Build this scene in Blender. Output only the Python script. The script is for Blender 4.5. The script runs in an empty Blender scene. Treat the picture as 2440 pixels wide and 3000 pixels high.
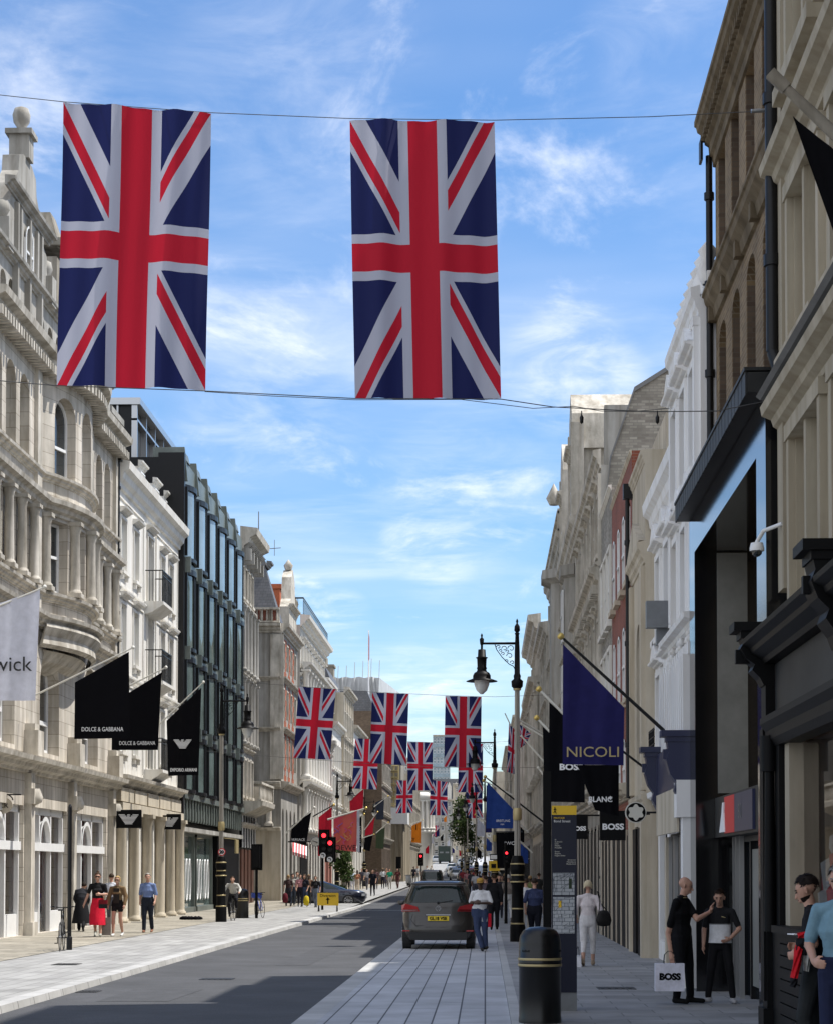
import bpy, bmesh, math, random
from mathutils import Vector, Matrix, noise
R = random.Random(7)
PI = math.pi
sc = bpy.context.scene
col = bpy.data.collections.new("street"); sc.collection.children.link(col)
# ---------------------------------------------------------------- camera (photo pixels 2440x3000)
FPX = 6000.0; VPX, VPY = 1420.0, 2555.0; H = 1.97
TH = math.radians(2.0)
PS = math.atan((VPX-1220)/FPX*math.cos(TH))
CF = Vector((-math.sin(PS)*math.cos(TH), math.cos(PS)*math.cos(TH), math.sin(TH)))
CR = Vector((math.cos(PS), math.sin(PS), 0)); CU = CR.cross(CF)
CC = Vector((0, 0, H))
PPY = VPY - FPX*math.tan(TH)
def ray(px, py): return CF*FPX + CR*(px-1220) + CU*(PPY-py)
def PY(px, py, y): r = ray(px, py); return CC + r*(y/r.y)
def PX(px, py, x): r = ray(px, py); return CC + r*(x/r.x)
def PZ(px, py, z=0.0): r = ray(px, py); return CC + r*((z-H)/r.z)
cam_d = bpy.data.cameras.new("camera"); cam = bpy.data.objects.new("camera", cam_d); sc.collection.objects.link(cam)
cam.matrix_world = Matrix.Translation(CC) @ Matrix((CR, CU, -CF)).transposed().to_4x4()
cam_d.sensor_fit = 'HORIZONTAL'; cam_d.sensor_width = 36; cam_d.lens = 36*FPX/2440
cam_d.shift_y = (PPY-1500)/2440; cam_d.clip_end = 6000; cam_d.clip_start = .5
sc.camera = cam
def yl(px, L=13.4): return FPX*L/(VPX-px)
def yr(px, L=3.5): return FPX*L/(px-VPX)
def zg(y):
    t = [(0,0),(105,0),(125,.15),(330,1.4),(400,3.4),(520,6),(900,10),(6000,10)]
    for (a,b),(c,d) in zip(t, t[1:]):
        if y <= c: return b+(d-b)*(y-a)/(c-a)
    return 10
# ---------------------------------------------------------------- materials
M = {}
def mat(name, c, rough=.7, metal=0, var=0, scale=3, bump=0, c2=None, spec=.5, brick=None, coat=0, streak=0):
    m = bpy.data.materials.new(name); m.use_nodes = True; nt = m.node_tree; n = nt.nodes; l = nt.links
    b = n["Principled BSDF"]; b.inputs["Roughness"].default_value = rough; b.inputs["Metallic"].default_value = metal
    b.inputs["Specular IOR Level"].default_value = spec; b.inputs["Coat Weight"].default_value = coat
    b.inputs["Base Color"].default_value = (*c, 1)
    M[name] = m
    if not (var or brick or bump): return m
    tc = n.new("ShaderNodeTexCoord"); src = None
    if brick:
        sx = n.new("ShaderNodeSeparateXYZ"); l.new(tc.outputs["Object"], sx.inputs[0])
        ad = n.new("ShaderNodeMath"); l.new(sx.outputs[0], ad.inputs[0]); l.new(sx.outputs[1], ad.inputs[1])
        cb = n.new("ShaderNodeCombineXYZ"); l.new(ad.outputs[0], cb.inputs[0]); l.new(sx.outputs[2], cb.inputs[1])
        bt = n.new("ShaderNodeTexBrick"); l.new(cb.outputs[0], bt.inputs["Vector"])
        w, h, mo, mc, cc2 = brick
        bt.inputs["Scale"].default_value = 1; bt.inputs["Brick Width"].default_value = w; bt.inputs["Row Height"].default_value = h
        bt.inputs["Mortar Size"].default_value = mo; bt.inputs["Color1"].default_value = (*c, 1)
        bt.inputs["Color2"].default_value = (*cc2, 1); bt.inputs["Mortar"].default_value = (*mc, 1); bt.inputs["Mortar Smooth"].default_value = .3
        src = bt.outputs[0]
    if var:
        no = n.new("ShaderNodeTexNoise"); no.inputs["Scale"].default_value = scale; no.inputs["Detail"].default_value = 8; no.inputs["Roughness"].default_value = .65
        if streak:
            mp = n.new("ShaderNodeMapping"); mp.inputs["Scale"].default_value = (1, 1, streak); l.new(tc.outputs["Object"], mp.inputs[0]); l.new(mp.outputs[0], no.inputs[0])
        else: l.new(tc.outputs["Object"], no.inputs[0])
        rp = n.new("ShaderNodeValToRGB"); e = rp.color_ramp.elements
        e[0].position = .32; e[1].position = .7
        e[0].color = (1-var, 1-var, 1-var*1.05, 1); e[1].color = (1+var*.3,)*3+(1,)
        if c2: e[0].color = (*[c2[i]/max(c[i],1e-4) for i in range(3)], 1)
        l.new(no.outputs["Fac"], rp.inputs[0])
        mx = n.new("ShaderNodeMix"); mx.data_type = 'RGBA'; mx.blend_type = 'MULTIPLY'; mx.inputs[0].default_value = 1
        if src: l.new(src, mx.inputs[6])
        else: mx.inputs[6].default_value = (*c, 1)
        l.new(rp.outputs[0], mx.inputs[7]); src = mx.outputs[2]
    if streak:     # rain streaks and soot stains running down the wall
        mp2 = n.new("ShaderNodeMapping"); mp2.inputs["Scale"].default_value = (2.2, 2.2, .13); l.new(tc.outputs["Object"], mp2.inputs[0])
        n2 = n.new("ShaderNodeTexNoise"); n2.inputs["Scale"].default_value = 1.6; n2.inputs["Detail"].default_value = 6; l.new(mp2.outputs[0], n2.inputs[0])
        r2 = n.new("ShaderNodeValToRGB"); q = r2.color_ramp.elements; q[0].position = .36; q[1].position = .56; v = 1-var*.62; q[0].color = (v, v*.97, v*.93, 1); q[1].color = (1, 1, 1, 1); l.new(n2.outputs["Fac"], r2.inputs[0])
        x2 = n.new("ShaderNodeMix"); x2.data_type = 'RGBA'; x2.blend_type = 'MULTIPLY'; x2.inputs[0].default_value = 1; l.new(src, x2.inputs[6]); l.new(r2.outputs[0], x2.inputs[7]); src = x2.outputs[2]
        b.inputs["Specular IOR Level"].default_value = .2
    if src: l.new(src, b.inputs["Base Color"])
    if bump:
        nb = n.new("ShaderNodeTexNoise"); nb.inputs["Scale"].default_value = scale*6; nb.inputs["Detail"].default_value = 5
        l.new(tc.outputs["Object"], nb.inputs[0])
        bp = n.new("ShaderNodeBump"); bp.inputs["Strength"].default_value = bump; bp.inputs["Distance"].default_value = .02
        l.new(nb.outputs["Fac"], bp.inputs["Height"]); l.new(bp.outputs[0], b.inputs["Normal"])
    return m
mat('stone', (.66,.61,.53), .85, var=.42, scale=.9, bump=.3, brick=(1.0,.42,.011,(.36,.32,.265),(.56,.51,.44)), streak=.35)
mat('stone_trim', (.60,.56,.49), .85, var=.45, scale=1.6, bump=.3, streak=.5)
mat('stone_dark', (.36,.33,.28), .85, var=.5, scale=1.5, bump=.3, streak=.4)
mat('stone_pale', (.56,.54,.50), .8, var=.35, scale=1.1, bump=.25, streak=.4)
mat('stone_grey', (.41,.395,.365), .85, var=.45, scale=.8, bump=.3, streak=.35)
mat('stone_cream', (.56,.50,.40), .85, var=.3, scale=.9, bump=.2, streak=.35)
mat('stone_brown', (.21,.165,.11), .9, var=.45, scale=1.4, bump=.3, streak=.5)
mat('stone_shop', (.46,.41,.32), .85, var=.3, scale=.9, bump=.2, streak=.35)
mat('stucco', (.72,.70,.65), .75, var=.16, scale=.7, bump=.1, streak=.3)
mat('stucco_white', (.83,.83,.83), .7, var=.14, scale=.9, bump=.1, streak=.3)
mat('white_paint', (.74,.74,.73), .45, var=.08, scale=3)
mat('brick_yellow', (.26,.18,.095), .9, var=.4, scale=.7, bump=.3, brick=(.22,.075,.010,(.27,.215,.145),(.16,.105,.055)))
mat('brick_brown', (.15,.105,.07), .9, var=.3, scale=.7, bump=.3, brick=(.22,.075,.009,(.12,.095,.07),(.09,.06,.042)))
mat('brick_red', (.27,.075,.042), .9, var=.3, scale=.8, bump=.3, brick=(.22,.075,.008,(.26,.15,.12),(.21,.06,.038)))
mat('brick_grey', (.40,.38,.33), .9, var=.45, scale=.5, bump=.3, brick=(.24,.085,.012,(.25,.235,.21),(.22,.20,.175)))
mat('brick_orange', (.45,.12,.05), .85, var=.25, scale=2)
mat('glass', (.015,.02,.024), .04, spec=.9)
mat('glass_blind', (.30,.29,.26), .15, spec=.7, var=.25, scale=.8)
mat('glass_pale', (.16,.18,.17), .12, spec=.7, var=.4, scale=.8)
mat('glass_board', (.33,.32,.275), .5, spec=.4, var=.15, scale=.8)
mat('glass_blue', (.22,.30,.36), .03, spec=1.0, var=.45, scale=.4)  # base colour raised to imitate bright blue reflections in the top-row glass
mat('glass_teal', (.115,.155,.15), .04, spec=1, var=.55, scale=.5)
mat('glass_red', (.17,.022,.028), .06, spec=.7, var=.9, scale=1.3, c2=(.01,.01,.012))
mat('glass_shop', (.035,.045,.04), .06, spec=.8, var=.7, scale=1.4)
mat('display_pink', (.42,.27,.28), .05, spec=.7, var=.9, scale=1.9, c2=(.05,.045,.05))
mat('bronze_green', (.17,.195,.178), .45, metal=.3, var=.4, scale=.8)
mat('black_metal', (.007,.007,.008), .4, var=.2, scale=4, spec=.3)
mat('black_paint', (.005,.005,.0055), .5, var=.3, scale=2, spec=.12)
mat('black_stone', (.008,.008,.009), .09, spec=.9, var=.3, scale=2)
mat('dark_stone', (.028,.028,.028), .5, var=.5, scale=1.2, spec=.25)
mat('grey_panel', (.22,.22,.20), .5, var=.2)
mat('slate', (.10,.105,.115), .6, var=.3, scale=2, brick=(.3,.18,.01,(.05,.05,.06),(.13,.13,.14)))
mat('lead', (.16,.165,.17), .6, var=.3, scale=2)
mat('grey_metal', (.20,.21,.22), .4, metal=.4, var=.2)
mat('steel', (.5,.5,.5), .3, metal=.9)
mat('gold', (.58,.42,.13), .35, metal=.8)
mat('gold_paint', (.42,.34,.17), .4, metal=.3)
mat('navy', (.018,.022,.075), .8, var=.12, scale=6)
mat('navy_paint', (.02,.025,.07), .35)
mat('white', (.8,.8,.8), .6)
mat('pole_white', (.62,.6,.53), .4)
mat('yellow', (.75,.48,.02), .5)
mat('red', (.6,.02,.02), .5)
mat('terracotta', (.4,.16,.09), .8, var=.3)
mat('wrap', (.55,.56,.57), .6, var=.35, scale=.15)
mat('wrap_tan', (.30,.26,.195), .8, var=.5, scale=.25, streak=.25)
mat('tyre', (.02,.02,.02), .8)
mat('rubber', (.02,.02,.02), .6)
mat('lead_glass', (.6,.62,.62), .15, spec=.8)
mat('display_red', (.55,.05,.06), .6, var=.3); mat('display_dark', (.03,.025,.03), .6, var=.3); mat('display_white', (.55,.52,.5), .6, var=.2); mat('display_blush', (.50,.28,.28), .6, var=.4, scale=2)
mat('blue_sign', (.03,.06,.3), .5)
def emi(name, c, s):
    m = bpy.data.materials.new(name); m.use_nodes = True; b = m.node_tree.nodes["Principled BSDF"]
    b.inputs["Base Color"].default_value = (*c, 1); b.inputs["Emission Color"].default_value = (*c, 1); b.inputs["Emission Strength"].default_value = s; M[name] = m
emi('lamp_red', (1,.02,.03), 3); emi('lamp_orange', (1,.5,.1), 3)
def clear_glass():
    m = bpy.data.materials.new('clear_glass'); m.use_nodes = True; nt = m.node_tree; n = nt.nodes; n.remove(n["Principled BSDF"])
    t = n.new("ShaderNodeBsdfTransparent"); t.inputs[0].default_value = (.86,.88,.87,1); g = n.new("ShaderNodeBsdfGlossy"); g.inputs["Roughness"].default_value = .02
    f = n.new("ShaderNodeFresnel"); f.inputs[0].default_value = 1.5; mx = n.new("ShaderNodeMixShader"); nt.links.new(f.outputs[0], mx.inputs[0]); nt.links.new(t.outputs[0], mx.inputs[1]); nt.links.new(g.outputs[0], mx.inputs[2]); nt.links.new(mx.outputs[0], n["Material Output"].inputs[0]); M['clear_glass'] = m
clear_glass()
def display(parent, x0, x1, y, z0, z1, seed, cols=('display_red', 'display_dark', 'display_white'), n=6):
    rr = random.Random(seed)
    for i in range(n):
        x = x0+(i+.5+rr.uniform(-.25,.25))*(x1-x0)/n; k = rr.choice(cols); m = MB(); h = (z1-z0)*rr.uniform(.35,.75)
        if rr.random() < .55: m.lathe([(0,h),(.07,h-.04),(.08,h-.16),(.04,h-.24),(.17,h-.32),(.14,h-.6),(.2,h*.4),(.16,.05),(.16,0)], (x,y,z0), 10)
        else: m.box(x-.16, x+.16, y-.05, y+.05, z0+h*.3, z0+h*.3+rr.uniform(.4,.8)); m.box(x-.22, x+.22, y-.12, y+.12, z0, z0+h*.3-.003)
        m.build('display_item', k, parent)
def cloth_mat(name, c, c2=None, tr=.25, scale=5):
    m = mat(name, c, .85, var=.15 if not c2 else .3, scale=scale, c2=c2); nt = m.node_tree; n = nt.nodes
    b = n["Principled BSDF"]; b.inputs['Specular IOR Level'].default_value = .12; t = n.new("ShaderNodeBsdfTranslucent"); mx = n.new("ShaderNodeMixShader"); mx.inputs[0].default_value = tr
    o = n["Material Output"]; src = b.inputs["Base Color"].links[0].from_socket
    nt.links.new(src, t.inputs[0]); nt.links.new(b.outputs[0], mx.inputs[1]); nt.links.new(t.outputs[0], mx.inputs[2]); nt.links.new(mx.outputs[0], o.inputs[0]); return m
cloth_mat('cloth_black', (.0025,.0025,.004), tr=.02); cloth_mat('cloth_navy', (.022,.021,.10), tr=.12)
cloth_mat('cloth_white', (.60,.60,.66)); cloth_mat('cloth_red', (.5,.02,.04)); cloth_mat('cloth_orange', (.75,.22,.02))
cloth_mat('cloth_blue', (.03,.07,.28)); cloth_mat('cloth_art', (.68,.07,.12), (.62,.16,.10), .2, 1.2); cloth_mat('cloth_green', (.05,.07,.04)); cloth_mat('cloth_grey', (.03,.035,.05))
# ---------------------------------------------------------------- union flag cloth (pattern woven in UV space)
def flag_material():
    m = bpy.data.materials.new('union_flag_cloth'); m.use_nodes = True; nt = m.node_tree; n = nt.nodes; l = nt.links
    uv = n.new("ShaderNodeUVMap"); sp = n.new("ShaderNodeSeparateXYZ"); l.new(uv.outputs[0], sp.inputs[0])
    def mth(op, a, b=None):
        x = n.new("ShaderNodeMath"); x.operation = op
        for i, v in enumerate((a, b)):
            if v is None: continue
            if isinstance(v, (int, float)): x.inputs[i].default_value = v
            else: l.new(v, x.inputs[i])
        return x.outputs[0]
    X = mth('MULTIPLY', mth('SUBTRACT', sp.outputs[0], .5), 30.0); Y = mth('MULTIPLY', mth('SUBTRACT', sp.outputs[1], .5), 60.0)
    aX, aY = mth('ABSOLUTE', X), mth('ABSOLUTE', Y); s5 = 1/math.sqrt(5); X2 = mth('MULTIPLY', X, 2); sg = mth('SIGN', X)
    d = mth('MULTIPLY', mth('ADD', Y, X2), s5); e = mth('MULTIPLY', mth('SUBTRACT', Y, X2), s5)
    same = mth('GREATER_THAN', mth('MULTIPLY', X, Y), 0)         # 1 in TR/BL
    dd = n.new("ShaderNodeMix"); dd.data_type = 'FLOAT'; l.new(same, dd.inputs[0]); l.new(d, dd.inputs[2]); l.new(e, dd.inputs[3])
    dv = dd.outputs[0]; ds = mth('MULTIPLY', dv, sg)
    white = mth('LESS_THAN', mth('ABSOLUTE', dv), 3)
    redd = mth('MULTIPLY', mth('GREATER_THAN', ds, 0), mth('LESS_THAN', ds, 2))
    wc = mth('MAXIMUM', mth('LESS_THAN', aX, 5), mth('LESS_THAN', aY, 5)); rc = mth('MAXIMUM', mth('LESS_THAN', aX, 3), mth('LESS_THAN', aY, 3))
    W = mth('MAXIMUM', white, wc); Rr = mth('MAXIMUM', rc, mth('MULTIPLY', redd, mth('SUBTRACT', 1, wc)))
    def mixc(f, a, b):
        x = n.new("ShaderNodeMix"); x.data_type = 'RGBA'; l.new(f, x.inputs[0])
        for i, v in ((6, a), (7, b)):
            if isinstance(v, tuple): x.inputs[i].default_value = v
            else: l.new(v, x.inputs[i])
        return x.outputs[2]
    c = mixc(Rr, mixc(W, (.008,.014,.095,1), (.50,.51,.60,1)), (.56,.008,.030,1))
    no = n.new("ShaderNodeTexNoise"); no.inputs["Scale"].default_value = 3; tc = n.new("ShaderNodeTexCoord"); l.new(tc.outputs["Object"], no.inputs[0])
    b = n["Principled BSDF"]; b.inputs["Roughness"].default_value = .85; l.new(c, b.inputs["Base Color"])
    t = n.new("ShaderNodeBsdfTranslucent"); l.new(c, t.inputs[0]); mx = n.new("ShaderNodeMixShader"); mx.inputs[0].default_value = .32
    l.new(b.outputs[0], mx.inputs[1]); l.new(t.outputs[0], mx.inputs[2]); l.new(mx.outputs[0], n["Material Output"].inputs[0]); M['flag'] = m
flag_material()
# ---------------------------------------------------------------- mesh builder
class MB:
    def __init__(s): s.v = []; s.f = []; s.sm = []; s.mi = []; s.cur = 0; s.mk = []
    def mark(s): s.mk.append((len(s.v), len(s.f)))
    def face(s, pts, smooth=False):
        b = len(s.v); s.v += [tuple(p) for p in pts]; s.f.append(tuple(range(b, b+len(pts)))); s.sm.append(smooth); s.mi.append(s.cur)
    def grid(s, rows, closed=False, smooth=True):
        b = len(s.v); n = len(rows[0])
        for r in rows: s.v += [tuple(p) for p in r]
        for i in range(len(rows)-1):
            for j in range(n if closed else n-1):
                k = (j+1) % n; s.f.append((b+i*n+j, b+i*n+k, b+(i+1)*n+k, b+(i+1)*n+j)); s.sm.append(smooth); s.mi.append(s.cur)
    def box(s, x0, x1, y0, y1, z0, z1):
        p = [(x0,y0,z0),(x1,y0,z0),(x1,y1,z0),(x0,y1,z0),(x0,y0,z1),(x1,y0,z1),(x1,y1,z1),(x0,y1,z1)]
        b = len(s.v); s.v += p
        for f in ((0,3,2,1),(4,5,6,7),(0,1,5,4),(1,2,6,5),(2,3,7,6),(3,0,4,7)): s.f.append(tuple(b+i for i in f)); s.sm.append(False); s.mi.append(s.cur)
    def hexa(s, p):
        b = len(s.v); s.v += [tuple(q) for q in p]
        for f in ((0,3,2,1),(4,5,6,7),(0,1,5,4),(1,2,6,5),(2,3,7,6),(3,0,4,7)): s.f.append(tuple(b+i for i in f)); s.sm.append(False); s.mi.append(s.cur)
    def prism(s, poly, a, b, ax='y'):
        def q(p, t): return {'y': (p[0], t, p[1]), 'x': (t, p[0], p[1]), 'z': (p[0], p[1], t)}[ax]
        s.face([q(p, a) for p in poly]); s.face([q(p, b) for p in reversed(poly)])
        n = len(poly)
        for i in range(n): s.face([q(poly[(i+1) % n], a), q(poly[i], a), q(poly[i], b), q(poly[(i+1) % n], b)])
    def cyl(s, p0, p1, r0, r1=None, n=10, caps=True):
        r1 = r0 if r1 is None else r1; p0, p1 = Vector(p0), Vector(p1); d = (p1-p0).normalized()
        u = d.orthogonal().normalized(); w = d.cross(u)
        A = [p0+(u*math.cos(2*PI*i/n)+w*math.sin(2*PI*i/n))*r0 for i in range(n)]; B = [p1+(u*math.cos(2*PI*i/n)+w*math.sin(2*PI*i/n))*r1 for i in range(n)]
        s.grid([A, B], True)
        if caps: s.face(list(reversed(A))); s.face(B)
    def tube(s, pts, r, n=6):
        for a, b in zip(pts, pts[1:]): s.cyl(a, b, r, r, n)
    def lathe(s, prof, c=(0,0,0), n=14, smooth=True):
        s.grid([[(c[0]+r*math.cos(2*PI*i/n), c[1]+r*math.sin(2*PI*i/n), c[2]+z) for i in range(n)] for r, z in prof], True, smooth)
    def mould(s, path, prof, z=0, closed=False):
        """sweep profile [(outward, dz)] along plan path [(x,y)], outward = right-hand side towards -y for +x paths"""
        n = len(path); nr = []
        for i in range(n):
            a = path[max(i-1,0)]; b = path[min(i+1,n-1)]
            if 0 < i < n-1:
                d0 = (Vector(path[i])-Vector(a)).normalized(); d1 = (Vector(b)-Vector(path[i])).normalized()
                n0 = Vector((d0.y, -d0.x)); n1 = Vector((d1.y, -d1.x)); m = (n0+n1)
                m = m/max(m.length_squared/2, .5)
            else:
                d = (Vector(b)-Vector(a)).normalized(); m = Vector((d.y, -d.x))
            nr.append(m)
        rows = [[(path[i][0]+nr[i].x*o, path[i][1]+nr[i].y*o, z+h) for i in range(n)] for o, h in prof]
        for a, b in zip(rows, rows[1:]):
            for i in range(n-1): s.face([a[i], a[i+1], b[i+1], b[i]])
        s.face([r[0] for r in rows]); s.face([r[-1] for r in reversed(rows)])
    def build(s, name, mats, parent=None, loc=None):
        if s.mk:       # pieces started with mark() become objects of their own
            if s.mk[0][1] > 0: s.mk.insert(0, (0, 0))
            ks = s.mk+[(len(s.v), len(s.f))]; out = None
            for (v0, f0), (v1, f1) in zip(ks, ks[1:]):
                if f1 == f0: continue
                q = MB(); q.v = s.v[v0:v1]; q.f = [tuple(i-v0 for i in f) for f in s.f[f0:f1]]; q.sm = s.sm[f0:f1]; q.mi = s.mi[f0:f1]
                out = q.build(name, mats, parent, loc)
            return out
        me = bpy.data.meshes.new(name); me.from_pydata(s.v, [], s.f)
        for m in (mats if isinstance(mats, (list, tuple)) else [mats]): me.materials.append(M[m] if isinstance(m, str) else m)
        me.polygons.foreach_set('use_smooth', s.sm); me.polygons.foreach_set('material_index', s.mi); me.update()
        return obj(name, me, parent, loc)
def obj(name, me, parent=None, loc=None):
    o = bpy.data.objects.new(name, me); col.objects.link(o)
    if parent: o.parent = parent
    if loc is not None: o.location = loc
    return o
def tag(o, label=None, cat=None, group=None, kind=None):
    for k, v in (('label', label), ('category', cat), ('group', group), ('kind', kind)):
        if v: o[k] = v
    return o
def thing(name, loc, rz, label, cat, group=None):
    o = bpy.data.objects.new(name, None); col.objects.link(o); o.location = loc; o.rotation_euler = (0, 0, rz); o.empty_display_size = .2
    return tag(o, label, cat, group)
kids = {}
def copy_tree(o, parent=None):
    c = o.copy(); col.objects.link(c)
    if parent: c.parent = parent; c.matrix_parent_inverse = o.matrix_parent_inverse.copy()
    for ch in [x for x in col.objects if x.parent == o]: copy_tree(ch, c)
    return c
_fc = {}
def text(body, size, m, parent, mw, name='lettering', bold=.0, ext=.004, wide=1.0, align='CENTER'):
    cu = bpy.data.curves.new('t', 'FONT'); cu.body = body; cu.size = size; cu.align_x = align; cu.extrude = ext; cu.offset = bold; cu.resolution_u = 3
    to = bpy.data.objects.new('t', cu); sc.collection.objects.link(to)
    dg = bpy.context.evaluated_depsgraph_get(); me = bpy.data.meshes.new_from_object(to.evaluated_get(dg)); bpy.data.objects.remove(to)
    me.transform(Matrix.Diagonal((wide, 1, 1, 1))); me.materials.clear(); me.materials.append(M[m]); me.transform(mw)
    return obj(name, me, parent)
# ---------------------------------------------------------------- windows
_wc = {}
def arcpts(w, rise, n=10, inset=0):
    """points of an arch head, left to right, springing at z=0, half-width w/2"""
    hw = w/2-inset; ri = rise-inset
    return [(-hw*math.cos(PI*i/n), ri*math.sin(PI*i/n)) for i in range(n+1)]
def win_mesh(w, h, arch=0, fr='white_paint', gl='glass', style='sash', t=.06):
    k = (round(w,2), round(h,2), round(arch,2), fr, gl, style, t)
    if k in _wc: return _wc[k]
    a = MB(); d = .07; hs = h-arch
    a.box(-w/2, -w/2+t, -d, 0, 0, hs); a.box(w/2-t, w/2, -d, 0, 0, hs); a.box(-w/2+t, w/2-t, -d-.01, 0, 0, t*1.3)
    if arch:
        o = arcpts(w, arch); i_ = arcpts(w, arch, inset=t)
        for q in range(len(o)-1):
            a.face([(i_[q][0],-d,hs+i_[q][1]),(i_[q+1][0],-d,hs+i_[q+1][1]),(o[q+1][0],-d,hs+o[q+1][1]),(o[q][0],-d,hs+o[q][1])])
            a.face([(i_[q][0],0,hs+i_[q][1]),(i_[q+1][0],0,hs+i_[q+1][1]),(i_[q+1][0],-d,hs+i_[q+1][1]),(i_[q][0],-d,hs+i_[q][1])])
    else: a.box(-w/2+t, w/2-t, -d, 0, h-t, h)
    if style in ('sash', 'cross'): a.box(-w/2+t, w/2-t, -d-.015, 0, hs*.52-t/2, hs*.52+t/2)
    if style == 'top': a.box(-w/2+t, w/2-t, -d-.015, 0, hs*.72-t/2, hs*.72+t/2)
    if style in ('cross', 'top', 'mull'): a.box(-t*.45, t*.45, -d+.01, 0, t, hs+(arch-t if arch else -t))
    if style == 'grid':
        for q in (1, 2): a.box(-w/2+w*q/3-.015, -w/2+w*q/3+.015, -d+.02, 0, t, hs-t)
        for q in (1, 2, 3): a.box(-w/2+t, w/2-t, -d+.025, 0, hs*q/4-.015, hs*q/4+.015)
    g = MB(); P = [(-w/2+.01,-.02,.01),(w/2-.01,-.02,.01),(w/2-.01,-.02,hs)]
    if arch: P += [(x,-.02,hs+z) for x, z in reversed(arcpts(w, arch, inset=.01))][1:]
    else: P[2] = (w/2-.01,-.02,h-.01); P.append((-w/2+.01,-.02,h-.01))
    g.face(P)
    def mk(b, n, m):
        me = bpy.data.meshes.new(n); me.from_pydata(b.v, [], b.f); me.materials.append(M[m]); return me
    _wc[k] = (mk(a, 'window', fr), mk(g, 'pane', gl)); return _wc[k]
class Bld:
    """facade frame: x = along facade left->right as seen from the street, y = into the building, z up"""
    def __init__(s, name, side, L, y0, y1, label, depth=9, cat='building', ang=0):
        s.side = side; s.L = L; s.w = y1-y0; s.depth = depth
        s.y0, s.y1 = y0, y1
        if side == 'l': s.root = thing(name, (-L, y0, 0), PI/2+ang, label, cat)
        else: s.root = thing(name, (L, y1, 0), -PI/2+ang, label, cat)
        s.n = 0
    def s_of(s, px, L=None):
        L = L or s.L
        return (yl(px, L)-s.y0) if s.side == 'l' else (s.y1-yr(px, L))
    def z_of(s, px, py, L=None):
        L = L or s.L; p = PX(px, py, -L if s.side == 'l' else L); return p.z
    def wall(s, mb, x0, x1, z0, z1, ops=(), dep=.3, y=0.0):
        xs = sorted({x0, x1, *[v for o in ops for v in (o[0], o[1])]}); zs = sorted({z0, z1, *[v for o in ops for v in (o[2], o[3])]})
        xs = [v for v in xs if x0-1e-6 <= v <= x1+1e-6]; zs = [v for v in zs if z0-1e-6 <= v <= z1+1e-6]
        for a, b in zip(xs, xs[1:]):
            run = None
            for c, d in zip(zs, zs[1:]):
                mx, mz = (a+b)/2, (c+d)/2
                inside = any(o[0] < mx < o[1] and o[2] < mz < o[3] for o in ops)
                if inside:
                    if run: mb.face([(a,y,run[0]),(b,y,run[0]),(b,y,run[1]),(a,y,run[1])]); run = None
                else: run = (run[0], d) if run else (c, d)
            if run: mb.face([(a,y,run[0]),(b,y,run[0]),(b,y,run[1]),(a,y,run[1])])
        for o in ops:
            a, b, c, d = o[:4]; ar = o[4] if len(o) > 4 else 0; w = b-a; cx = (a+b)/2; hs = d-ar; Y = y+dep
            mb.face([(a,Y,c),(a,y,c),(a,y,hs),(a,Y,hs)]); mb.face([(b,y,c),(b,Y,c),(b,Y,hs),(b,y,hs)]); mb.face([(a,y,c),(a,Y,c),(b,Y,c),(b,y,c)])
            if ar:
                A = arcpts(w, ar, 12)
                for i in range(12):
                    p, q = A[i], A[i+1]; mb.face([(cx+p[0],y,hs+p[1]),(cx+q[0],y,hs+q[1]),(cx+q[0],Y,hs+q[1]),(cx+p[0],Y,hs+p[1])])
                for sgn in (-1, 1):
                    pts = [p for p in A if p[0]*sgn >= -1e-6]
                    if sgn < 0: mb.face([(a,y,d)]+[(cx+p[0],y,hs+p[1]) for p in pts][::1])
                    else: mb.face([(b,y,d)]+[(cx+p[0],y,hs+p[1]) for p in pts])
            else: mb.face([(a,Y,d),(b,Y,d),(b,y,d),(a,y,d)])
    def wins(s, ops, y=.27, fr='white_paint', gl='glass', style='sash', t=.06, name='window'):
        g0 = gl
        for o in ops:
            gl = R.choice(('glass', 'glass', 'glass_pale', 'glass_blind')) if g0 == 'glass' else g0
            w, h = o[1]-o[0], o[3]-o[2]; ar = o[4] if len(o) > 4 else 0
            a, g = win_mesh(w-.004, h-.004, ar, fr, gl, style, t)
            wo = obj(name, a, s.root, ((o[0]+o[1])/2, y, o[2]+.002)); obj('pane', g, wo)
    def shell(s, mb, x0, x1, z1, y=.5, z0=0): mb.box(x0+.01, x1-.01, y, s.depth, z0, z1-.01)
    def ends(s, mb, x0, x1, z1, y=.5, z0=0):
        mb.face([(x0,y,z0),(x0,0,z0),(x0,0,z1),(x0,y,z1)]); mb.face([(x1,0,z0),(x1,y,z0),(x1,y,z1),(x1,0,z1)]); mb.face([(x0,0,z1),(x1,0,z1),(x1,y,z1),(x0,y,z1)])
COR = [(0,0),(.08,.02),(.1,.12),(.22,.2),(.26,.34),(.42,.42),(.45,.6),(.0,.66)]   # classical cornice profile
def corn(h, o): return [(a/.45*o, b/.66*h) for a, b in COR]
def cornice(b, z, h=.6, o=.5, x0=0, x1=None, m='stone_trim', path=None, name='cornice', dent=0):
    mb = MB(); x1 = b.w if x1 is None else x1
    mb.mould(path or [(x0,0),(x1,0)], corn(h, o), z)
    if dent:
        n = int((x1-x0)/dent)
        for i in range(n): mb.box(x0+(i+.2)*dent, x0+(i+.7)*dent, -o*.72, 0, z-h*.28, z+.02*h)
    return mb.build(name, m, b.root)
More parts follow.
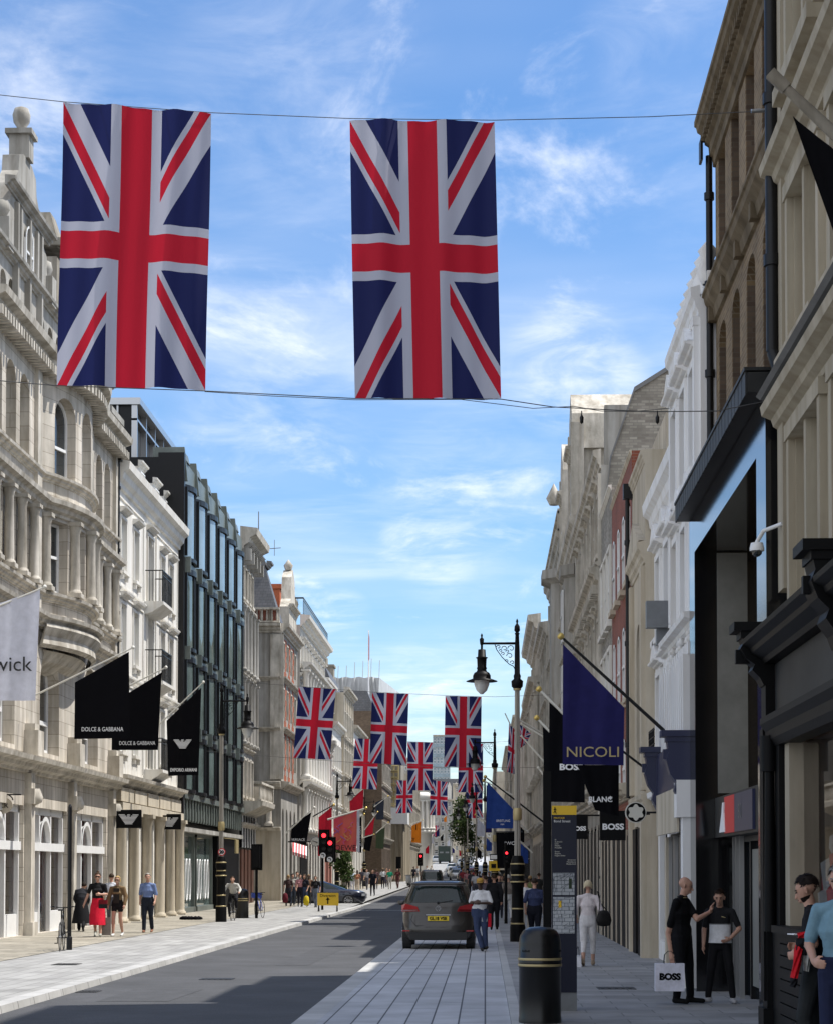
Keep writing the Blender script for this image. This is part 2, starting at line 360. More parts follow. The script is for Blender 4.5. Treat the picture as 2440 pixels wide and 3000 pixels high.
def sills(b, ops, o=.12, h=.12, m='stone_trim', ext=.1, br=False):
    mb = MB()
    for q in ops:
        mb.mark(); mb.box(q[0]-ext, q[1]+ext, -o, .1, q[2]-h, q[2]-.003)
        if br:
            for x in (q[0], q[1]-.1): mb.box(x, x+.1, -o*.8, 0, q[2]-h-.2, q[2]-h)
    mb.build('sill', m, b.root)
def surrounds(b, ops, m='stone_trim', t=.14, o=.06, hood=None, name='window_surround'):
    mb = MB()
    for q in ops:
        mb.mark()
        mb.box(q[0]-t, q[0]-.003, -o, .02, q[2], q[3]); mb.box(q[1]+.003, q[1]+t, -o, .02, q[2], q[3])
        mb.box(q[0]-t, q[1]+t, -o, .02, q[3]+.003, q[3]+t)
        if hood == 'flat': mb.mould([(q[0]-t*1.6,0),(q[1]+t*1.6,0)], corn(.22, .28), q[3]+t+.08)
        if hood == 'tri':
            cx = (q[0]+q[1])/2; w = (q[1]-q[0])/2+t*2; z = q[3]+t+.06
            mb.mould([(cx-w,0),(cx+w,0)], corn(.14, .25), z)
            mb.prism([(cx-w,z+.14),(cx+w,z+.14),(cx,z+.14+w*.55)], -.2, 0)
    mb.build(name, m, b.root)
def pipe(b, x, z0, z1, y=-.12, r=.06, m='black_metal', n=3):
    mb = MB(); mb.cyl((x,y,z0), (x,y,z1), r, r, 8)
    for i in range(n+1): z = z0+(z1-z0)*(i+.5)/(n+1); mb.cyl((x,y,z), (x,y,z+.12), r*1.5, r*1.5, 8)
    mb.box(x-r*2.4, x+r*2.4, y-r*2, 0, z1-.1, z1+.25); mb.build('drainpipe', m, b.root)
def column(mb, x, y, z0, z1, r, n=12):
    mb.mark()
    mb.box(x-r*1.4, x+r*1.4, y-r*1.4, y+r*1.4, z0, z0+r*.8)
    mb.lathe([(r*1.3,z0+r*.8),(r*1.3,z0+r*1.1),(r*1.02,z0+r*1.4),(r,z0+r*1.6),(r*.86,z1-r*2.2),(r*.95,z1-r*2),(r*1.05,z1-r*1.5),(r*1.25,z1-r*.7)], (x,y,0), n)
    mb.box(x-r*1.35, x+r*1.35, y-r*1.35, y+r*1.35, z1-r*.7, z1)
def balustrade(mb, x0, x1, z0, z1, y0, y1, st=.22):
    mb.box(x0, x1, y0, y1, z0, z0+.1); mb.box(x0, x1, y0-.03, y1+.03, z1-.12, z1); n = max(1, int((x1-x0)/st)); ym = (y0+y1)/2; r = (y1-y0)*.35; h = z1-z0-.22
    for i in range(n):
        x = x0+(i+.5)*(x1-x0)/n; mb.lathe([(r*.6,0),(r,h*.3),(r*.5,h*.7),(r*.8,h)], (x,ym,z0+.1), 6)
def railing(mb, x0, x1, y, z0, z1, st=.12, ret=0):
    mb.box(x0, x1, y-.02, y+.02, z1-.04, z1); mb.box(x0, x1, y-.015, y+.015, z1-.22, z1-.19); mb.box(x0, x1, y-.015, y+.015, z0, z0+.03)
    n = int((x1-x0)/st)
    for i in range(n+1): x = x0+(x1-x0)*i/n; mb.cyl((x,y,z0), (x,y,z1), .012, .012, 4, False)
    if ret:
        for x in (x0, x1):
            mb.box(x-.02, x+.02, y, y+ret, z1-.04, z1)
            for i in range(int(ret/st)): mb.cyl((x,y+i*st,z0), (x,y+i*st,z1), .012, .012, 4, False)
# ================================================================= LEFT SIDE
def bend(mb, cx, half, proj):
    Rr = (half*half+proj*proj)/(2*proj); al = math.asin(half/Rr)
    def f(p):
        th = al*(p[0]-cx)/half; r = Rr-p[1]; return (cx+r*math.sin(th), -(r*math.cos(th)-Rr*math.cos(al)), p[2])
    mb.v = [f(p) for p in mb.v]; return f, al
# ---- A: long cream stone department store with bow
b = Bld('stone_shop_building', 'l', 13.4, 54, 73.8, 'cream stone building with bow window, arched windows and ornate roof gables, nearest on the left', 12)
m = MB(); W = b.w
def row3(c, w, p, z0, z1, ar=0): return [(c+i*p-w/2, c+i*p+w/2, z0, z1, ar) for i in (-1, 0, 1)]
opsA = row3(3.2, 1.25, 1.72, 14.1, 16.5, .6)+row3(3.2, 1.3, 1.7, 10.5, 12.7)
opsC = row3(16.5, 1.2, 1.55, 14.1, 16.5, .58)+row3(16.5, 1.25, 1.55, 10.5, 12.7)
ar1 = [(1.0, 3.9, 5.6, 8.9, 1.4), (7.2, 10.0, 5.6, 8.9, 1.4), (13.7, 16.5, 5.6, 8.9, 1.4)]
gf = [(.1, 5.1, .12, 3.9), (5.95, 11.3, .12, 3.9), (12.15, 18.2, .12, 3.9)]
b.wall(m, 0, 7.0, 9.6, 17.1, opsA, .45); b.wall(m, 14.1, W, 9.6, 17.1, opsC, .45)
b.wall(m, 0, W, 0, 9.6, ar1+gf, .5); b.shell(m, 0, W, 19.5, .62, z0=4.4); b.shell(m, 0, W, 4.4, 1.7); b.ends(m, 0, W, 17.1, .62)
m.build('wall', 'stone', b.root)
b.wins(opsA+opsC, .4); b.wins(ar1, .42, style='cross', t=.13)
bow = [(10.55+i*2.05-.72, 10.55+i*2.05+.72, 14.15, 16.6, .66) for i in (-1, 0, 1)]+[(10.55+i*1.62-.52, 10.55+i*1.62+.52, 10.5, 12.7) for i in (-1.5, -.5, .5, 1.5)]
m = MB(); m2 = MB(); xs = [7.0+7.1*i/16 for i in range(17)]
xx = sorted({7.0, 14.1, *[v for o in bow for v in o[:2]]})
b.wall(m, 7.0, 14.1, 9.3, 17.1, bow, .45)
F, al = bend(m, 10.55, 3.55, .75); m.build('bow_wall', 'stone', b.root)
for o in bow:
    cx = (o[0]+o[1])/2; th = al*(cx-10.55)/3.55; a_, g_ = win_mesh(o[1]-o[0]-.01, o[3]-o[2]-.01, o[4] if len(o) > 4 else 0, t=.09)
    p = F((cx, .38, o[2])); w_ = obj('window', a_, b.root, p); w_.rotation_euler = (0, 0, th); obj('pane', g_, w_)
arc = [F((x, 0, 0))[:2] for x in xs]; arc = [(p[0], p[1]) for p in arc]
path = [(0, 0), (6.95, 0)]+arc+[(14.15, 0), (W, 0)]
cornice(b, 17.1, .7, .62, path=path, dent=0)
m = MB(); N = 62
for i in range(N):   # modillion blocks under the eaves, following the bow
    x = (i+.5)*W/N
    if 7 < x < 14.1: p = F((x, 0, 0)); th = al*(x-10.55)/3.55
    else: p = (x, 0, 0); th = 0
    c, s_ = math.cos(th), math.sin(th)
    q = [(-.08,-.48),(.08,-.48),(.08,.02),(-.08,.02)]; q = [(p[0]+a*c-d*s_, p[1]+a*s_+d*c) for a, d in q]
    m.hexa([(x_, y_, 16.98) for x_, y_ in q]+[(x_, y_, 17.24) for x_, y_ in q])
m.build('modillions', 'stone_trim', b.root)
for z, h, o in ((13.8,.28,.22), (12.8,.5,.42), (10.15,.3,.25), (9.35,.4,.4)): cornice(b, z, h, o, path=path, name='string_course')
m = MB(); m.mould(arc, [(0,0),(.15,.1),(.12,.35),(.3,.6),(.28,.7)], 8.75)
m.mould(arc, [(-1.2,-.65),(-.85,-.55),(-.45,-.3),(-.2,0)], 8.72)
m.build('corbel', 'stone_trim', b.root)
m = MB()
for c in (3.2, 16.5):
    for i in (-1.5, -.5, .5, 1.5): column(m, c+i*1.6, -.16, 10.45, 12.8, .15)
for i in (-2.1, -1, 0, 1, 2.1): p = F((10.55+i*1.62, -.12, 0)); column(m, p[0], p[1], 10.45, 12.8, .17)
for x in (6.5, 14.55, 19.4): m.mark(); m.box(x-.3, x+.3, -.12, 0, 9.8, 16.98)
m.build('column', 'stone_trim', b.root)
cornice(b, 4.85, .5, .55, m='stone_trim', name='shop_cornice')
m = MB()
for x in (5.5, 11.7, 18.75):
    m.mark(); m.box(x-.34, x+.34, -.28, 0, 0, .5); m.box(x-.24, x+.24, -.2, 0, .5, 4.85); m.box(x-.3, x+.3, -.3, 0, 3.95, 4.4); m.box(x-.4, x+.4, -.42, 0, 5.35, 6.1)
    m.box(x-.3, x+.3, -.3, 0, 6.1, 6.3); m.lathe([(.0,-.2),(.2,-.1),(.24,.05),(.14,.3)], (x,-.25,4.1), 8)
m.build('pilaster', 'stone_trim', b.root)
for g in gf:
    a, e = g[0], g[1]; w = e-a; c = (a+e)/2; m = MB(); y0, y1 = .12, .3
    for x in (a, a+w*.34, e-w*.34-.12, e-.12): m.box(x, x+.14, y0, y1, .12, 3.9)
    m.box(a, e, y0-.06, y1, 2.6, 2.85); m.box(a, e, y0, y1, 3.7, 3.9)
    m.box(a, a+w*.36, y0+.03, y1, .12, .75); m.box(e-w*.36, e, y0+.03, y1, .12, .75)
    A = arcpts(w*.3, .82, 12); B = arcpts(w*.3, .82, 12, inset=.14)
    for i in range(12):
        m.face([(c+B[i][0],y0-.02,2.85+B[i][1]),(c+B[i+1][0],y0-.02,2.85+B[i+1][1]),(c+A[i+1][0],y0-.02,2.85+A[i+1][1]),(c+A[i][0],y0-.02,2.85+A[i][1])])
        m.face([(c+B[i][0],y1,2.85+B[i][1]),(c+B[i+1][0],y1,2.85+B[i+1][1]),(c+B[i+1][0],y0-.02,2.85+B[i+1][1]),(c+B[i][0],y0-.02,2.85+B[i][1])])
    wf = m.build('shop_window', 'white_paint', b.root); m = MB(); m.face([(a,.25,.12),(e,.25,.12),(e,.25,3.9),(a,.25,3.9)]); m.build('pane', 'clear_glass', wf)
    m = MB(); m.face([(a,1.6,.12),(e,1.6,.12),(e,1.6,3.9),(a,1.6,3.9)]); m.face([(a,.5,3.9),(e,.5,3.9),(e,1.6,3.9),(a,1.6,3.9)]); m.face([(a,.5,.5),(e,.5,.5),(e,1.6,.5),(a,1.6,.5)]); m.face([(a,.5,.12),(a,1.6,.12),(a,1.6,3.9),(a,.5,3.9)]); m.face([(e,.5,.12),(e,1.6,.12),(e,1.6,3.9),(e,.5,3.9)]); m.build('display_recess', 'display_red', b.root); display(b.root, a+.2, e-.2, .9, .5, 3.6, int(a*10)+3, n=8)
pipe(b, 19.55, 5.6, 17, n=4)
# attic with dutch gables, chimneys and slate roof
m = MB(); at = [(x-.35, x+.35, 17.95, 19.1, .3) for x in (.6, 2.2, 3.2, 4.2, 8.3, 9.5, 10.7, 11.9, 14.4, 15.5, 16.6, 18.6)]
b.wall(m, 0, W, 17.7, 19.6, at, .3, y=.25)
for gc in (6.0, 16.5):
    P = [(-3.1,0),(-3.1,.5),(-2.75,.9),(-2.7,1.5),(-2.2,1.7),(-1.9,2.3),(-1.2,2.9),(-1.1,3.4),(-.55,3.6)]
    poly = [(gc+x, 19.6+z) for x, z in P]+[(gc-x, 19.6+z) for x, z in reversed(P)]
    m.prism(list(reversed(poly)), .2, .7)
    m.box(gc-.3, gc+.3, .1, .7, 23.2, 23.9); m.box(gc-.42, gc+.42, 0, .8, 23.9, 24.05)
    m.lathe([(.0,0),(.14,.02),(.1,.15),(.24,.36),(.27,.56),(.21,.76),(.0,.85)], (gc,.4,24.0), 16)
    for dx in (-2.9, 2.9): m.box(gc+dx-.3, gc+dx+.3, 0, .7, 19.6, 20.5); m.lathe([(.12,0),(.25,.25),(.2,.5),(0,.6)], (gc+dx,.3,20.5), 8)
    for dx in (-1.6, 0, 1.6): m.box(gc+dx-.09, gc+dx+.09, .08, .25, 17.8, 21.4)
    A = arcpts(1.5, .8, 10)
    m.mould([(gc-2.9,.2),(gc+2.9,.2)], corn(.3, .3), 21.5)
    m.box(gc-1.2, gc-1.0, .1, .25, 19.8, 21.4); m.box(gc+1.0, gc+1.2, .1, .25, 19.8, 21.4)
m.mould([(0,.25),(W,.25)], corn(.3, .3), 19.5)
m.build('attic', 'stone_grey', b.root)
b.wins(at, .5, t=.05); b.wins([(5.5, 6.5, 19.9, 21.2, .45), (16, 17, 19.9, 21.2, .45)], .19, t=.07)
m = MB(); m.prism([(.7, 19.6), (3.2, 22.6), (12, 22.6), (12, 19.6)], 0, W, 'x'); m.build('roof', 'slate', b.root)
for s0 in (13.5,):
    m = MB(); m.box(s0, s0+1.5, .9, 2.6, 19.5, 22.6); m.mould([(s0-.0,.9),(s0+1.5,.9)], corn(.3, .25), 22.9); m.box(s0-.15, s0+1.65, .7, 2.8, 22.95, 23.2)
    m.hexa([(s0,.9,23.2),(s0+1.5,.9,23.2),(s0+1.5,2.6,23.2),(s0,2.6,23.2),(s0+.3,1.2,24.2),(s0+1.2,1.2,24.2),(s0+1.2,2.3,24.2),(s0+.3,2.3,24.2)]); m.build('chimney', 'stone_dark', b.root)
# ---- B: white stucco house
b = Bld('stucco_building', 'l', 13.4, 73.8, 88.9, 'white stucco building with iron balconies between the stone and the green glass buildings', 9)
W = b.w; xs = [1.45, 4.2, 7.55, 10.7, 13.0]
rows = [(13.1, 15.05, .1), (9.85, 11.9, .1), (6.4, 8.6, .1)]
ops = [(x-.55, x+.55, z0, z1, a) for z0, z1, a in rows for i, x in enumerate(xs) if i != 2]
dr = [(xs[2]-.7, xs[2]+.7, z, z+2.6, .35) for z in (12.75, 9.6, 6.1)]
gops = [(.8, 2.6, .1, 4.0), (3.5, 5.3, .1, 4.0), (6.6, 8.6, .1, 4.0), (9.8, 11.6, .1, 4.0), (12.4, 14.2, .1, 4.0)]
m = MB(); b.wall(m, 0, W, 0, 16.3, ops+dr+gops, .3); b.shell(m, 0, W, 16.9, .45); b.ends(m, 0, W, 16.3, .45); m.build('wall', 'stucco', b.root)
b.wins(ops, .17, t=.07, gl='glass_board', style='mull'); b.wins(dr, .24, style='cross'); b.wins(gops, .26, fr='black_metal', gl='glass_shop', style='top')
surrounds(b, ops, 'stucco', .1, .05, 'flat'); surrounds(b, dr, 'stucco', .12, .06, 'flat'); sills(b, ops, .16, .12, 'stucco', br=True)
cornice(b, 16.05, 1.0, .5, m='stucco'); cornice(b, 12.3, .2, .12, m='stucco', name='string_course'); cornice(b, 9.1, .22, .15, m='stucco', name='string_course'); cornice(b, 5.1, .45, .5, m='stone_trim', name='shop_cornice')
m = MB()
for (a, c) in ((.25, 5.9), (8.9, 14.8)):
    for z0, z1 in ((5.75, 9.0), (9.5, 12.2), (12.6, 15.8)):
        m.mark(); m.box(a, a+.07, -.05, 0, z0, z1); m.box(c-.07, c, -.05, 0, z0, z1); m.box(a+.07, c-.07, -.05, 0, z1-.07, z1)
m.build('wall_panel', 'stucco', b.root)
for z in (12.65, 9.5, 6.0):
    m = MB(); m.prism([(-.75,z-.12),(-.75,z),(0,z),(0,z-.5),(-.3,z-.42)], xs[2]-1.25, xs[2]+1.25, 'x'); bal = m.build('balcony', 'stucco', b.root)
    m = MB(); railing(m, xs[2]-1.2, xs[2]+1.2, -.7, z+.02, z+1.25, .13, .68); m.build('railing', 'black_metal', bal)
m = MB()
for x in (.35, 3.05, 6.0, 9.2, 12.0, 14.7): column(m, x, -.18, 0, 4.2, .22)
m.mark(); m.box(0, W, -.3, 0, 4.2, 4.5); m.build('column', 'stone_cream', b.root)
m = MB()
for i in range(5): m.mark(); m.box(i*3+.1, i*3+2.8, -.22, 0, 4.55, 5.05)
m.build('fascia', 'stone_cream', b.root)
m = MB(); m.prism([(.5, 16.9), (1.5, 18.9), (9, 18.9), (9, 16.9)], .05, W-.02, 'x'); m.build('roof', 'slate', b.root)
for px in (384, 428, 461):
    s = b.s_of(px, 14.2)+.2; m = MB(); m.box(s-.75, s+.75, .55, 1.6, 16.9, 18.35); m.mould([(s-.8,.55),(s+.8,.55)], corn(.25,.2), 18.35); d_ = m.build('dormer', 'stucco', b.root)
    a_, g_ = win_mesh(1.0, 1.15, 0, style='sash'); w_ = obj('window', a_, d_, (s, .54, 17.05))
m = MB(); s = 3.8; m.box(s, s+2.4, 1.0, 2.6, 17, 19.6); c_ = m.build('chimney', 'brick_yellow', b.root); m = MB(); m.box(s-.15, s+2.55, .85, 2.75, 19.6, 19.85); m.build('chimney_cap', 'stone_grey', c_)
mat('highlight_white', (.5,.55,.56), .2, spec=1)  # pale material for highlight lines painted on the glass bays
# ---- C: green glass and bronze building
b = Bld('glass_building', 'l', 13.4, 88.95, 111.5, 'modern dark green glass and bronze building with bowed bays and roof fins', 14)
W = b.w; yb = [90.2, 95.3-.3, 98.7, 101.9, 105.2, 108.4, 111.4]; N = 6; pw = (W-.6)/6
m = MB(); m.box(0, W, .9, b.depth, 0, 20.2); m.box(0, .35, -.25, .9, 0, 20.4); m.build('wall', 'black_metal', b.root)
for k, (z0, z1) in enumerate(((15.9, 18.95), (11.9, 15.2), (8.5, 11.3), (5.6, 7.9))):
    for i in range(N):
        x0 = .4+i*pw; g = MB(); fr = MB(); h = pw/2-.06; cx = x0+pw/2; n = 10; pr = .55
        P = [(cx-h+2*h*j/n, .15-pr*(1-((j/n-.42)/.58 if j/n > .42 else (j/n-.42)/.42)**2)) for j in range(n+1)]
        g.grid([[(p[0], p[1], z) for p in P] for z in (z0, z1)]); q = [(p[0], p[1]-.04) for p in P]
        fr.mould(P, [(-.02,-.12),(.1,-.12),(.1,.12),(-.02,.12)], z1+.08); fr.mould(P, [(-.02,-.1),(.1,-.1),(.1,.06),(-.02,.06)], z0-.04)
        fr.box(x0-.05, x0+.05, -.35, .9, z0, z1)
        for j in ((5, 9) if k < 1 else (4, 6, 9)): fr.cyl((P[j][0], P[j][1]-.02, z0), (P[j][0], P[j][1]-.02, z1), .055, .055, 4, False)
        fo = fr.build('window', 'black_metal', b.root); st = MB(); st.cyl((P[7][0], P[7][1]-.03, z0), (P[7][0], P[7][1]-.03, z1), .045, .045, 4, False); st.build('highlight_strip', 'highlight_white', fo); g.build('pane', ('glass_blue', 'glass_teal', 'glass_teal', 'glass_teal')[k], fo)  # pale strip imitates a white highlight down each bay
m = MB()
for i in range(N):
    x0 = .4+i*pw; m.mark()
    for z0, z1 in ((15.25, 15.75), (11.42, 11.8), (8.0, 8.4)):
        m.mark(); m.box(x0+.1, x0+pw-.1, -.3, .9, z0, z1); m.mark(); m.box(x0-.06, x0+.06, -.5, -.02, z0-.1, z1+.1)
    m.mark(); m.box(x0+.02, x0+pw-.08, -.15, .9, 19.15, 20.2); m.mark()
    m.prism([(-.35,19.2),(-.2,20.7),(1.2,20.7),(1.2,19.2)], x0-.09, x0+.09, 'x'); m.prism([(-.22,20.2),(-.12,20.6),(.4,20.6),(.4,20.2)], x0+.09, x0+1.6, 'x')
    for q in range(4): x = x0+pw*(q+.5)/4; m.mark(); m.box(x-.35, x+.35, -.1, .9, 4.3, 5.2); m.cyl((x-.4,-.2,4.2), (x-.4,-.2,5.4), .05, .05, 6)
m.mark(); m.box(.35, W, -.3, .9, 5.2, 5.45); m.build('bronze_panel', 'bronze_green', b.root)
m = MB(); m.box(.35, W, -.25, .9, 3.75, 3.95); m.build('shop_lintel', 'stone_grey', b.root)
for x0, x1 in ((.6, 6.2), (6.8, 12.4)):
    m = MB(); m.box(x0, x0+.12, .1, .3, .3, 3.7); m.box(x1-.12, x1, .1, .3, .3, 3.7); m.box(x0, x1, .1, .3, 3.6, 3.75); m.box(x0, x1, .05, .35, .05, .35); wf = m.build('shop_window', 'bronze_green', b.root)
    m = MB(); m.face([(x0,.25,.3),(x1,.25,.3),(x1,.25,3.7),(x0,.25,3.7)]); m.build('pane', 'glass_teal', wf)
    m = MB()
    for j, cx in enumerate((x0+.9, x0+1.9, x0+3.6, x0+4.6)):
        for q in range(16):
            t0, t1 = q*PI/8, (q+1)*PI/8; m.cyl((cx+.32*math.cos(t0), .2, 1.6+.95*math.sin(t0)), (cx+.32*math.cos(t1), .2, 1.6+.95*math.sin(t1)), .035, .035, 4)
    m.build('window_ornament', 'white', wf)
m = MB(); m.box(12.9, 13.5, -.1, .9, 0, 3.75); m.box(13.6, W, .0, .3, 0, 3.75); m.build('door', 'black_paint', b.root)
m = MB(); m.box(13.9, 14.9, -.9, -.82, 2.9, 3.6); m.cyl((14.4,-.85,3.6), (14.4,0,3.7), .02); m.build('sign_board', 'gold_paint', b.root)
# penthouse set back on the roof
m = MB(); m.box(1.3, W-3, 2.3, 12, 20.2, 23.0); ph = m.build('penthouse', 'black_metal', b.root)
m = MB(); m.box(1.1, W-3, 1.9, 12, 22.8, 23.1); m.box(1.1, W-3, 2.1, 2.3, 20.2, 20.35)
for i in range(8): x = 1.2+i*2.5; m.box(x, x+.12, 2.05, 2.3, 20.2, 22.8)
m.box(1.2, W-3, 2.05, 2.3, 22.1, 22.2)
for j in range(3): m.box(1.22, 1.3, 2.9+j*1.5, 2.98+j*1.5, 20.2, 22.8)
m.build('penthouse_frame', 'steel', ph)
m = MB(); m.face([(1.28,3.5,20.3),(1.28,6,20.3),(1.28,6,22.8),(1.28,3.5,22.8)]); m.build('pane', 'glass_blue', ph)
mat('timber', (.09,.035,.022), .4, var=.4, scale=3)
# ---- D: victorian stone with heavy bracketed cornice
b = Bld('victorian_building', 'l', 13.4, 111.6, 118.2, 'grey victorian stone building with columns and a deep bracketed cornice beside the glass building', 10)
W = b.w; xs = [.9, 2.5, 4.1, 5.7]
def simple(b, xs, rows, top, wm='stone_grey', tm='stone_trim', w=1.0, dep=.3, fr='white_paint', hood=None, gl='glass', cs=('sash',), gz=None, ch=.6, co=.6, gfl='glass_shop', sill=True, strings=True, sh=None, srr=True):
    ops = [(x-w/2, x+w/2, z0, z1, (a*w if a else 0)) for z0, z1, a in rows for x in xs]
    gops = []
    if gz: gops = [(x-w*.7, x+w*.7, .1, gz) for x in xs]
    m = MB(); b.wall(m, 0, b.w, 0, top, ops+gops, dep); b.shell(m, 0, b.w, top+(sh or 0)+.01, dep+.15); b.ends(m, 0, b.w, top, dep+.15); m.build('wall', wm, b.root)
    b.wins(ops, dep-.08, fr=fr, gl=gl, style=cs[0], t=.08)
    if gz: b.wins(gops, dep-.08, fr='black_metal', gl=gfl, style='top', t=.07)
    if srr: surrounds(b, ops, tm, .12, .07, hood)
    if sill: sills(b, ops, .14, .14, tm)
    cornice(b, top-.1, ch, co, m=tm)
    if strings:
        for (z0, z1, a) in rows: cornice(b, z0-.55, .25, .22, m=tm, name='string_course')
    if gz: cornice(b, gz+.7, .4, .45, m=tm, name='shop_cornice')
    return ops
simple(b, xs, [(17.2, 18.9, 0), (13.3, 16, 0), (9.2, 12.4, .5), (6.2, 8.2, 0)], 19.8, w=.85, gz=3.6, ch=1.3, co=.95)
m = MB()
for x in (.15, 1.7, 3.3, 4.9, 6.45):
    for z0, z1 in ((13.0, 16.6), (9.0, 12.7)): column(m, x, -.2, z0, z1, .14, 8)
    m.mark(); m.box(x-.12, x+.12, -.6, 0, 19.1, 19.75)
for i in range(14): x = .2+i*.46; m.mark(); m.prism([(-.75,20.1),(0,20.1),(0,19.4)], x, x+.16, 'x')
m.build('column', 'stone_grey', b.root)
m = MB(); m.mould([(0,0),(W,0)], [(0,-.6),(.9,-.2),(1.25,0),(1.3,.25),(0,.25)], 5.6); balustrade(m, 0, W, 5.86, 6.9, -1.2, -1.0, .35)
m.box(W-.2, W, -1.2, 0, 5.86, 6.9); m.build('balcony', 'stone_trim', b.root)
m = MB(); m.box(0, W, -.14, -.003, 3.3, 5.5); m.build('black_bay', 'black_paint', b.root)
m = MB()
for i in range(6): m.mark(); m.box(.1+i*1.22, .17+i*1.22, -.2, -.141, 3.3, 5.5)
m.build('bay_mullion', 'white_paint', b.root)
m = MB()
for i in range(4): m.mark(); m.box(.1+i*1.65, 1.1+i*1.65, -.12, -.003, .05, 3.2)
m.build('timber_panel', 'timber', b.root)
# ---- E: corner turret building (camera-facing side on the side street)
YE = 122.0; LE = 12.15
b = Bld('turret_building', 'l', LE, YE, 132.6, 'corner building with slate turret roof and red brick checkered bands', 12)
W = b.w; xs = [1.2, 3.6, 6.0, 8.6]
ops = [(x-.45, x+.45, z0, z1, .2) for z0, z1 in ((14.3, 15.8), (11.3, 13.0), (8.3, 10.1)) for x in xs]
gops = [(x-.6, x+.6, .1, 5.8, .6) for x in xs]
m = MB(); b.wall(m, 0, W, 0, 16.4, ops+gops, .3); b.shell(m, 0, W, 16.4, .45); m.build('wall', 'stone_grey', b.root); b.wins(ops, .2, style='cross'); b.wins(gops, .25, gl='glass_shop', style='top')
surrounds(b, ops, 'stone_trim', .1, .06)
m = MB()   # chequered brick panels between the windows, individual blocks
for (x0, x1) in ((1.8, 3.0), (4.2, 5.4), (6.7, 7.9)):
    for zb in (7.5, 10.8, 13.8):
        m.mark()
        for j in range(7 if zb > 13 else 9):
            for i in range(3):
                if (i+j) % 2 == 0: m.box(x0+i*.4, x0+i*.4+.39, -.03, 0, zb+j*.33, zb+j*.33+.32)
m.build('brick_chequer', 'brick_orange', b.root)
for z, h, o in ((16.3, .6, .5), (13.4, .3, .3), (10.35, .3, .35), (6.9, .5, .5)): cornice(b, z, h, o)
# side facing the camera: local frame rotated, lies at y=YE
def front(name, x0, x1, Y, label, depth=8, cat='building', z=0):
    b = Bld.__new__(Bld); b.side = 'f'; b.w = x1-x0; b.depth = depth; b.root = thing(name, (x0, Y, z), 0, label, cat); return b
def xf(mb):  # map camera-facing coords (x right from corner going -w..0, y depth, z) to facade frame of left building: world x = -LE + x, world y = YE + y
    mb.v = [(p[1], -(p[0]), p[2]) for p in mb.v]; return mb
SW = 6.5
t = Bld.__new__(Bld); t.w = SW; t.depth = 5
sops = [(-1.7, -.85, 14.2, 15.8, .42), (-1.75, -.85, 11.3, 13.0), (-1.85, -.85, 8.3, 10.1), (-3.9, -3.0, 14.2, 15.8, .42), (-3.9, -3.0, 11.3, 13.0)]
sg = [(-2.1, -1.5, .1, 5.9), (-1.0, -.35, .1, 5.9)]
m = MB(); t.wall(m, -SW, 0, 0, 16.4, sops, .3); xf(m).build('side_wall', 'stone_grey', b.root)
for o in sops:
    w, h = o[1]-o[0], o[3]-o[2]; a_, g_ = win_mesh(w-.01, h-.01, o[4] if len(o) > 4 else 0, style='cross'); wo = obj('window', a_, b.root, (.24, -(o[0]+o[1])/2, o[2])); wo.rotation_euler = (0,0,-PI/2); obj('pane', g_, wo)
m = MB()
for z, h, o in ((16.3,.6,.5), (13.4,.3,.3), (10.35,.3,.35), (6.9,.5,.5), (4.4,.25,.3)): m.mould([(-SW,0),(-.02,0)], corn(h, o), z)
for x in (-2.7, -.45, -.05): m.box(x-.2, x+.2, -.12, 0, 7.5, 16.2)
for x in (-2.5, -1.6, -.7): column(m, x, -.3, 4.7, 7.0, .18)
xf(m).build('side_trim', 'stone_trim', b.root)
m = MB(); t.wall(m, -SW, 0, 0, 4.4, [(-2.4, -1.5, .2, 3.6)], .2, y=-.05); xf(m).build('corner_shop_wall', 'stone_cream', b.root)
m = MB(); balustrade(m, -2.8, -.1, 16.9, 17.8, -.3, -.1, .3); m.box(-2.8,-.1,.0,.05,16.9,17.7); xf(m).build('parapet', 'stone_trim', b.root)
m = MB()
for i in range(5): m.box(-2.6+i*.5, -2.3+i*.5, -.06, -.003, 17.0, 17.65)
xf(m).build('parapet_brick', 'brick_red', b.root)
m = MB(); z0, z1 = 17.0, 20.4   # tall tapering slate turret roof
q0 = [(.3,.1),(2.6,.1),(3.6,1.1),(3.6,3.6),(.3,3.6)]; q1 = [(1.1,1.1),(2.1,1.1),(2.6,1.6),(2.6,2.9),(1.1,2.9)]
for i in range(5): j = (i+1) % 5; m.face([(q0[i][0],q0[i][1],z0),(q0[j][0],q0[j][1],z0),(q1[j][0],q1[j][1],z1),(q1[i][0],q1[i][1],z1)])
m.v = [(p[0]-.1, p[1], p[2]) for p in m.v]; m.build('turret_roof', 'slate', b.root)
m = MB(); m.mould([(.9,1.0),(2.2,1.0),(2.7,1.5)], corn(.4,.3), z1); m.box(1.0, 2.6, 1.1, 2.9, z1, z1+.4); m.lathe([(.14,0),(.1,.3),(.2,.5),(.14,.8),(0,.9)], (1.9,2,z1+.4), 10); m.build('turret_cap', 'lead', b.root)
m = MB(); m.prism([(.6,16.9),(2.6,19.8),(6,19.8),(6,16.9)], 3.8, W, 'x'); m.build('roof', 'slate', b.root)
m = MB(); m.prism([(3.9,16.9),(3.9,18.4),(4.8,19.0),(5.2,20.4),(6.3,21),(7.4,20.4),(7.8,19),(8.7,18.4),(8.7,16.9)][::-1], -.1, .5); m.mould([(3.9,-.1),(8.7,-.1)], corn(.3,.3), 18.3); m.lathe([(.2,0),(.3,.3),(.0,.7)], (6.3,.2,21), 8); m.build('gable', 'stone_trim', b.root)
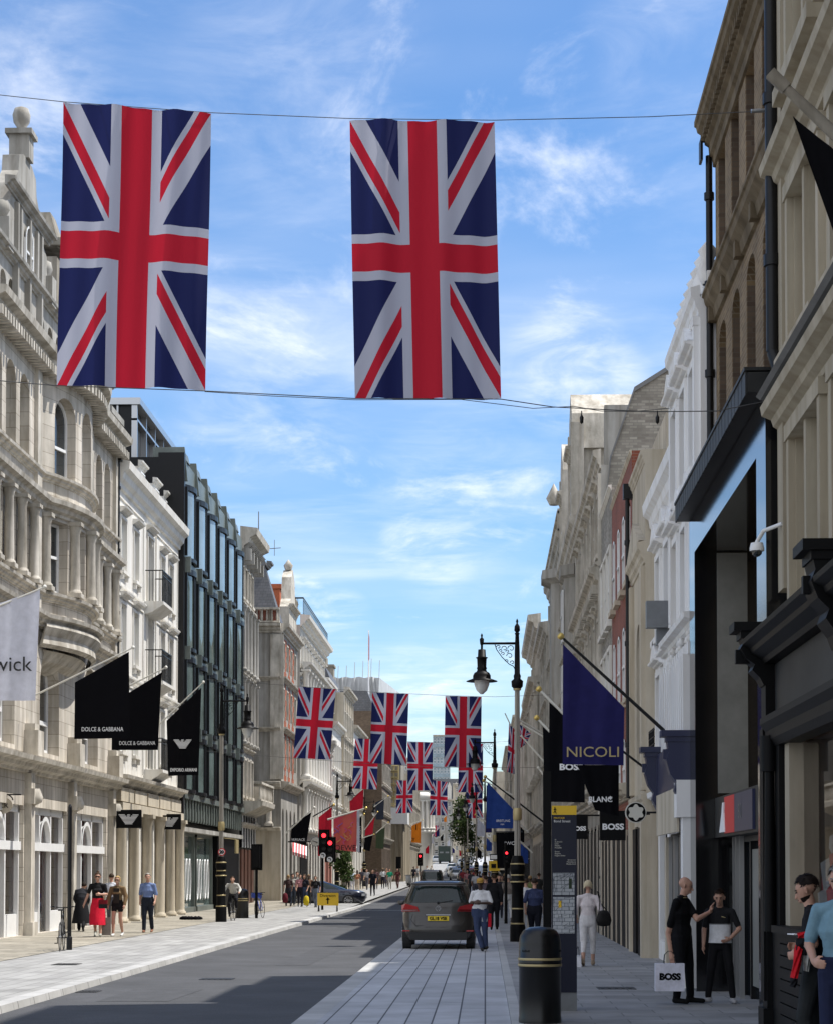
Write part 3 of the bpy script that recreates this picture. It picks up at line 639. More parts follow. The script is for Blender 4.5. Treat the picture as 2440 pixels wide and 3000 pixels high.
m = MB(); m.box(8.9, 10.2, 1, 2.4, 17, 20.2); m.box(8.8, 10.3, .9, 2.5, 20.2, 20.5); m.build('chimney', 'brick_orange', b.root)
m = MB(); m.cyl((5.5,2,19.8),(5.5,2,24.6),.06,.03,6); m.cyl((5.5,2,22.2),(5.5,.6,22.3),.025); m.cyl((5.5,1.0,21.8),(5.5,1.0,22.8),.02); m.build('aerial', 'grey_metal', b.root)
# ---- F: ornate white stone bank-like building
b = Bld('ornate_building', 'l', 12.0, 132.8, 153.5, 'ornate white stone building with carved columns and pediments above the black awning shop', 12)
W = b.w; xs = [1.4+i*2.25 for i in range(9)]
simple(b, xs, [(15.3, 17, .4), (12, 14.2, 0), (8.2, 10.6, .4), (5.2, 7.2, 0)], 18.1, 'stone_pale', 'stucco', w=1.0, gz=3.9, hood='flat', ch=.8, co=.65)
m = MB()
for i in range(9): x = .3+i*2.25; column(m, x, -.35, 8.0, 11.4, .24, 8); column(m, x, -.35, 11.9, 15.2, .22, 8); column(m, x+.5, -.3, 4.6, 7.4, .2, 8)
m.mark(); m.mould([(0,-.2),(W,-.2)], corn(.5,.5), 11.4); m.mark(); m.mould([(0,-.2),(W,-.2)], corn(.5,.6), 15.2); m.mark(); m.mould([(0,-.2),(W,-.2)], corn(.5,.6), 7.4)
m.build('column', 'stucco', b.root)
m = MB(); railing(m, 0, W, -.2, 18.8, 19.9, .4)
m.box(0,.05,-.2,3,19.8,19.9)
for i in range(10): m.cyl((0,-.2+i*.35,18.8),(0,-.2+i*.35,19.85),.02,.02,4)
m.build('roof_railing', 'black_metal', b.root)
for x in (3.0, 8.1, 13.3, 18.4):
    m = MB(); m.mould([(x-1.1,0),(x-.6,-.7),(x+.6,-.7),(x+1.1,0)], [(0,-.5),(.3,0),(.35,.25),(0,.3)], 11.4)
    for j in range(5): m.lathe([(.08,0),(.16,.3),(.08,.6),(.12,.8)], (x-.8+j*.4,-.6,11.7), 6)
    m.build('balcony', 'stone_trim', b.root)
m = MB(); m.box(0, 5, -.06, 0, .1, 3.8); m.build('black_shopfront', 'black_paint', b.root)
m = MB(); m.lathe([(.3,0),(.5,.5),(.3,.8),(.45,1.1),(.1,1.9),(.22,2.2),(0,2.6)], (.6,.6,18.4), 8); m.build('finial', 'stone_dark', b.root)
# ---- G..: further buildings down the left side
def row(name, side, L, y0, y1, label, top, wm, tm, rows, n, gz=3.8, w=1.0, hood=None, ch=.6, co=.5, chim=None, roof=None, depth=9, fr='white_paint', z=0, dormers=0, gfl='glass_shop', cols=False, shopm=None, strings=True, cs=('sash',), pil=True, srr=True):
    b = Bld(name, side, L, y0, y1, label, depth); b.root.location.z = z
    xs = [b.w*(i+.5)/n for i in range(n)]
    simple(b, xs, rows, top, wm, tm, w=w, gz=gz, hood=hood, ch=ch, co=co, fr=fr, gfl=gfl, strings=strings, cs=cs, srr=srr, dep=.3 if side == 'l' else .13)
    if side == 'r' and y1 < 150:
        m = MB()
        for x in xs: m.mark(); m.box(x-w*.75, x+w*.75, -.04, -.003, .1, gz-.15)
        m.build('shopfront', 'black_paint', b.root); m = MB()
        for i in range(n+1): x = min(max(b.w*i/n, .2), b.w-.2); m.mark(); m.box(x-.2, x+.2, -.045, 0, 0, gz)
        m.build('shop_pilaster', 'stone_cream' if 'brick' in wm else tm, b.root)
    if pil and 'stone' in wm:
        m = MB()
        for i in range(n+1): x = min(max(b.w*i/n, .13), b.w-.13); m.mark(); m.box(x-.12, x+.12, -.1, 0, 4.3, top-.25)
        m.build('pilaster', tm, b.root)
    if cols:
        m = MB()
        for i in range(n+1): column(m, min(max(b.w*i/n, .2), b.w-.2), -.22, cols[0], cols[1], .2, 8)
        m.build('column', tm, b.root)
    if roof:
        m = MB(); m.prism([(.7, top), (.7+roof*.4, top+roof), (depth, top+roof), (depth, top)], .05, b.w-.05, 'x'); rf = m.build('roof', 'slate', b.root)
        for i in range(dormers):
            s = b.w*(i+.5)/dormers; m = MB(); m.box(s-.6, s+.6, .8, 2, top, top+1.6); m.mould([(s-.65,.8),(s+.65,.8)], corn(.25,.2), top+1.6); d_ = m.build('dormer', tm, b.root); a_, g_ = win_mesh(.8, 1.2); obj('window', a_, d_, (s, .79, top+.2))
    for s, h, wd, mm in (chim or ()):
        m = MB(); m.box(s, s+wd, 1.5, 3.1, top, top+h); m.box(s-.1, s+wd+.1, 1.4, 3.2, top+h, top+h+.2)
        for i in range(int(wd/.4)): m.cyl((s+.2+i*.4, 2.2, top+h+.2), (s+.2+i*.4, 2.2, top+h+.9), .13, .1, 8)
        m.build('chimney', mm, b.root)
    return b
row('brick_building', 'l', 12.2, 153.8, 163.5, 'narrow red brick and stone building with a curved pediment behind the first far flag', 16.2, 'brick_red', 'stucco', [(12,14.2,0),(8.6,10.8,0),(5.4,7.4,0)], 3, hood='flat', chim=[(1,2.5,1.6,'brick_brown')])
row('white_building', 'l', 12.2, 163.6, 174, 'white house with dark mansard roof and chimney pots left of the second flag row', 13.4, 'stucco', 'stucco', [(10.3,12.2,0),(7.5,9.5,0),(4.9,6.7,0)], 5, roof=3.2, dormers=3, chim=[(.4,5,2.2,'brick_brown'),(7,4.6,2,'brick_brown')], z=.2)
row('tall_narrow_building', 'l', 12.0, 174.1, 186, 'taller cream building with dark attic beside the sheeted block', 17, 'stone_cream', 'stone_trim', [(13.4,15.4,0),(10.2,12.2,0),(7.2,9,0),(4.7,6.3,0)], 5, roof=2.2, chim=[(8,3,2,'stone_dark')], z=.3)
row('balcony_building', 'l', 12.0, 186.1, 203, 'pale building with many sills hanging red banners far down the left side', 14.5, 'stucco', 'stone_trim', [(11,13,0),(7.9,10,0),(5,7,0)], 7, z=.4, chim=[(2,2.4,2,'brick_brown')])
# sheeted white block on the roofs
def free(name, label, cat, loc=(0,0,0)): return thing(name, loc, 0, label, cat)
r_ = free('sheeted_scaffold', 'building top wrapped in white plastic scaffold sheeting behind the flags', 'scaffold')
m = MB(); p0, p1 = PY(965, 2060, 232), PY(1110, 2060, 232); zt = PY(1040, 1985, 232).z; N = 24
rows_ = []
for j in range(9):
    z = p0.z-14+(zt-p0.z+14)*j/8; rows_.append([(p0.x+(p1.x-p0.x)*i/N, 232+R.uniform(-.25,.25), z+(R.uniform(-.15,.15) if j < 8 else .08*math.sin(i))) for i in range(N+1)])
m.grid(rows_, smooth=False); rs = []
for j in range(9): z = p0.z-14+(zt-p0.z+14)*j/8; rs.append([(p1.x+1.6*i/8, 232+22*i/8+R.uniform(-.1,.1), z-.0*i) for i in range(9)])
m.grid(rs, smooth=False); m.box(p0.x, p1.x, 232.5, 250, 0, zt-.6); m.build('sheeting', 'wrap', r_)
m = MB()
for i in range(7): x = p0.x+(p1.x-p0.x)*i/6; m.cyl((x,232,zt-1), (x+.1,232,zt+1.2+R.random()), .04)
m.build('pole', 'steel', r_)
b = row('flagpole_building', 'l', 10.2, 203.2, 222, 'dark brick building with chimney stacks and flagpole in the middle distance', 17.5, 'brick_brown', 'stone_trim', [(13.5,15.5,0),(10.5,12.4,0),(7.6,9.4,0),(4.9,6.5,0)], 7, z=.5, roof=2)
m = MB(); m.cyl((12,2,17), (12,2,27), .1, .05); m.build('flagpole', 'white', b.root); m = MB(); m.face([(12,2,26.8),(12,2,23.6),(11.8,1.9,23.9),(11.85,1.9,26.2)]); m.build('furled_flag', 'cloth_red', b.root)
# scaffold tower and tan sheeted corner
YS = 226.0; zs = zg(YS)
r_ = free('wrapped_corner_building', 'corner building wrapped to first floor in tan dust sheeting', 'building', (0, YS, zs))
xa, xb = PY(1085, 2500, YS).x, PY(1181, 2500, YS).x; zt = PY(1150, 2415, YS).z-zs
m = MB(); N = 30
m.grid([[(xa+(xb-xa)*i/N, .12*math.sin(i*1.3)+.05*math.sin(i*3.1+j), zt*j/6) for i in range(N+1)] for j in range(7)])
m.grid([[(xb+.1*math.sin(i*1.7), 20*i/N, zt*j/6) for i in range(N+1)] for j in range(7)]); m.box(xa, xb-.3, .3, 20, 0, zt-.1); m.build('dust_sheet', 'wrap_tan', r_)
m = MB(); m.box(xb-2.2, xb+.5, -.2, 5, zt, zt+1.8); m.build('hoarding', 'white_paint', r_)
r_ = free('scaffold_tower', 'open scaffolding tower of poles and boards above the tan sheeting', 'scaffold', (0, YS, zs))
xs0, xs1 = PY(1112, 2300, YS).x, PY(1166, 2300, YS).x; z1 = PY(1140, 2240, YS).z-zs; m = MB()
for i in range(5):
    x = xs0+(xs1-xs0)*i/4
    for y in (.5, 2): m.cyl((x,y,zt), (x,y,z1), .07, .07, 5)
nz = 9
for j in range(nz): z = zt+(z1-zt)*j/nz; m.box(xs0, xs1, .3, 2.2, z, z+.12); m.cyl((xs0,.45,z+.6), (xs1,.45,z+.6), .06, .06, 5)
m.build('pole', 'gold_paint', r_); m = MB(); m.box(xs0-4, xs1+.2, 3, 12, 0, z1+1); m.build('wall', 'stone_dark', r_)
# round white corner pavilion and far end buildings
row('far_terrace', 'l', 9.3, 248, 290, 'cream terrace beyond the sheeted corner', 13, 'stone_cream', 'stone_trim', [(10,12,0),(7,9,0),(4.6,6.2,0)], 14, z=.9, w=1.4, chim=[(4,2.4,3,'stone_dark'),(20,2.4,3,'stone_dark')])
YP = 300; zp = zg(YP); r_ = free('round_pavilion', 'white rounded corner building with columns in the far distance', 'building', (PY(1232, 2500, YP).x, YP, zp))
m = MB(); hp = PY(1240, 2322, YP).z-zp; rad = 1.6
m.lathe([(rad,0),(rad,hp*.5),(rad+.5,hp*.52),(rad+.5,hp*.55),(rad,hp*.56),(rad,hp*.9),(rad+.6,hp*.93),(rad+.6,hp*.97),(rad*.6,hp)], (0,0,0), 24); m.box(-6, 0, 0, 30, 0, hp*.95); m.build('wall', 'stucco', r_)
m = MB()
for i in range(12):
    t_ = -PI+i*PI/9
    column(m, (rad+.25)*math.cos(t_), (rad+.25)*math.sin(t_), hp*.56, hp*.9, .22, 8)
m.build('column', 'stucco', r_)
def block(name, label, px0, px1, pyt, Y, wm, nx, nz, win=(.55, .55), z0=None, gl='glass', dep=10, roof=None, cut=0):
    z0 = zg(Y) if z0 is None else z0; a, c = PY(px0, 2500, Y).x, PY(px1, 2500, Y).x; top = PY((px0+px1)/2, pyt, Y).z
    b = front(name, a, c, Y, label, dep, z=z0); h = top-z0; ww, hh = b.w/nx, h/nz
    ops = [((i+.5-win[0]/2)*ww, (i+.5+win[0]/2)*ww, (j+.5-win[1]/2)*hh, (j+.5+win[1]/2)*hh) for i in range(nx) for j in range(cut, nz)]
    m = MB(); b.wall(m, 0, b.w, 0, h, ops, .4); b.shell(m, 0, b.w, h, .6); m.build('wall', wm, b.root)
    b.wins(ops, .35, gl=gl, t=.12)
    if roof:
        m = MB(); m.prism([(.3,h),(1.5,h+roof),(dep,h+roof),(dep,h)], 0, b.w, 'x'); m.build('roof', 'slate', b.root)
        for i in range(nx):
            x = (i+.5)*ww; m = MB(); m.box(x-ww*.3, x+ww*.3, .2, 2, h, h+roof*.6); m.prism([(x-ww*.34,h+roof*.6),(x+ww*.34,h+roof*.6),(x,h+roof*.85)], .1, 2); d_ = m.build('dormer', 'stucco', b.root); a_, g_ = win_mesh(ww*.35, roof*.45); w_ = obj('window', a_, d_, (x, .19, h+.1))
    m = MB(); m.mould([(0,0),(b.w,0)], corn(.6,.6), h-.3); m.build('cornice', 'stone_trim', b.root)
    return b
block('far_end_building', 'pale stone building with dormered slate roof closing the end of the street', 1248, 1345, 2345, 520, 'stone_grey', 5, 7, roof=5.5)
block('glass_tower', 'pale blue glass office block rising behind the end of the street', 1268, 1318, 2156, 700, 'glass_blue', 5, 12, win=(.8,.6), gl='glass_blue')
block('chimney_terrace', 'terrace with a row of tall chimney pots above the third row of flags', 1182, 1262, 2225, 330, 'stone_grey', 6, 8, cut=3)
block('end_corner_building', 'dark stone block right of the street tree closing the street end', 1372, 1475, 2385, 505, 'stone_dark', 6, 7)
bb = [o for o in col.objects if o.name == 'chimney_terrace'][0]
for i in range(9): m.cyl((.3+i*.5,1,PY(1200,2225,330).z-zg(330)), (.3+i*.5,1,PY(1200,2190+i*1.5,330).z-zg(330)), .17, .13, 8)
m.build('chimney_pot', 'stucco', bb)
block('tan_pier_building', 'tan stone building corner seen past the street tree', 1326, 1372, 2300, 420, 'stone_cream', 2, 8, win=(.3,.5))
block('plain_far_building', 'grey stone office building in the far distance left of the tan corner', 1240, 1340, 2290, 560, 'stone_grey', 6, 9)
# ================================================================= RIGHT SIDE
def zr(px, py, L=3.5): return PX(px, py, L).z
# ---- R1 nearest: cream stucco with black carved shopfront
b = Bld('black_shopfront_building', 'r', 3.5, 8, 23.75, 'nearest cream building on the right with a black carved timber shopfront and drainpipe', 8)
W = b.w
z_sill = 8.35
ws = [(.75, 1.62), (1.78, 2.65), (3.6, 4.5), (4.7, 5.6), (6.6, 7.5), (7.7, 8.6)]
ops = []
for a, c in ws: ops += [(a, c, 4.85, 6.85), (a, c, 7.9, 9.6), (a, c, 11.0, 13.0)]
gops = [(.95, 5.2, 1.3, 3.5), (6.0, 10, 1.3, 3.5)]
m = MB(); b.wall(m, 0, W, 0, 16.8, ops+gops, .35); b.shell(m, 0, W, 16.8, .5); b.ends(m, 0, W, 16.8, .5)
m.box(0, .42, -.1, -.003, 5.2, 16.5); m.build('wall', 'stone_shop', b.root)
b.wins(ops, .16, fr='stone_shop', gl='glass_board', style='none', t=.07)
m = MB()
for (x0, x1) in ((.55, 2.85), (3.4, 5.8), (6.4, 8.8)):
    for (z0, z1) in ((4.75, 6.85), (7.8, 9.6), (10.9, 13)):
        m.mark(); m.box(x0, x0+.16, -.08, 0, z0, z1); m.box(x1-.16, x1, -.08, 0, z0, z1); m.box(x0-.05, x1+.05, -.1, 0, z1, z1+.18)
        m.box(x0-.1, x1+.1, -.2, 0, z0-.17, z0); m.box((x0+x1)/2-.07, (x0+x1)/2+.07, -.05, .1, z0, z1)
m.build('window_surround', 'stone_shop', b.root)
cornice(b, 7.02, .38, .3, m='stone_shop', name='string_course'); cornice(b, 9.85, .35, .3, m='stone_shop', name='string_course'); cornice(b, 16.5, .7, .6, m='stone_shop')
m = MB(); m.mould([(.1,0),(W,0)], [(0,.0),(.31,.02),(.36,.06),(0,.07)], 7.41); m.build('lead_flashing', 'lead', b.root)
# shopfront projects .3
m = MB(); PJ = -.3
def con(m, x0, x1, ztop, h=.62):     # carved console bracket
    y = PJ-.02; m.box(x0-.05, x1+.05, y-.34, .0, ztop, ztop+.1); m.box(x0-.02, x1+.02, y-.26, 0, ztop-.08, ztop)
    P = [(y-.24, ztop-.08), (y-.22, ztop-.2*h), (y-.26, ztop-.32*h), (y-.2, ztop-.5*h), (y-.1, ztop-.62*h), (y-.13, ztop-.72*h), (y-.04, ztop-.87*h), (y, ztop-h), (0, ztop-h), (0, ztop-.08)]
    m.prism(P, x0, x1, 'x'); m.prism([(y-.3,ztop-.2),(y-.3,ztop-.36),(y-.1,ztop-.36),(y-.1,ztop-.2)], (x0+x1)/2-.05, (x0+x1)/2+.05, 'x')
m.box(-.02, .34, PJ, 0, 0, 4.2); m.box(.03, .29, PJ-.03, PJ, .5, 3.6); m.box(-.06, .38, PJ-.05, 0, 0, .42)
con(m, -.03, .35, 4.72)
for x0 in (4.9, 9.4): m.box(x0, x0+.5, PJ, 0, 0, 4.2); con(m, x0, x0+.5, 4.85, .85)
m.mould([(.36,PJ),(4.88,PJ)], [(-.3,0),(.02,0),(.05,.05),(.16,.12),(.18,.17),(.26,.22),(.27,.27),(-.3,.29)], 4.34)
m.mould([(5.42,PJ),(9.38,PJ)], [(-.3,0),(.02,0),(.05,.05),(.16,.12),(.18,.17),(.26,.22),(.27,.27),(-.3,.29)], 4.34)
m.box(.36, 9.4, PJ+.02, 0, 3.5, 3.6); m.mould([(.36,PJ+.05),(9.4,PJ+.05)], [(-.2,-.28),(0,-.28),(.05,-.2),(.06,-.1),(.12,-.02),(.12,.05),(-.2,.06)], 3.66)
m.box(.36, .95, PJ+.06, 0, 0, 3.5)
m.cyl((.62,PJ,1.3), (.62,PJ,3.25), .07, .05, 10); m.cyl((.62,PJ,3.1),(.62,PJ,3.5),.1,.1,8)
for i in range(9): z = .15+i*.13; m.box(.95, 9.4, PJ+.05, 0, z, z+.115)
m.box(.9, 9.4, PJ-.03, .1, 1.3, 1.38)
m.box(.36, 9.4, PJ+.02, 0, 0, .13)
sf = m.build('shopfront', 'black_paint', b.root)
m = MB(); m.box(.4, 9.3, PJ+.1, 0, 3.72, 4.33); m.build('fascia', 'dark_stone', b.root)
m = MB(); m.box(.98, 1.3, PJ+.12, .3, 1.38, 3.5); m.box(.98, 5.2, PJ+.12, .3, 3.42, 3.5); m.build('shop_window', 'stone_shop', b.root)
m = MB(); m.face([(1.3,-.02,1.38),(4.9,-.02,1.38),(4.9,-.02,3.42),(1.3,-.02,3.42)]); m.build('pane', 'clear_glass', b.root); m = MB(); m.box(1.0,5.2,.33,.345,1.3,3.5); m.build('display_backdrop', 'display_pink', b.root); display(b.root, 1.5, 4.9, .18, 1.32, 3.4, 8, ('display_blush','display_white','display_dark','display_red'), 7)
m = MB(); m.cyl((.1,-.16,8.0),(.1,-.16,15),.075,.075,10)
m.cyl((.1,-.16,8.0),(.16,-.1,7.8),.075,.09,10)
for z in (9.0, 10.9, 12.6): m.cyl((.1,-.16,z),(.1,-.16,z+.13),.1,.1,10)
m.build('drainpipe', 'black_metal', b.root)
m = MB(); zc = zr(2285, 1630); m.tube([(.35,0,zc+.22),(.35,-.1,zc+.24),(.1,-.28,zc+.2),(-.02,-.34,zc+.09)], .024, 8); m.lathe([(.02,.09),(.07,.08),(.085,.02),(.085,-.015)], (-.02,-.34,zc), 12); m.build('camera_housing', 'white_paint', b.root)
m = MB(); m.lathe([(.06,0),(.056,-.03),(.03,-.055),(0,-.065)], (-.02,-.34,zc-.02), 12); m.build('camera_dome', 'glass', b.root)
# ---- R2: yellow brick over polished black stone shop
b = Bld('brick_building', 'r', 3.5, 24.0, 33.0, 'yellow brick building above a tall polished black stone shopfront', 8)
W = b.w; sp = 1.72; U = .25
ru = [(.12+i*sp+.28, .12+i*sp+1.22, 11.55, 13.4) for i in range(5)]; rl = [(.12+i*sp+.28, .12+i*sp+1.22, 7.9, 10.65, .3) for i in range(5)]
m = MB(); b.wall(m, 0, W, 7.2, 14.2, ru+rl, .5, y=U); b.shell(m, 0, W, 14.2, .8, z0=3)
m.face([(0,.8,7.2),(0,U,7.2),(0,U,14.2),(0,.8,14.2)]); m.face([(W,U,7.2),(W,.8,7.2),(W,.8,14.2),(W,U,14.2)]); m.build('wall', 'brick_yellow', b.root)
m = MB()
for (q, zz) in ((ru, 0), (rl, .3)):
    for o in q: m.mark(); m.box(o[0]-.003, o[0]+.015, U+.01, U+.49, o[2], o[3]-zz); m.box(o[0]+.1, o[1]-.1, U+.42, U+.46, o[2], o[3]-.05)
m.build('blocked_window', 'brick_brown', b.root); m = MB(); m.box(0, W-1, 2.0, 7.9, 14.2, 22.5); m.build('hidden_shadow_mass', 'brick_yellow', b.root)  # tall mass out of view, added so the road shadow reaches further
m = MB(); m.mould([(0,U),(W,U)], [(0,-.45),(.04,-.44),(.05,-.3),(.1,-.26),(.11,-.12),(.17,-.08),(.19,.05),(.29,.12),(.31,.2),(.34,.22),(.34,.3),(0,.34)], 13.85)
for i in range(44): m.box(i*W/44+.03, i*W/44+.13, U-.24, U, 13.8, 13.95)
m.build('cornice', 'stone_brown', b.root)
m = MB(); m.mould([(0,U),(W,U)], [(0,-.3),(.05,-.28),(.08,-.12),(.18,.0),(.2,.1),(.23,.12),(.23,.17),(0,.24)], 11.15)
for i in range(6): m.box(.1+i*sp-.1, .1+i*sp+.1, U-.14, U, 10.85, 11.08)
m.build('string_course', 'stone_brown', b.root)
pipe(b, -.02, 7.8, 13.6, y=U-.1, r=.055, n=3)
m = MB(); b.wall(m, 0, W-.02, 0, 7.6, [(.8, W-.85, 0, 7.0)], 1.3, y=-.2)
m.face([(0,-.2,0),(0,.3,0),(0,.3,7.6),(0,-.2,7.6)][::-1]); m.face([(W-.02,-.2,0),(W-.02,-.2,7.6),(W-.02,.3,7.6),(W-.02,.3,0)]); m.build('stone_frame', 'black_stone', b.root)
m = MB(); m.box(0, W-.05, -.4, .26, 7.62, 7.86)
for i in range(26): m.box(i*W/26.2+.02, (i+1)*W/26.2-.02, -.425, -.402, 7.6, 7.88)
m.box(0, W-.05, -.44, .26, 7.88, 7.92); m.build('canopy', 'dark_stone', b.root)
m = MB(); m.box(.82, W-.87, 1.0, 1.1, 3.2, 6.98); m.build('upper_glazing', 'dark_stone', b.root)
m = MB(); m.box(.805, .85, .15, .62, 3.2, 6.98); m.build('inner_panel', 'grey_panel', b.root)
m = MB(); m.box(.82, W-.87, .1, .98, 2.5, 3.12); m.build('fascia', 'dark_stone', b.root)
m = MB(); m.box(3.62, 5.6, .06, .098, 2.54, 3.08); fp = m.build('fascia_panel', 'navy_paint', b.root); m = MB(); m.box(2.4, 3.6, .06, .098, 2.54, 3.08); m.build('fascia_panel', 'red', b.root)
m = MB(); m.prism([(1.9,2.56),(2.55,2.56),(2.45,2.85),(2.5,3.0),(2.3,3.0),(2.2,2.85)], .04, .058); m.build('poster_figure', 'white', b.root)
text('BO', .3, 'grey_metal', fp, Matrix.Translation((4.3,.055,2.72)) @ Matrix.Rotation(PI/2,4,'X'), ext=.001)
m = MB()
for x in (1.7, 2.7, 4.2, 5.6, 7.0): m.box(x-.05, x+.05, .4, .5, .1, 2.5)
m.box(.82, W-.87, .4, .5, 2.42, 2.5); sw = m.build('shop_window', 'black_metal', b.root)
m = MB(); m.face([(.82,.47,.05),(W-.87,.47,.05),(W-.87,.47,2.5),(.82,.47,2.5)]); m.build('pane', 'glass', sw)
m = MB(); m.box(.86, 1.66, .42, .46, .4, 2.35); m.mark(); m.box(2.8, 4.1, .42, .46, .3, 2.3); m.build('window_panel', 'grey_panel', b.root)
text('BO', .34, 'dark_stone', b.root, Matrix.Translation((1.3,.41,1.75)) @ Matrix.Rotation(PI/2,4,'X'))
m = MB(); m.box(.82, W-.87, .48, 1.2, 0, .12); m.build('threshold', 'black_stone', b.root)
m = MB()
for x in (1.8, 2.15, 2.6): m.mark(); m.box(x, x+.05, .25, .32, .1, 2.5)
m.build('door_frame', 'steel', b.root)
# ---- R3: white ornate
b = Bld('white_ornate_building', 'r', 3.5, 33.05, 37.8, 'white painted ornate narrow building with carved parapet and dark blue shop fascia', 9)
W = b.w; xs = [.75, 2.35, 3.95]
top = 11.3
ops = [(x-.42, x+.42, z0, z1, a) for z0, z1, a in ((8.6,10.3,0),(6.3,7.9,0)) for x in xs]
m = MB(); b.wall(m, 0, W, 2.5, top, ops, .3); b.shell(m, 0, W, top, .4, z0=0); b.ends(m, 0, W, top, .4); m.build('wall', 'stucco_white', b.root); b.wins(ops, .2)
m = MB(); m.box(0, W, 1.2, 8, 11.3, 17); m.build('hidden_shadow_mass', 'stone_pale', b.root); surrounds(b, ops, 'stucco_white', .13, .08, 'tri'); sills(b, ops, .16, .12, 'stucco_white', br=True); cornice(b, 11.0, .5, .16, m='stucco_white', dent=.25)  # unseen block above the roof, added to cast shadow on the road
m = MB()
for i in range(8):
    x = .2+i*W/7.6; m.lathe([(.1,0),(.2,.2),(.1,.42),(.17,.55),(.0,.75)], (x,.15,11.55), 8); m.box(x-.3, x+.3, .1, .3, 11.45, 11.7)
for x in (.08, W-.35): m.box(x, x+.26, -.1, 0, 5, 10.95)
m.mould([(0,0),(W,0)], corn(.3,.3), 5.9)
for i in range(13): x = .1+i*W/13; m.box(x, x+.16, -.3, -.0, 4.1, 5.5); m.box(x, x+.2, -.22, 0, 5.5, 5.7)
for x in xs:
    for j in range(4): m.lathe([(.0,0),(.07,.05),(.05,.12),(0,.15)], (x-.3+j*.2,-.12,5.75+.1*(j%2)), 6)
m.build('ornament', 'stucco_white', b.root)
m = MB()
m.box(.05, W-.05, -.36, 0, 3.72, 4.1); m.prism([(-.34,3.1),(-.36,3.72),(0,3.72),(0,3.1)], .05, W-.05, 'x'); con(m, .02, .35, 4.15, 1.2); con(m, W-.3, W, 4.15, 1.2)
m.build('fascia', 'navy_paint', b.root)
m = MB(); m.box(.4, W-.4, -.38, -.34, 2.62, 3.35); m.build('blind_box', 'stone_cream', b.root)
m = MB(); m.box(.4, W-.4, -.12, .1, 0, 2.65); m.build('shop_panel', 'dark_stone', b.root)
m = MB()
for x in (.6, 1.5, 1.7, 2.7, 3.6, 4.5): m.mark(); m.box(x, x+.06, -.18, -.12, 0, 2.6)
m.build('shop_window', 'steel', b.root)
m = MB(); m.box(W-.36, W-.02, -.32, 0, 0, 2.85); m.box(W-.42, W+.02, -.42, 0, 2.85, 3.45); m.build('pilaster', 'stucco_white', b.root)
m = MB(); m.box(0, .3, -.2, 0, 0, 2.6); m.build('end_pilaster', 'stone_cream', b.root)
# ---- R4
b = Bld('white_pediment_building', 'r', 3.75, 37.85, 44.5, 'lower white building with deep cornice and pedimented windows', 9)
W = b.w; xs = [1.1, 3.2, 5.4]; ops = [(x-.5, x+.5, z0, z1) for z0, z1 in ((6.9,8.6),(4.6,6.1)) for x in xs]
gops = [(.4, 2.2, .5, 2.9), (2.7, 4.2, .05, 2.9), (4.7, 6.2, .5, 2.9)]
m = MB(); b.wall(m, 0, W, 0, 9.4, ops+gops, .3); b.shell(m, 0, W, 9.4, .4); b.ends(m, 0, W, 9.4, .4); m.build('wall', 'stucco_white', b.root); b.wins(ops, .2); b.wins(gops, .2, fr='black_paint', gl='glass_shop', style='mull')
surrounds(b, ops, 'stucco_white', .14, .1, 'tri'); sills(b, ops, .2, .14, 'stucco_white'); m = MB(); m.box(0, W, 1.0, 9, 9.4, 13.3); m.box(3.7, W, 1.16, 8.9, 13.3, 17); m.build('hidden_shadow_mass', 'stone_pale', b.root); cornice(b, 9.2, .8, .32, m='stucco_white'); cornice(b, 3.3, .4, .25, m='stucco_white', name='shop_cornice')  # unseen roof blocks added behind the cornice to lengthen the road shadow
m = MB(); m.box(0, W, -.05, 0, 6.3, 6.5); m.build('string_course', 'stucco_white', b.root)
m = MB()
for zz in (6.5,):
    m.box(W-.35, W-.1, -.75, -.35, zz, zz+.5); m.box(W-.5, W-.25, -.55, -.25, zz-.3, zz)
m.box(W-.3, W-.2, -.35, 0, 6.4, 6.5)
m.build('floodlight', 'grey_metal', b.root)
pipe(b, W-.1, 3.5, 9.3, r=.05, m='grey_metal', n=2)
m = MB()
for i in range(6):
    z = 3.95+i*.13; m.box(W-1.4, W-.2, -.62, -.6, z, z+.02)
    m.box(W-1.4+i*.22, W-1.38+i*.22, -.62, -.6, 3.9, 4.65)
m.box(W-1.4, W-.2, -.62, 0, 3.86, 3.9)
m.build('balcony_railing', 'black_metal', b.root)
# ---- R5 cream slim classical
b = Bld('cream_pilaster_building', 'r', 3.5, 44.55, 48.5, 'narrow cream building with one giant pilaster order and a broken pediment', 9)
W = b.w; ops = [(1.2, 2.6, 4.4, 7.6, .6)]
gops = [(.55, 1.6, .05, 3.0), (2.1, 3.35, .05, 3.0)]
m = MB(); b.wall(m, 0, W, 0, 11.2, ops+gops, .35); b.shell(m, 0, W, 11.2, .45); b.ends(m, 0, W, 11.2, .45); m.build('wall', 'stone_cream', b.root); b.wins(ops+gops, .3, fr='black_metal', gl='glass_shop')
m = MB(); m.box(.05, .5, -.1, 0, 3.75, 8.65); m.mark(); m.box(W-.5, W-.05, -.1, 0, 3.75, 8.65); m.mark(); m.mould([(0,0),(W,0)], corn(.5,.18), 8.7); m.mark(); m.prism([(0,9.2),(W,9.2),(W/2,9.9)], -.14, 0); m.mark(); m.mould([(0,0),(W,0)], corn(.3,.1), 10.9); m.mark(); m.mould([(0,0),(W,0)], corn(.4,.12), 3.3)
m.mark(); m.box(.02, .35, -.12, 0, 0, 3.3); m.mark(); m.box(W-.35, W-.02, -.12, 0, 0, 3.3)
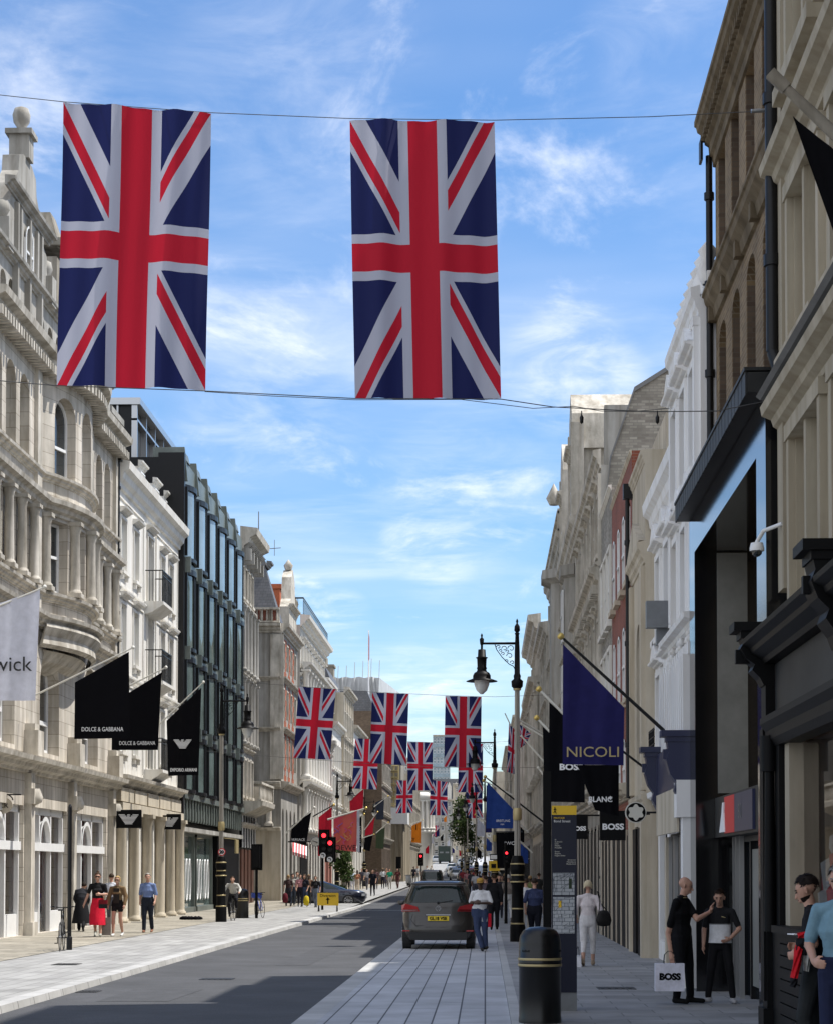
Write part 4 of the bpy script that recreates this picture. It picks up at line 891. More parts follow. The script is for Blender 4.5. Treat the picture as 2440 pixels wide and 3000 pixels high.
m.build('column', 'stone_cream', b.root); pipe(b, .12, 3.7, 10.9, r=.05, n=2); m = MB(); m.box(.6, 1.55, -.06, -.003, .1, 2.95); m.mark(); m.box(2.15, 3.3, -.06, -.003, .1, 2.95); m.build('shopfront', 'black_paint', b.root)
m = MB(); m.box(0, W, .46, 3, 11.2, 12.0); m.build('parapet', 'stone_cream', b.root)
# ---- R6 red brick
b = row('red_brick_building', 'r', 3.5, 48.55, 56.2, 'plain dark red brick house with arched white sash windows', 12, 'brick_red', 'stone_cream', [(9.0,10.9,.18),(6.2,8.1,.18),(3.9,5.3,.18)], 4, w=.85, gz=3.0, ch=.12, co=.06, strings=False, srr=False)
row('grey_brick_building', 'r', 3.5, 56.25, 61.2, 'plain grey brick house with white framed windows beside the red brick house', 12.6, 'brick_grey', 'stucco', [(8.9,10.9,.18),(6.0,8.1,.18),(3.8,5.2,.18)], 3, w=1.1, gz=3.0, ch=.15, co=.1, strings=False)
# ---- R8 quoined stone with gable party wall
b = row('quoined_building', 'r', 3.5, 61.3, 76.4, 'tall stone building with quoins, carved frieze and exposed grey brick side gable', 14.2, 'stone_grey', 'stone_trim', [(11.6,13.4,0),(7.4,9.6,.4),(4.4,6.2,0)], 7, w=1.0, gz=3.4, hood='flat', ch=.6, co=.25, roof=2.2)
m = MB()
for i in range(24): m.mark(); m.box(b.w-.7+(i%2)*.2, b.w+.002, -.06, 0, .1+i*.58, .6+i*.58)
m.mark(); m.mould([(0,0),(b.w,0)], corn(.55,.4), 10.6)
for i in range(30): m.box(i*.5+.1, i*.5+.3, -.28, 0, 10.35, 10.62)
m.build('quoin', 'stone_trim', b.root)
m = MB(); P = [(0,12),(.3,14.4),(1.0,16.4),(2.6,17.4),(9,17.6),(9,0),(0,0)]
m.prism([(p[0],p[1]) for p in P][::-1], b.w-.35, b.w+.012, 'x'); pw_ = m.build('gable_wall', 'brick_grey', b.root)
m = MB()
for p, q in zip(P[:4], P[1:5]): m.hexa([(b.w-.45,p[0],p[1]),(b.w+.08,p[0],p[1]),(b.w+.08,q[0],q[1]),(b.w-.45,q[0],q[1]),(b.w-.45,p[0],p[1]+.14),(b.w+.08,p[0],p[1]+.14),(b.w+.08,q[0],q[1]+.14),(b.w-.45,q[0],q[1]+.14)])
m.build('coping', 'lead', b.root)
m = MB(); m.box(b.w-1.2, b.w+.01, 4.2, 7.5, 17.5, 18.2); m.build('chimney', 'brick_brown', b.root)
# ---- R9 flemish gabled stone
b = row('gabled_building', 'r', 3.5, 76.5, 91, 'carved stone building with tall stone dormer gables and oriel', 14.6, 'stone_grey', 'stone_trim', [(11.5,13.6,0),(7.6,9.8,0),(4.6,6.4,0)], 6, w=1.1, gz=3.4, ch=.9, co=.35, roof=3.5, cs=('cross',))
for s in (2.2, b.w-3):
    m = MB(); m.box(s-1.3, s+1.3, -.05, 2, 15.2, 18.2); m.prism([(s-1.5,18.2),(s+1.5,18.2),(s+1.2,19.6),(s,20.6),(s-1.2,19.6)], -.15, 3); m.mould([(s-1.3,-.05),(s+1.3,-.05)], corn(.35,.35), 18)
    m.box(s-1.5, s-1.2, -.2, .3, 15.2, 19.2); m.box(s+1.2, s+1.5, -.2, .3, 15.2, 19.2); g_ = m.build('gable', 'stone_trim', b.root)
    a_, p_ = win_mesh(1.2, 1.7, 0, style='cross'); w_ = obj('window', a_, g_, (s, -.06, 15.9)); obj('pane', p_, w_)
m = MB(); o = b.w-2.6
m.mould([(o-1.4,0),(o-.9,-.45),(o+.9,-.45),(o+1.4,0)], [(-.3,7.0),(0,7.2),(0,13.2),(.15,13.3),(.15,13.7),(-.3,13.8)], 0); ob = m.build('oriel', 'stone_grey', b.root)
for z in (7.9, 10.8):
    a_, p_ = win_mesh(1.3, 2.0, 0, style='cross'); w_ = obj('window', a_, ob, (o, -.47, z)); obj('pane', p_, w_)
m = MB(); m.box(b.w-.4, b.w, 1, 6, 15, 19.5); m.build('chimney', 'stone_grey', b.root)
b = row('balustraded_building', 'r', 3.5, 91.1, 110, 'stone and red brick banded building with rooftop balustrade and oriel', 16.5, 'stone_grey', 'stone_trim', [(13.2,15.2,.3),(9.8,12,0),(6.8,8.8,0),(4.4,5.8,0)], 7, w=1.1, gz=3.4, ch=.9, co=.35, roof=2)
m = MB(); balustrade(m, 0, b.w, 17.2, 18.1, -.25, 0, .3); m.box(b.w-.3, b.w, -.25, 2, 17.2, 18.2); m.lathe([(.2,0),(.35,.3),(.1,.8),(0,1)], (b.w-.3,-.4,18.4), 8); m.build('balustrade', 'stone_trim', b.root)
m = MB(); m.mould([(b.w-3.6,0),(b.w-3.1,-.5),(b.w-1.3,-.5),(b.w-.8,0)], [(-.3,6.4),(0,6.6),(0,15),(.4,15.2),(.4,15.6),(-.3,15.7)], 0); m.build('oriel', 'stone_grey', b.root)
m = MB()
for j in range(10): m.mark(); m.box(b.w-.7, b.w-.05, -.05, 0, 5+j*1.1, 5.5+j*1.1)
m.build('brick_band', 'brick_red', b.root)
b = row('deep_eaves_building', 'r', 3.4, 110.1, 124, 'carved stone building with stepped dormer next to the deep cornice', 14.8, 'stone_grey', 'stone_trim', [(11.6,13.4,0),(8.2,10.2,0),(5,7,0)], 5, w=1.1, gz=3.6, ch=.8, co=.5)
b = row('columned_building', 'r', 3.4, 124.1, 146, 'stone building with very deep overhanging cornice and giant columns', 16.6, 'stone_cream', 'stone_trim', [(13.8,15.6,0),(8.5,11.5,0),(5,7.4,0)], 8, w=1.1, gz=3.8, ch=1.2, co=.8, cols=(7.6, 13.0))
m = MB(); m.mould([(0,0),(b.w,0)], corn(.9,.8), 13.0); m.build('lower_cornice', 'stone_trim', b.root)
row('ribbed_building', 'r', 3.2, 146.1, 178, 'long stone building with closely spaced pilasters behind the tall lamp post', 13, 'stone_grey', 'stone_trim', [(10,12.2,0),(7,9,0),(4.6,6.2,0)], 12, w=1.2, gz=3.6, cols=(4.4,12.6), z=.3)
row('far_right_building', 'r', 2.9, 178.2, 214, 'far stone building on the right side beyond the pilasters', 14.5, 'stone_cream', 'stone_trim', [(11.2,13.2,0),(7.8,10,0),(5,7,0)], 12, w=1.4, z=.7, chim=[(10,2.5,2,'stone_dark')])
row('far_right_terrace', 'r', 2.6, 214.2, 262, 'farthest stone terrace on the right side', 13.5, 'stone_grey', 'stone_trim', [(10.5,12.4,0),(7.4,9.4,0),(4.8,6.6,0)], 14, w=1.5, z=1.2)
row('end_right_terrace', 'r', 1.6, 270, 390, 'pale terrace bending away at the far end on the right', 13, 'stone_cream', 'stone_trim', [(10.2,12,0),(7,9,0)], 26, w=2.0, z=2.2)
# ================================================================= GROUND
def sheet(name, m_, strips, z=0, kind='structure', ys=None):
    m = MB(); m.grid([[(x0(y) if callable(x0) else x0, y, zg(y)+z) for x0 in strips] for y in ys], smooth=True); o = m.build(name, m_); tag(o, kind=kind); return o
YS_ = [2, 20, 40, 60, 80, 105, 125, 160, 200, 240, 280, 330, 360, 400, 440, 480, 520, 900]
def slab_mat(name, c, bw, rh, rot=False, mort=(.1,.1,.1), c2=None, ms=.012, rough=.75, off=.5, var=.25):
    m = mat(name, c, rough, var=var, scale=.8, brick=(bw, rh, ms, mort, c2 or tuple(v*.88 for v in c))); nt = m.node_tree
    bt = [n for n in nt.nodes if n.type == 'TEX_BRICK'][0]; bt.offset = off
    tc = [n for n in nt.nodes if n.type == 'TEX_COORD'][0]
    mp = nt.nodes.new('ShaderNodeMapping'); mp.inputs['Rotation'].default_value = (0, 0, PI/2 if rot else 0)
    nt.links.new(tc.outputs['Object'], mp.inputs[0]); nt.links.new(mp.outputs[0], bt.inputs['Vector']); return m
slab_mat('granite_light', (.37,.365,.35), .9, .3, True, (.20,.195,.185), ms=.014, c2=(.29,.285,.275), var=.35)
slab_mat('granite_kerb', (.46,.455,.44), 1.1, 5, True, (.3,.3,.3), ms=.015)
slab_mat('yorkstone', (.36,.325,.26), .9, .62, False, (.17,.155,.125), ms=.014, c2=(.27,.245,.195), var=.4)
slab_mat('granite_grey', (.50,.505,.52), 2.6, .335, True, (.08,.08,.085), ms=.013, c2=(.42,.425,.44), var=.28)
slab_mat('pavement_grey', (.33,.325,.32), .9, .62, False, (.17,.17,.165), ms=.012, c2=(.26,.258,.255), var=.35)
mat('asphalt', (.062,.063,.067), .85, var=.35, scale=.6, bump=.5)
am = M['asphalt'].node_tree; nn = am.nodes.new('ShaderNodeTexNoise'); nn.inputs['Scale'].default_value = 45; nn.inputs['Detail'].default_value = 3
_tc = [q for q in am.nodes if q.type == 'TEX_COORD'][0]; am.links.new(_tc.outputs['Object'], nn.inputs[0]); _b = am.nodes['Principled BSDF']; _src = _b.inputs['Base Color'].links[0].from_socket
_r = am.nodes.new('ShaderNodeMapRange'); _r.inputs[1].default_value = .35; _r.inputs[2].default_value = .75; _r.inputs[3].default_value = .6; _r.inputs[4].default_value = 1.6; am.links.new(nn.outputs['Fac'], _r.inputs[0])
_m = am.nodes.new('ShaderNodeVectorMath'); _m.operation = 'SCALE'; am.links.new(_src, _m.inputs[0]); am.links.new(_r.outputs[0], _m.inputs[3]); am.links.new(_m.outputs[0], _b.inputs['Base Color'])
mat('ground_far', (.16,.155,.15), .9, var=.3, scale=.1)
m = MB(); m.grid([[(x, y, zg(y)-.02) for x in (-3000, -60, 60, 3000)] for y in [-300]+YS_+[3000]]); tag(m.build('ground', 'ground_far'), kind='structure')
ysn = YS_
sheet('road', 'asphalt', (-6.7, -2.4), -.0, ys=ysn)
xe = lambda y: 8.0
sheet('pavement', 'pavement_grey', (.47, 6), .10, ys=ysn)
sheet('paving_strip', 'granite_grey', (-2.12, .33), .065, ys=ysn)
m = MB()
for y0, y1 in zip(ysn, ysn[1:]):
    for x0, x1, z in ((-2.42, -2.12, .066), (.33, .47, .102)): 
        m.face([(x0,y0,zg(y0)+z),(x1,y0,zg(y0)+z),(x1,y1,zg(y1)+z),(x0,y1,zg(y1)+z)])
        m.face([(x0,y0,zg(y0)-.02),(x0,y0,zg(y0)+z),(x0,y1,zg(y1)+z),(x0,y1,zg(y1)-.02)])
o = m.build('kerb', 'granite_kerb'); tag(o, kind='structure')
# left side: kerb, light granite strip, york stone pavement
sheet('paving_strip', 'granite_light', (-10.05, -7.0), .105, ys=ysn)
sheet('pavement', 'yorkstone', (-40, -10.06), .112, ys=ysn)
m = MB(); y = 20.0; i = 0
while y < 112:
    L_ = 1.05; a = y+.012; c = y+L_-.012; h = .125+.012*((i*7) % 3)*0
    drop = 0.0
    m.hexa([(-7.0,a,-.02),(-6.72,a,-.02),(-6.72,c,-.02),(-7.0,c,-.02),(-7.0,a,.107+drop),(-6.745,a,.1+drop),(-6.745,c,.1+drop),(-7.0,c,.107+drop)]); y += L_; i += 1
m.box(-7.0, -6.72, 112, 330, -.02, .11); o = m.build('kerb', 'granite_kerb'); tag(o, kind='structure')
m = MB()
for y0, y1 in ((112, 330),):
    pass
# painted markings at the junction
m = MB()
for y in (104, 108): m.face([(-6.5,y,.006),(-2.6,y,.006),(-2.6,y+.35,.006),(-6.5,y+.35,.006)])
m.build('road_marking', 'white_paint'); tag(col.objects[-1] if False else bpy.data.objects['road_marking'], kind='structure')

mat('asphalt_patch', (.055,.056,.06), .85, var=.3, scale=2, bump=.5); mat('iron', (.045,.043,.04), .5, metal=.5, var=.4, scale=6)
m = MB()
for (x, y, w_, h_) in ((-5.9, 31, 1.1, 3.2), (-4.4, 43, .7, 9), (-3.4, 60, .8, 5), (-5.2, 72, 1.4, 4), (-4.0, 88, .6, 8)): m.face([(x,y,.004),(x+w_,y,.004),(x+w_+.1,y+h_,.004),(x+.05,y+h_,.004)])
tag(m.build('road_patches', 'asphalt_patch'), kind='structure')
def cover(x, y, z, w_, h_, lab, nm='manhole_cover'):
    m = MB(); m.box(x-w_/2, x+w_/2, y-h_/2, y+h_/2, z, z+.008)
    for i in range(5): m.box(x-w_*.42+i*w_*.18, x-w_*.42+i*w_*.18+w_*.08, y-h_*.4, y+h_*.4, z+.008, z+.012)
    tag(m.build(nm, 'iron'), lab, 'drain cover')
cover(-6.5, 33.5, 0, .35, .5, 'iron gully grating in the road by the nearest left kerb', 'drain_grating'); cover(-4.9, 37.5, 0, .6, .6, 'square iron manhole cover in the middle of the near road')
cover(2.1, 33, .1, .6, .6, 'iron cover in the right pavement in front of the bald man'); cover(-8.4, 41, .105, .5, .7, 'iron cover in the pale granite strip on the left'); cover(1.4, 38.5, .1, .4, .4, 'small iron cover in the right pavement near the map totem')
rr_ = random.Random(12); m = MB()
for i in range(90):
    x = rr_.choice([rr_.uniform(.6,3.3), rr_.uniform(.6,3.3), rr_.uniform(-13,-7.2)]); y = rr_.uniform(26,75); q = rr_.uniform(.012,.028); z = .1015 if x > 0 else .1135
    m.face([(x+q*math.cos(t_*PI/4), y+q*1.1*math.sin(t_*PI/4), z+.001) for t_ in range(8)])
tag(m.build('gum_spots', 'iron'), kind='stuff'); bpy.data.objects['gum_spots']['label'] = 'dark chewing gum spots scattered on the pavements'; bpy.data.objects['gum_spots']['category'] = 'stain'
mat('wire_grey', (.06,.06,.06), .5)
# ================================================================= UNION FLAGS ON WIRES
def bil(c, u, v): return (c[0]*(1-u)+c[1]*u)*(1-v)+(c[3]*(1-u)+c[2]*u)*v
def cloth(corn_px, Y, name, m_, parent, nx=24, ny=24, amp=.02, ph=0, dY=(0,0,0,0), folds=3.0, origin=Vector((0,0,0)), uvm=False, thin=True):
    c = [PY(x, y, Y+d_) for (x, y), d_ in zip(corn_px, dY)]; w_ = (c[1]-c[0]).length
    V = []; F = []
    for j in range(ny+1):
        for i in range(nx+1):
            u, v = i/nx, j/ny; p = bil(c, u, v); s = math.sin(u*PI*folds+ph+v*1.3)*.6+math.sin(u*PI*folds*2.3+ph*2+v*2.1)*.3+math.sin(v*PI*2+ph)*.35
            p = p+Vector((0, amp*s, 0)); V.append(tuple(p-origin))
    n = nx+1
    for j in range(ny):
        for i in range(nx): a = j*n+i; F.append((a+n, a+n+1, a+1, a))
    me = bpy.data.meshes.new(name); me.from_pydata(V, [], F); me.materials.append(M[m_]); me.polygons.foreach_set('use_smooth', [True]*len(F))
    uv = me.uv_layers.new(name='UVMap')
    for lp in me.loops: k = lp.vertex_index; uv.data[lp.index].uv = ((k % n)/nx, 1-(k//n)/ny)
    return obj(name, me, parent)
G1 = 'union flags strung across the street'
flags = [
 ([(186,297),(618,330),(600,1141),(163,1128)], 24.0, 'largest near union flag on the left, hanging from the nearest wire', .03),
 ([(1024,347),(1448,352),(1467,1168),(1040,1166)], 24.0, 'largest near union flag on the right, hanging from the nearest wire', .03),
 ([(876,2012),(985,2020),(967,2227),(860,2221)], 96, 'leftmost union flag of the second wire, in front of the ornate stone building', .05),
 ([(1091,2029),(1198,2034),(1190,2243),(1083,2236)], 96, 'middle union flag of the second wire, in front of the roof flagpole', .05),
 ([(1304,2039),(1410,2042),(1408,2250),(1300,2247)], 96, 'rightmost union flag of the second wire, nearest the lamp lantern', .05),
 ([(1041,2164),(1110,2166),(1104,2314),(1031,2311)], 146, 'leftmost union flag of the third wire, above the red banner', .05),
 ([(1194,2174),(1268,2176),(1267,2317),(1194,2316)], 146, 'middle union flag of the third wire, above the far street', .05),
 ([(1343,2180),(1414,2180),(1414,2322),(1341,2322)], 146, 'rightmost union flag of the third wire, partly behind the one in front', .05),
 ([(1163,2287),(1210,2287),(1209,2382),(1160,2384)], 208, 'small leftmost union flag of the fourth wire, before the scaffolding', .08),
 ([(1260,2285),(1310,2292),(1310,2390),(1258,2389)], 208, 'small middle union flag of the fourth wire, beside the round white pavilion', .08),
 ([(1364,2298),(1413,2298),(1413,2398),(1364,2398)], 208, 'small rightmost union flag of the fourth wire, above the street tree', .08),
 ([(1266,2418),(1287,2420),(1286,2452),(1266,2450)], 330, 'tiny farthest union flag low over the end of the street', .1)]
for k, (c, Y, lab, am_) in enumerate(flags):
    o = cloth(c, Y, 'union_flag', 'flag', None, 36 if k < 2 else 12, 48 if k < 2 else 16, am_*(2.3 if k < 2 else 1.6), k*1.7, folds=4.3)
    tag(o, lab, 'flag', G1)
def wire(name, pts, Y, r, label, m_='wire_grey', group='wires carrying the flags', Ys=None):
    m = MB(); P = []
    for i, (a, b_) in enumerate(zip(pts, pts[1:])):
        for t in range(6):
            u = t/6; x, y = a[0]+(b_[0]-a[0])*u, a[1]+(b_[1]-a[1])*u; P.append(PY(x, y, Y))
    P.append(PY(*pts[-1], Y)); m.tube(P, r, 5); return tag(m.build(name, m_), label, 'cable', group)
wire('cable', [(-900,150),(0,277),(186,297),(618,329),(1024,346),(1448,351),(1900,341),(2200,326),(2292,318)], 24.02, .005, 'upper steel wire holding the two largest flags')
wire('cable', [(-900,1085),(0,1115),(163,1129),(600,1145),(1040,1167),(1467,1169),(1620,1192),(1900,1206),(2100,1204),(2292,1165)], 24.02, .006, 'lower dark wire tied under the two largest flags')
wire('cable', [(600,1147),(800,1160),(1040,1171),(1350,1170),(1560,1196),(1680,1190),(1760,1204),(1860,1205),(1960,1196)], 24.05, .0045, 'slack thin cable looped along the lower near wire')
for Y, pts, nm in ((95.9, [(590,1990),(876,2011),(1091,2028),(1304,2038),(1450,2042),(1640,2035)], 'second'), (145.9, [(800,2150),(1041,2163),(1194,2173),(1343,2179),(1560,2170)], 'third'), (95.9, [(590,2200),(860,2222),(1083,2238),(1300,2249),(1640,2250)], 'lower second'), (207.9, [(1000,2270),(1163,2286),(1260,2285),(1364,2297),(1500,2290)], 'fourth')):
    wire('cable', pts, Y, .009, 'thin dark wire carrying the %s row of flags' % nm)
r_ = thing('festoon_bulbs', tuple(PY(1703, 1200, 24)), 0, 'two dark dangling lamp holders on the lower near wire above the roofs', 'lamp holder')
m = MB()
for px, py in ((1703,1203),(1925,1203)): q = PY(px,py,24)-PY(1703,1200,24); m.mark(); m.lathe([(.006,0),(.008,-.05),(.024,-.08),(.02,-.14),(0,-.16)], tuple(q), 8)
m.build('lamp_holder', 'black_metal', r_)
m = MB(); p = PY(2292, 318, 24.02); q = PY(2200, 324, 24.02); m.cyl(q, q+Vector((.2,0,.005)), .025, .025, 8); r_ = tag(m.build('turnbuckle', 'steel'), 'metal turnbuckle tightening the upper wire by the drainpipe', 'turnbuckle')
# huge pole and black flag at the right edge
r_ = free('large_flag', 'black flag on a thick pale tapered pole at the top right edge', 'flag')
Yf = 19.5; a_, b_ = PY(2282, 238, Yf), PY(2560, 500, Yf)
m = MB(); m.cyl(a_, b_, .045, .07, 14); d_ = (b_-a_).normalized(); m.cyl(a_-d_*.12, a_+d_*.1, .075, .075, 4); m.build('pole', 'stone_dark', r_)
cloth([(2322,338),(2540,520),(2560,900),(2450,700)], Yf, 'cloth', 'cloth_black', r_, 12, 12, .02)
# ================================================================= SHOP BANNERS (poles square to the facades)
def cm_(n_, c_): return mat('print_'+n_, c_, .8)
def banner(label, Y, px, m_, wall_px, tip_px, pole_m='pole_white', texts=(), fin='gold', pr=.03, amp=.02, name='shop_banner', group=None, folds=2.5, tips=True, dY=(0,0,0,0)):
    r = free(name, label, 'banner'); 
    if group: r['group'] = group
    a, b = PY(*wall_px, Y), PY(*tip_px, Y); m = MB(); m.cyl(a, b, pr, pr*.7, 10); m.build('pole', pole_m, r)
    if tips:
        d = (b-a).normalized(); m = MB(); rr = pr*1.9
        m.lathe([(0,-rr),(rr*.8,-rr*.6),(rr,0),(rr*.7,rr*.7),(0,rr*1.1)], tuple(b+d*rr), 10); m.build('finial', fin, r)
    cl = cloth(px, Y-.01, 'cloth', m_, r, 16, 16, amp, R.uniform(0,5), folds=folds, dY=dY)
    for t in texts:
        body, tx, ty, size, tm = t[:5]; p = PY(tx, ty, Y-.05-amp)
        mw = Matrix.Translation(p) @ Matrix.Rotation(t[7] if len(t) > 7 else 0, 4, 'Y') @ Matrix.Rotation(PI/2, 4, 'X')
        text(body, size*(Y/FPX), tm, cl, mw, bold=(t[6] if len(t) > 6 else 0), wide=(t[5] if len(t) > 5 else 1))
    return r, cl
def eagle(parent, cx, cy, w, Y, m_='white', slant=0):
    """striped bird emblem: bars narrowing downwards with a notch"""
    m = MB(); h = w*.52
    def bar(x0, x1, y0, y1):
        q = [PY(cx+x, cy+y+slant*x, Y) for x, y in ((x0, y1), (x1, y1), (x1+ (y0-y1)*0, y0), (x0, y0))]
        t = [p+Vector((0,.012,0)) for p in q]; m.hexa([q[0], q[1], t[1], t[0], q[3], q[2], t[2], t[3]])
    for i in range(8):
        y = -h/2+i*h/8; half = w/2*(1-i/8*.72)
        if i == 0: bar(-half, -w*.2, y, y+h/13); bar(w*.2, half, y, y+h/13); bar(-w*.07, w*.07, y, y+h/13)
        elif i == 1: bar(-half, -w*.12, y, y+h/13); bar(w*.12, half, y, y+h/13); bar(-w*.09, w*.05, y, y+h/13)
        else: bar(-half, half, y, y+h/13)
    m.build('emblem', m_, parent)
# left side
r, c = banner('white banner with grey script lettering at the left frame edge', 52, [(-90,1795),(118,1728),(104,2053),(-90,2053)], 'cloth_white', (-160,1842), (125,1722), texts=[('wick', 36, 1966, 62, 'dark_stone', 1.0)], fin='pole_white', amp=.05, folds=5)
r, c = banner('black banner with white lettering, larger and nearer of the two matching ones', 58.5, [(220,2000),(378,1910),(380,2163),(218,2166)], 'cloth_black', (104,2037), (385,1900), texts=[('DOLCE & GABBANA', 300, 2143, 18, 'white', .76)], fin='pole_white')
r, c = banner('black banner with white lettering, smaller and behind its matching neighbour', 66, [(330,2060),(474,1970),(463,2198),(327,2198)], 'cloth_black', (378,2010), (482,1958), texts=[('DOLCE & GABBANA', 402, 2183, 16, 'white', .74)], fin='pole_white')
r, c = banner('black banner with striped bird emblem hanging before the green glass building', 76, [(488,2112),(590,2015),(582,2271),(493,2274)], 'cloth_black', (466,2124), (593,2002), texts=[('EMPORIO ARMANI', 538, 2261, 14, 'white', .68, .004)], fin='pole_white')
eagle(c, 535, 2181, 52, 75.9)
for lab, x0, x1, y0, y1, Y in (('black hanging sign with striped bird emblem, nearer one under the balcony', 340, 414, 2377, 2427, 72.5), ('black hanging sign with striped bird emblem, farther one by the glass building', 462, 530, 2389, 2431, 83)):
    r = free('hanging_sign', lab, 'sign'); a, b = PY(x0, y1, Y), PY(x1, y0, Y); m = MB(); m.box(a.x, b.x, Y, Y+.12, a.z, b.z); s_ = m.build('sign_board', 'black_paint', r)
    m = MB(); m.box(-12.95, b.x, Y+.03, Y+.08, b.z, b.z+.05); m.build('bracket', 'black_metal', r); eagle(s_, (x0+x1)/2, (y0+y1)/2, (x1-x0)*.78, Y-.02)
r = free('hanging_sign', 'pale oval sign with dark script letters at the left frame edge', 'sign'); m = MB(); p = PY(0, 2360, 57)
m.v = []; m.prism([(p.x+.35*math.cos(t_*PI/12), p.z+.25*math.sin(t_*PI/12)) for t_ in range(24)][::-1], 57, 57.06); s_ = m.build('sign_board', 'stone_cream', r); text('ck', .26, 'black_paint', s_, Matrix.Translation((p.x+.12,56.98,p.z-.07)) @ Matrix.Rotation(PI/2,4,'X'))
m = MB(); m.tube([(p.x+.36*math.cos(t_*PI/8), 57.03, p.z+.14+.2*math.sin(t_*PI/8)) for t_ in range(9)], .02, 6); m.cyl((p.x, 57.03, p.z+.3), (-13.0, 57.03, p.z+.3), .02); m.build('bracket', 'black_metal', r)
r, c = banner('black banner with white lettering over the striped shop awning', 126, [(855,2420),(913,2380),(898,2475),(851,2468)], 'cloth_black', (818,2460), (918,2370), texts=[('VERSACE', 874, 2464, 10, 'white', 1.0)], fin='pole_white', pr=.05, amp=.04)
banner('dark red banner hung from a black pole behind the traffic light', 138, [(934,2395),(973,2365),(972,2515),(932,2508)], 'cloth_red', (905,2400), (975,2361), 'black_metal', pr=.05, amp=.05)
r, c = banner('large banner with red and pink swirling print and dark lettering', 112, [(978,2400),(1048,2375),(1044,2497),(978,2490)], 'cloth_art', (960,2402), (1068,2370), texts=[('OEWE', 1012, 2492, 22, 'dark_stone', 1.0)], pr=.05, amp=.04)
m = MB(); rr = random.Random(9); pal = (cm_('pink', (.62,.10,.25)), cm_('peach', (.68,.30,.10)), cm_('lilac', (.35,.12,.35)))
for k_ in range(14):
    x0_, y0_ = rr.uniform(984,1040), rr.uniform(2405,2465); m = MB(); m.tube([PY(x0_+7*math.sin(t_*.8+k_), y0_+t_*3.2, 111.9) for t_ in range(5)], .035, 4); m.build('print_stroke', pal[k_ % 3], c)
m = MB(); a = PY(1046,2375,111.9); m.grid([[tuple(PY(x,2375+t*122/6,111.9)) for x in (1046,1054)] for t in range(7)]); m.build('banner_border', 'cloth_white', r)
r, c = banner('narrow black banner with vertical white lettering beside the swirling print', 120, [(1050,2400),(1060,2392),(1060,2500),(1050,2498)], 'cloth_black', (1040,2400), (1064,2388), pr=.04, texts=[('SMYTHSON', 1057, 2450, 11, 'white', 1.0, 0, -PI/2)])
banner('plain bright red banner under the leftmost flag of the third row', 150, [(1025,2345),(1066,2312),(1064,2372),(1025,2377)], 'cloth_red', (1020,2350), (1068,2308), pr=.04)
banner('plain crimson banner right of the swirling print banner', 160, [(1072,2430),(1098,2395),(1092,2445),(1069,2450)], 'cloth_red', (1068,2433), (1105,2382), pr=.04)
banner('small black banner hanging under the crimson one', 168, [(1069,2452),(1092,2450),(1084,2495),(1066,2490)], 'cloth_black', (1066,2455), (1094,2446), pr=.03)
banner('dark grey banner with a pale mark before the scaffolding', 175, [(1100,2352),(1126,2340),(1124,2402),(1102,2402)], 'cloth_grey', (1096,2365), (1135,2335), pr=.04)
banner('dark green banner hanging on the tan sheeted corner', 200, [(1102,2440),(1128,2425),(1124,2488),(1101,2486)], 'cloth_green', (1102,2442), (1136,2412), pr=.04)
r, c = banner('orange banner with black figures hanging beyond the sheeted corner', 240, [(1206,2420),(1233,2408),(1232,2471),(1205,2469)], 'cloth_orange', (1205,2415), (1236,2404), pr=.04, texts=[('1', 1219, 2432, 22, 'black_paint', 1.2), ('Y', 1211, 2465, 14, 'black_paint', 1.2)])
# right side
r, c = banner('navy banner with gold lettering on a long black pole, nearest on the right', 36.5, [(1648,1888),(1828,2074),(1826,2243),(1647,2240)], 'cloth_navy', (2003,2195), (1650,1872), 'black_metal', texts=[('NICOLI', 1736, 2218, 43, 'gold_paint', 1.12)], pr=.035, amp=.03, folds=3)
r, c = banner('black banner with a white partly hidden word, just behind the navy banner', 42.5, [(1608,2058),(1712,2150),(1712,2352),(1607,2350)], 'cloth_black', (1790,2235), (1584,2026), texts=[('BOSS', 1672, 2256, 25, 'white', 1.2, .006)], pr=.035, amp=.02)
r, c = banner('black banner with one white letter, left of the other black banners', 44.5, [(1589,2130),(1650,2175),(1650,2350),(1594,2350)], 'cloth_black', (1700,2240), (1577,2110), texts=[('I', 1622, 2303, 24, 'white', .9, .006)], pr=.035, amp=.02)
r, c = banner('black banner with slanted side, white lettering and a white star', 39.5, [(1690,2242),(1812,2242),(1812,2392),(1742,2374)], 'cloth_black', (1900,2260), (1690,2100), 'black_metal', texts=[('BLANC', 1758, 2350, 22, 'white', 1.0, .003)], pr=.025, amp=.02, tips=False)
m = MB(); _q = 39.3/FPX; _p = PY(1788, 2338, 39.3); m.prism([(_p.x+(4.6+1.3*math.cos(6*t_*PI/18))*_q*math.sin(t_*PI/18), _p.z+(4.6+1.3*math.cos(6*t_*PI/18))*_q*math.cos(t_*PI/18)) for t_ in range(36)], 39.4, 39.41); m.build('emblem', 'white', r)
r = free('hanging_sign', 'black square box sign with white word, right of the map post', 'sign'); Y = 41; a, b = PY(1757, 2463, Y), PY(1832, 2376, Y); m = MB(); m.box(a.x, b.x, Y, Y+.18, a.z, b.z); m.box(b.x, 3.3, Y+.07, Y+.11, b.z-.08, b.z-.04); s_ = m.build('sign_board', 'black_paint', r); text('BOSS', 24*Y/FPX, 'white', s_, Matrix.Translation(PY(1795, 2431, Y-.01)) @ Matrix.Rotation(PI/2,4,'X'), wide=1.15, bold=.006)
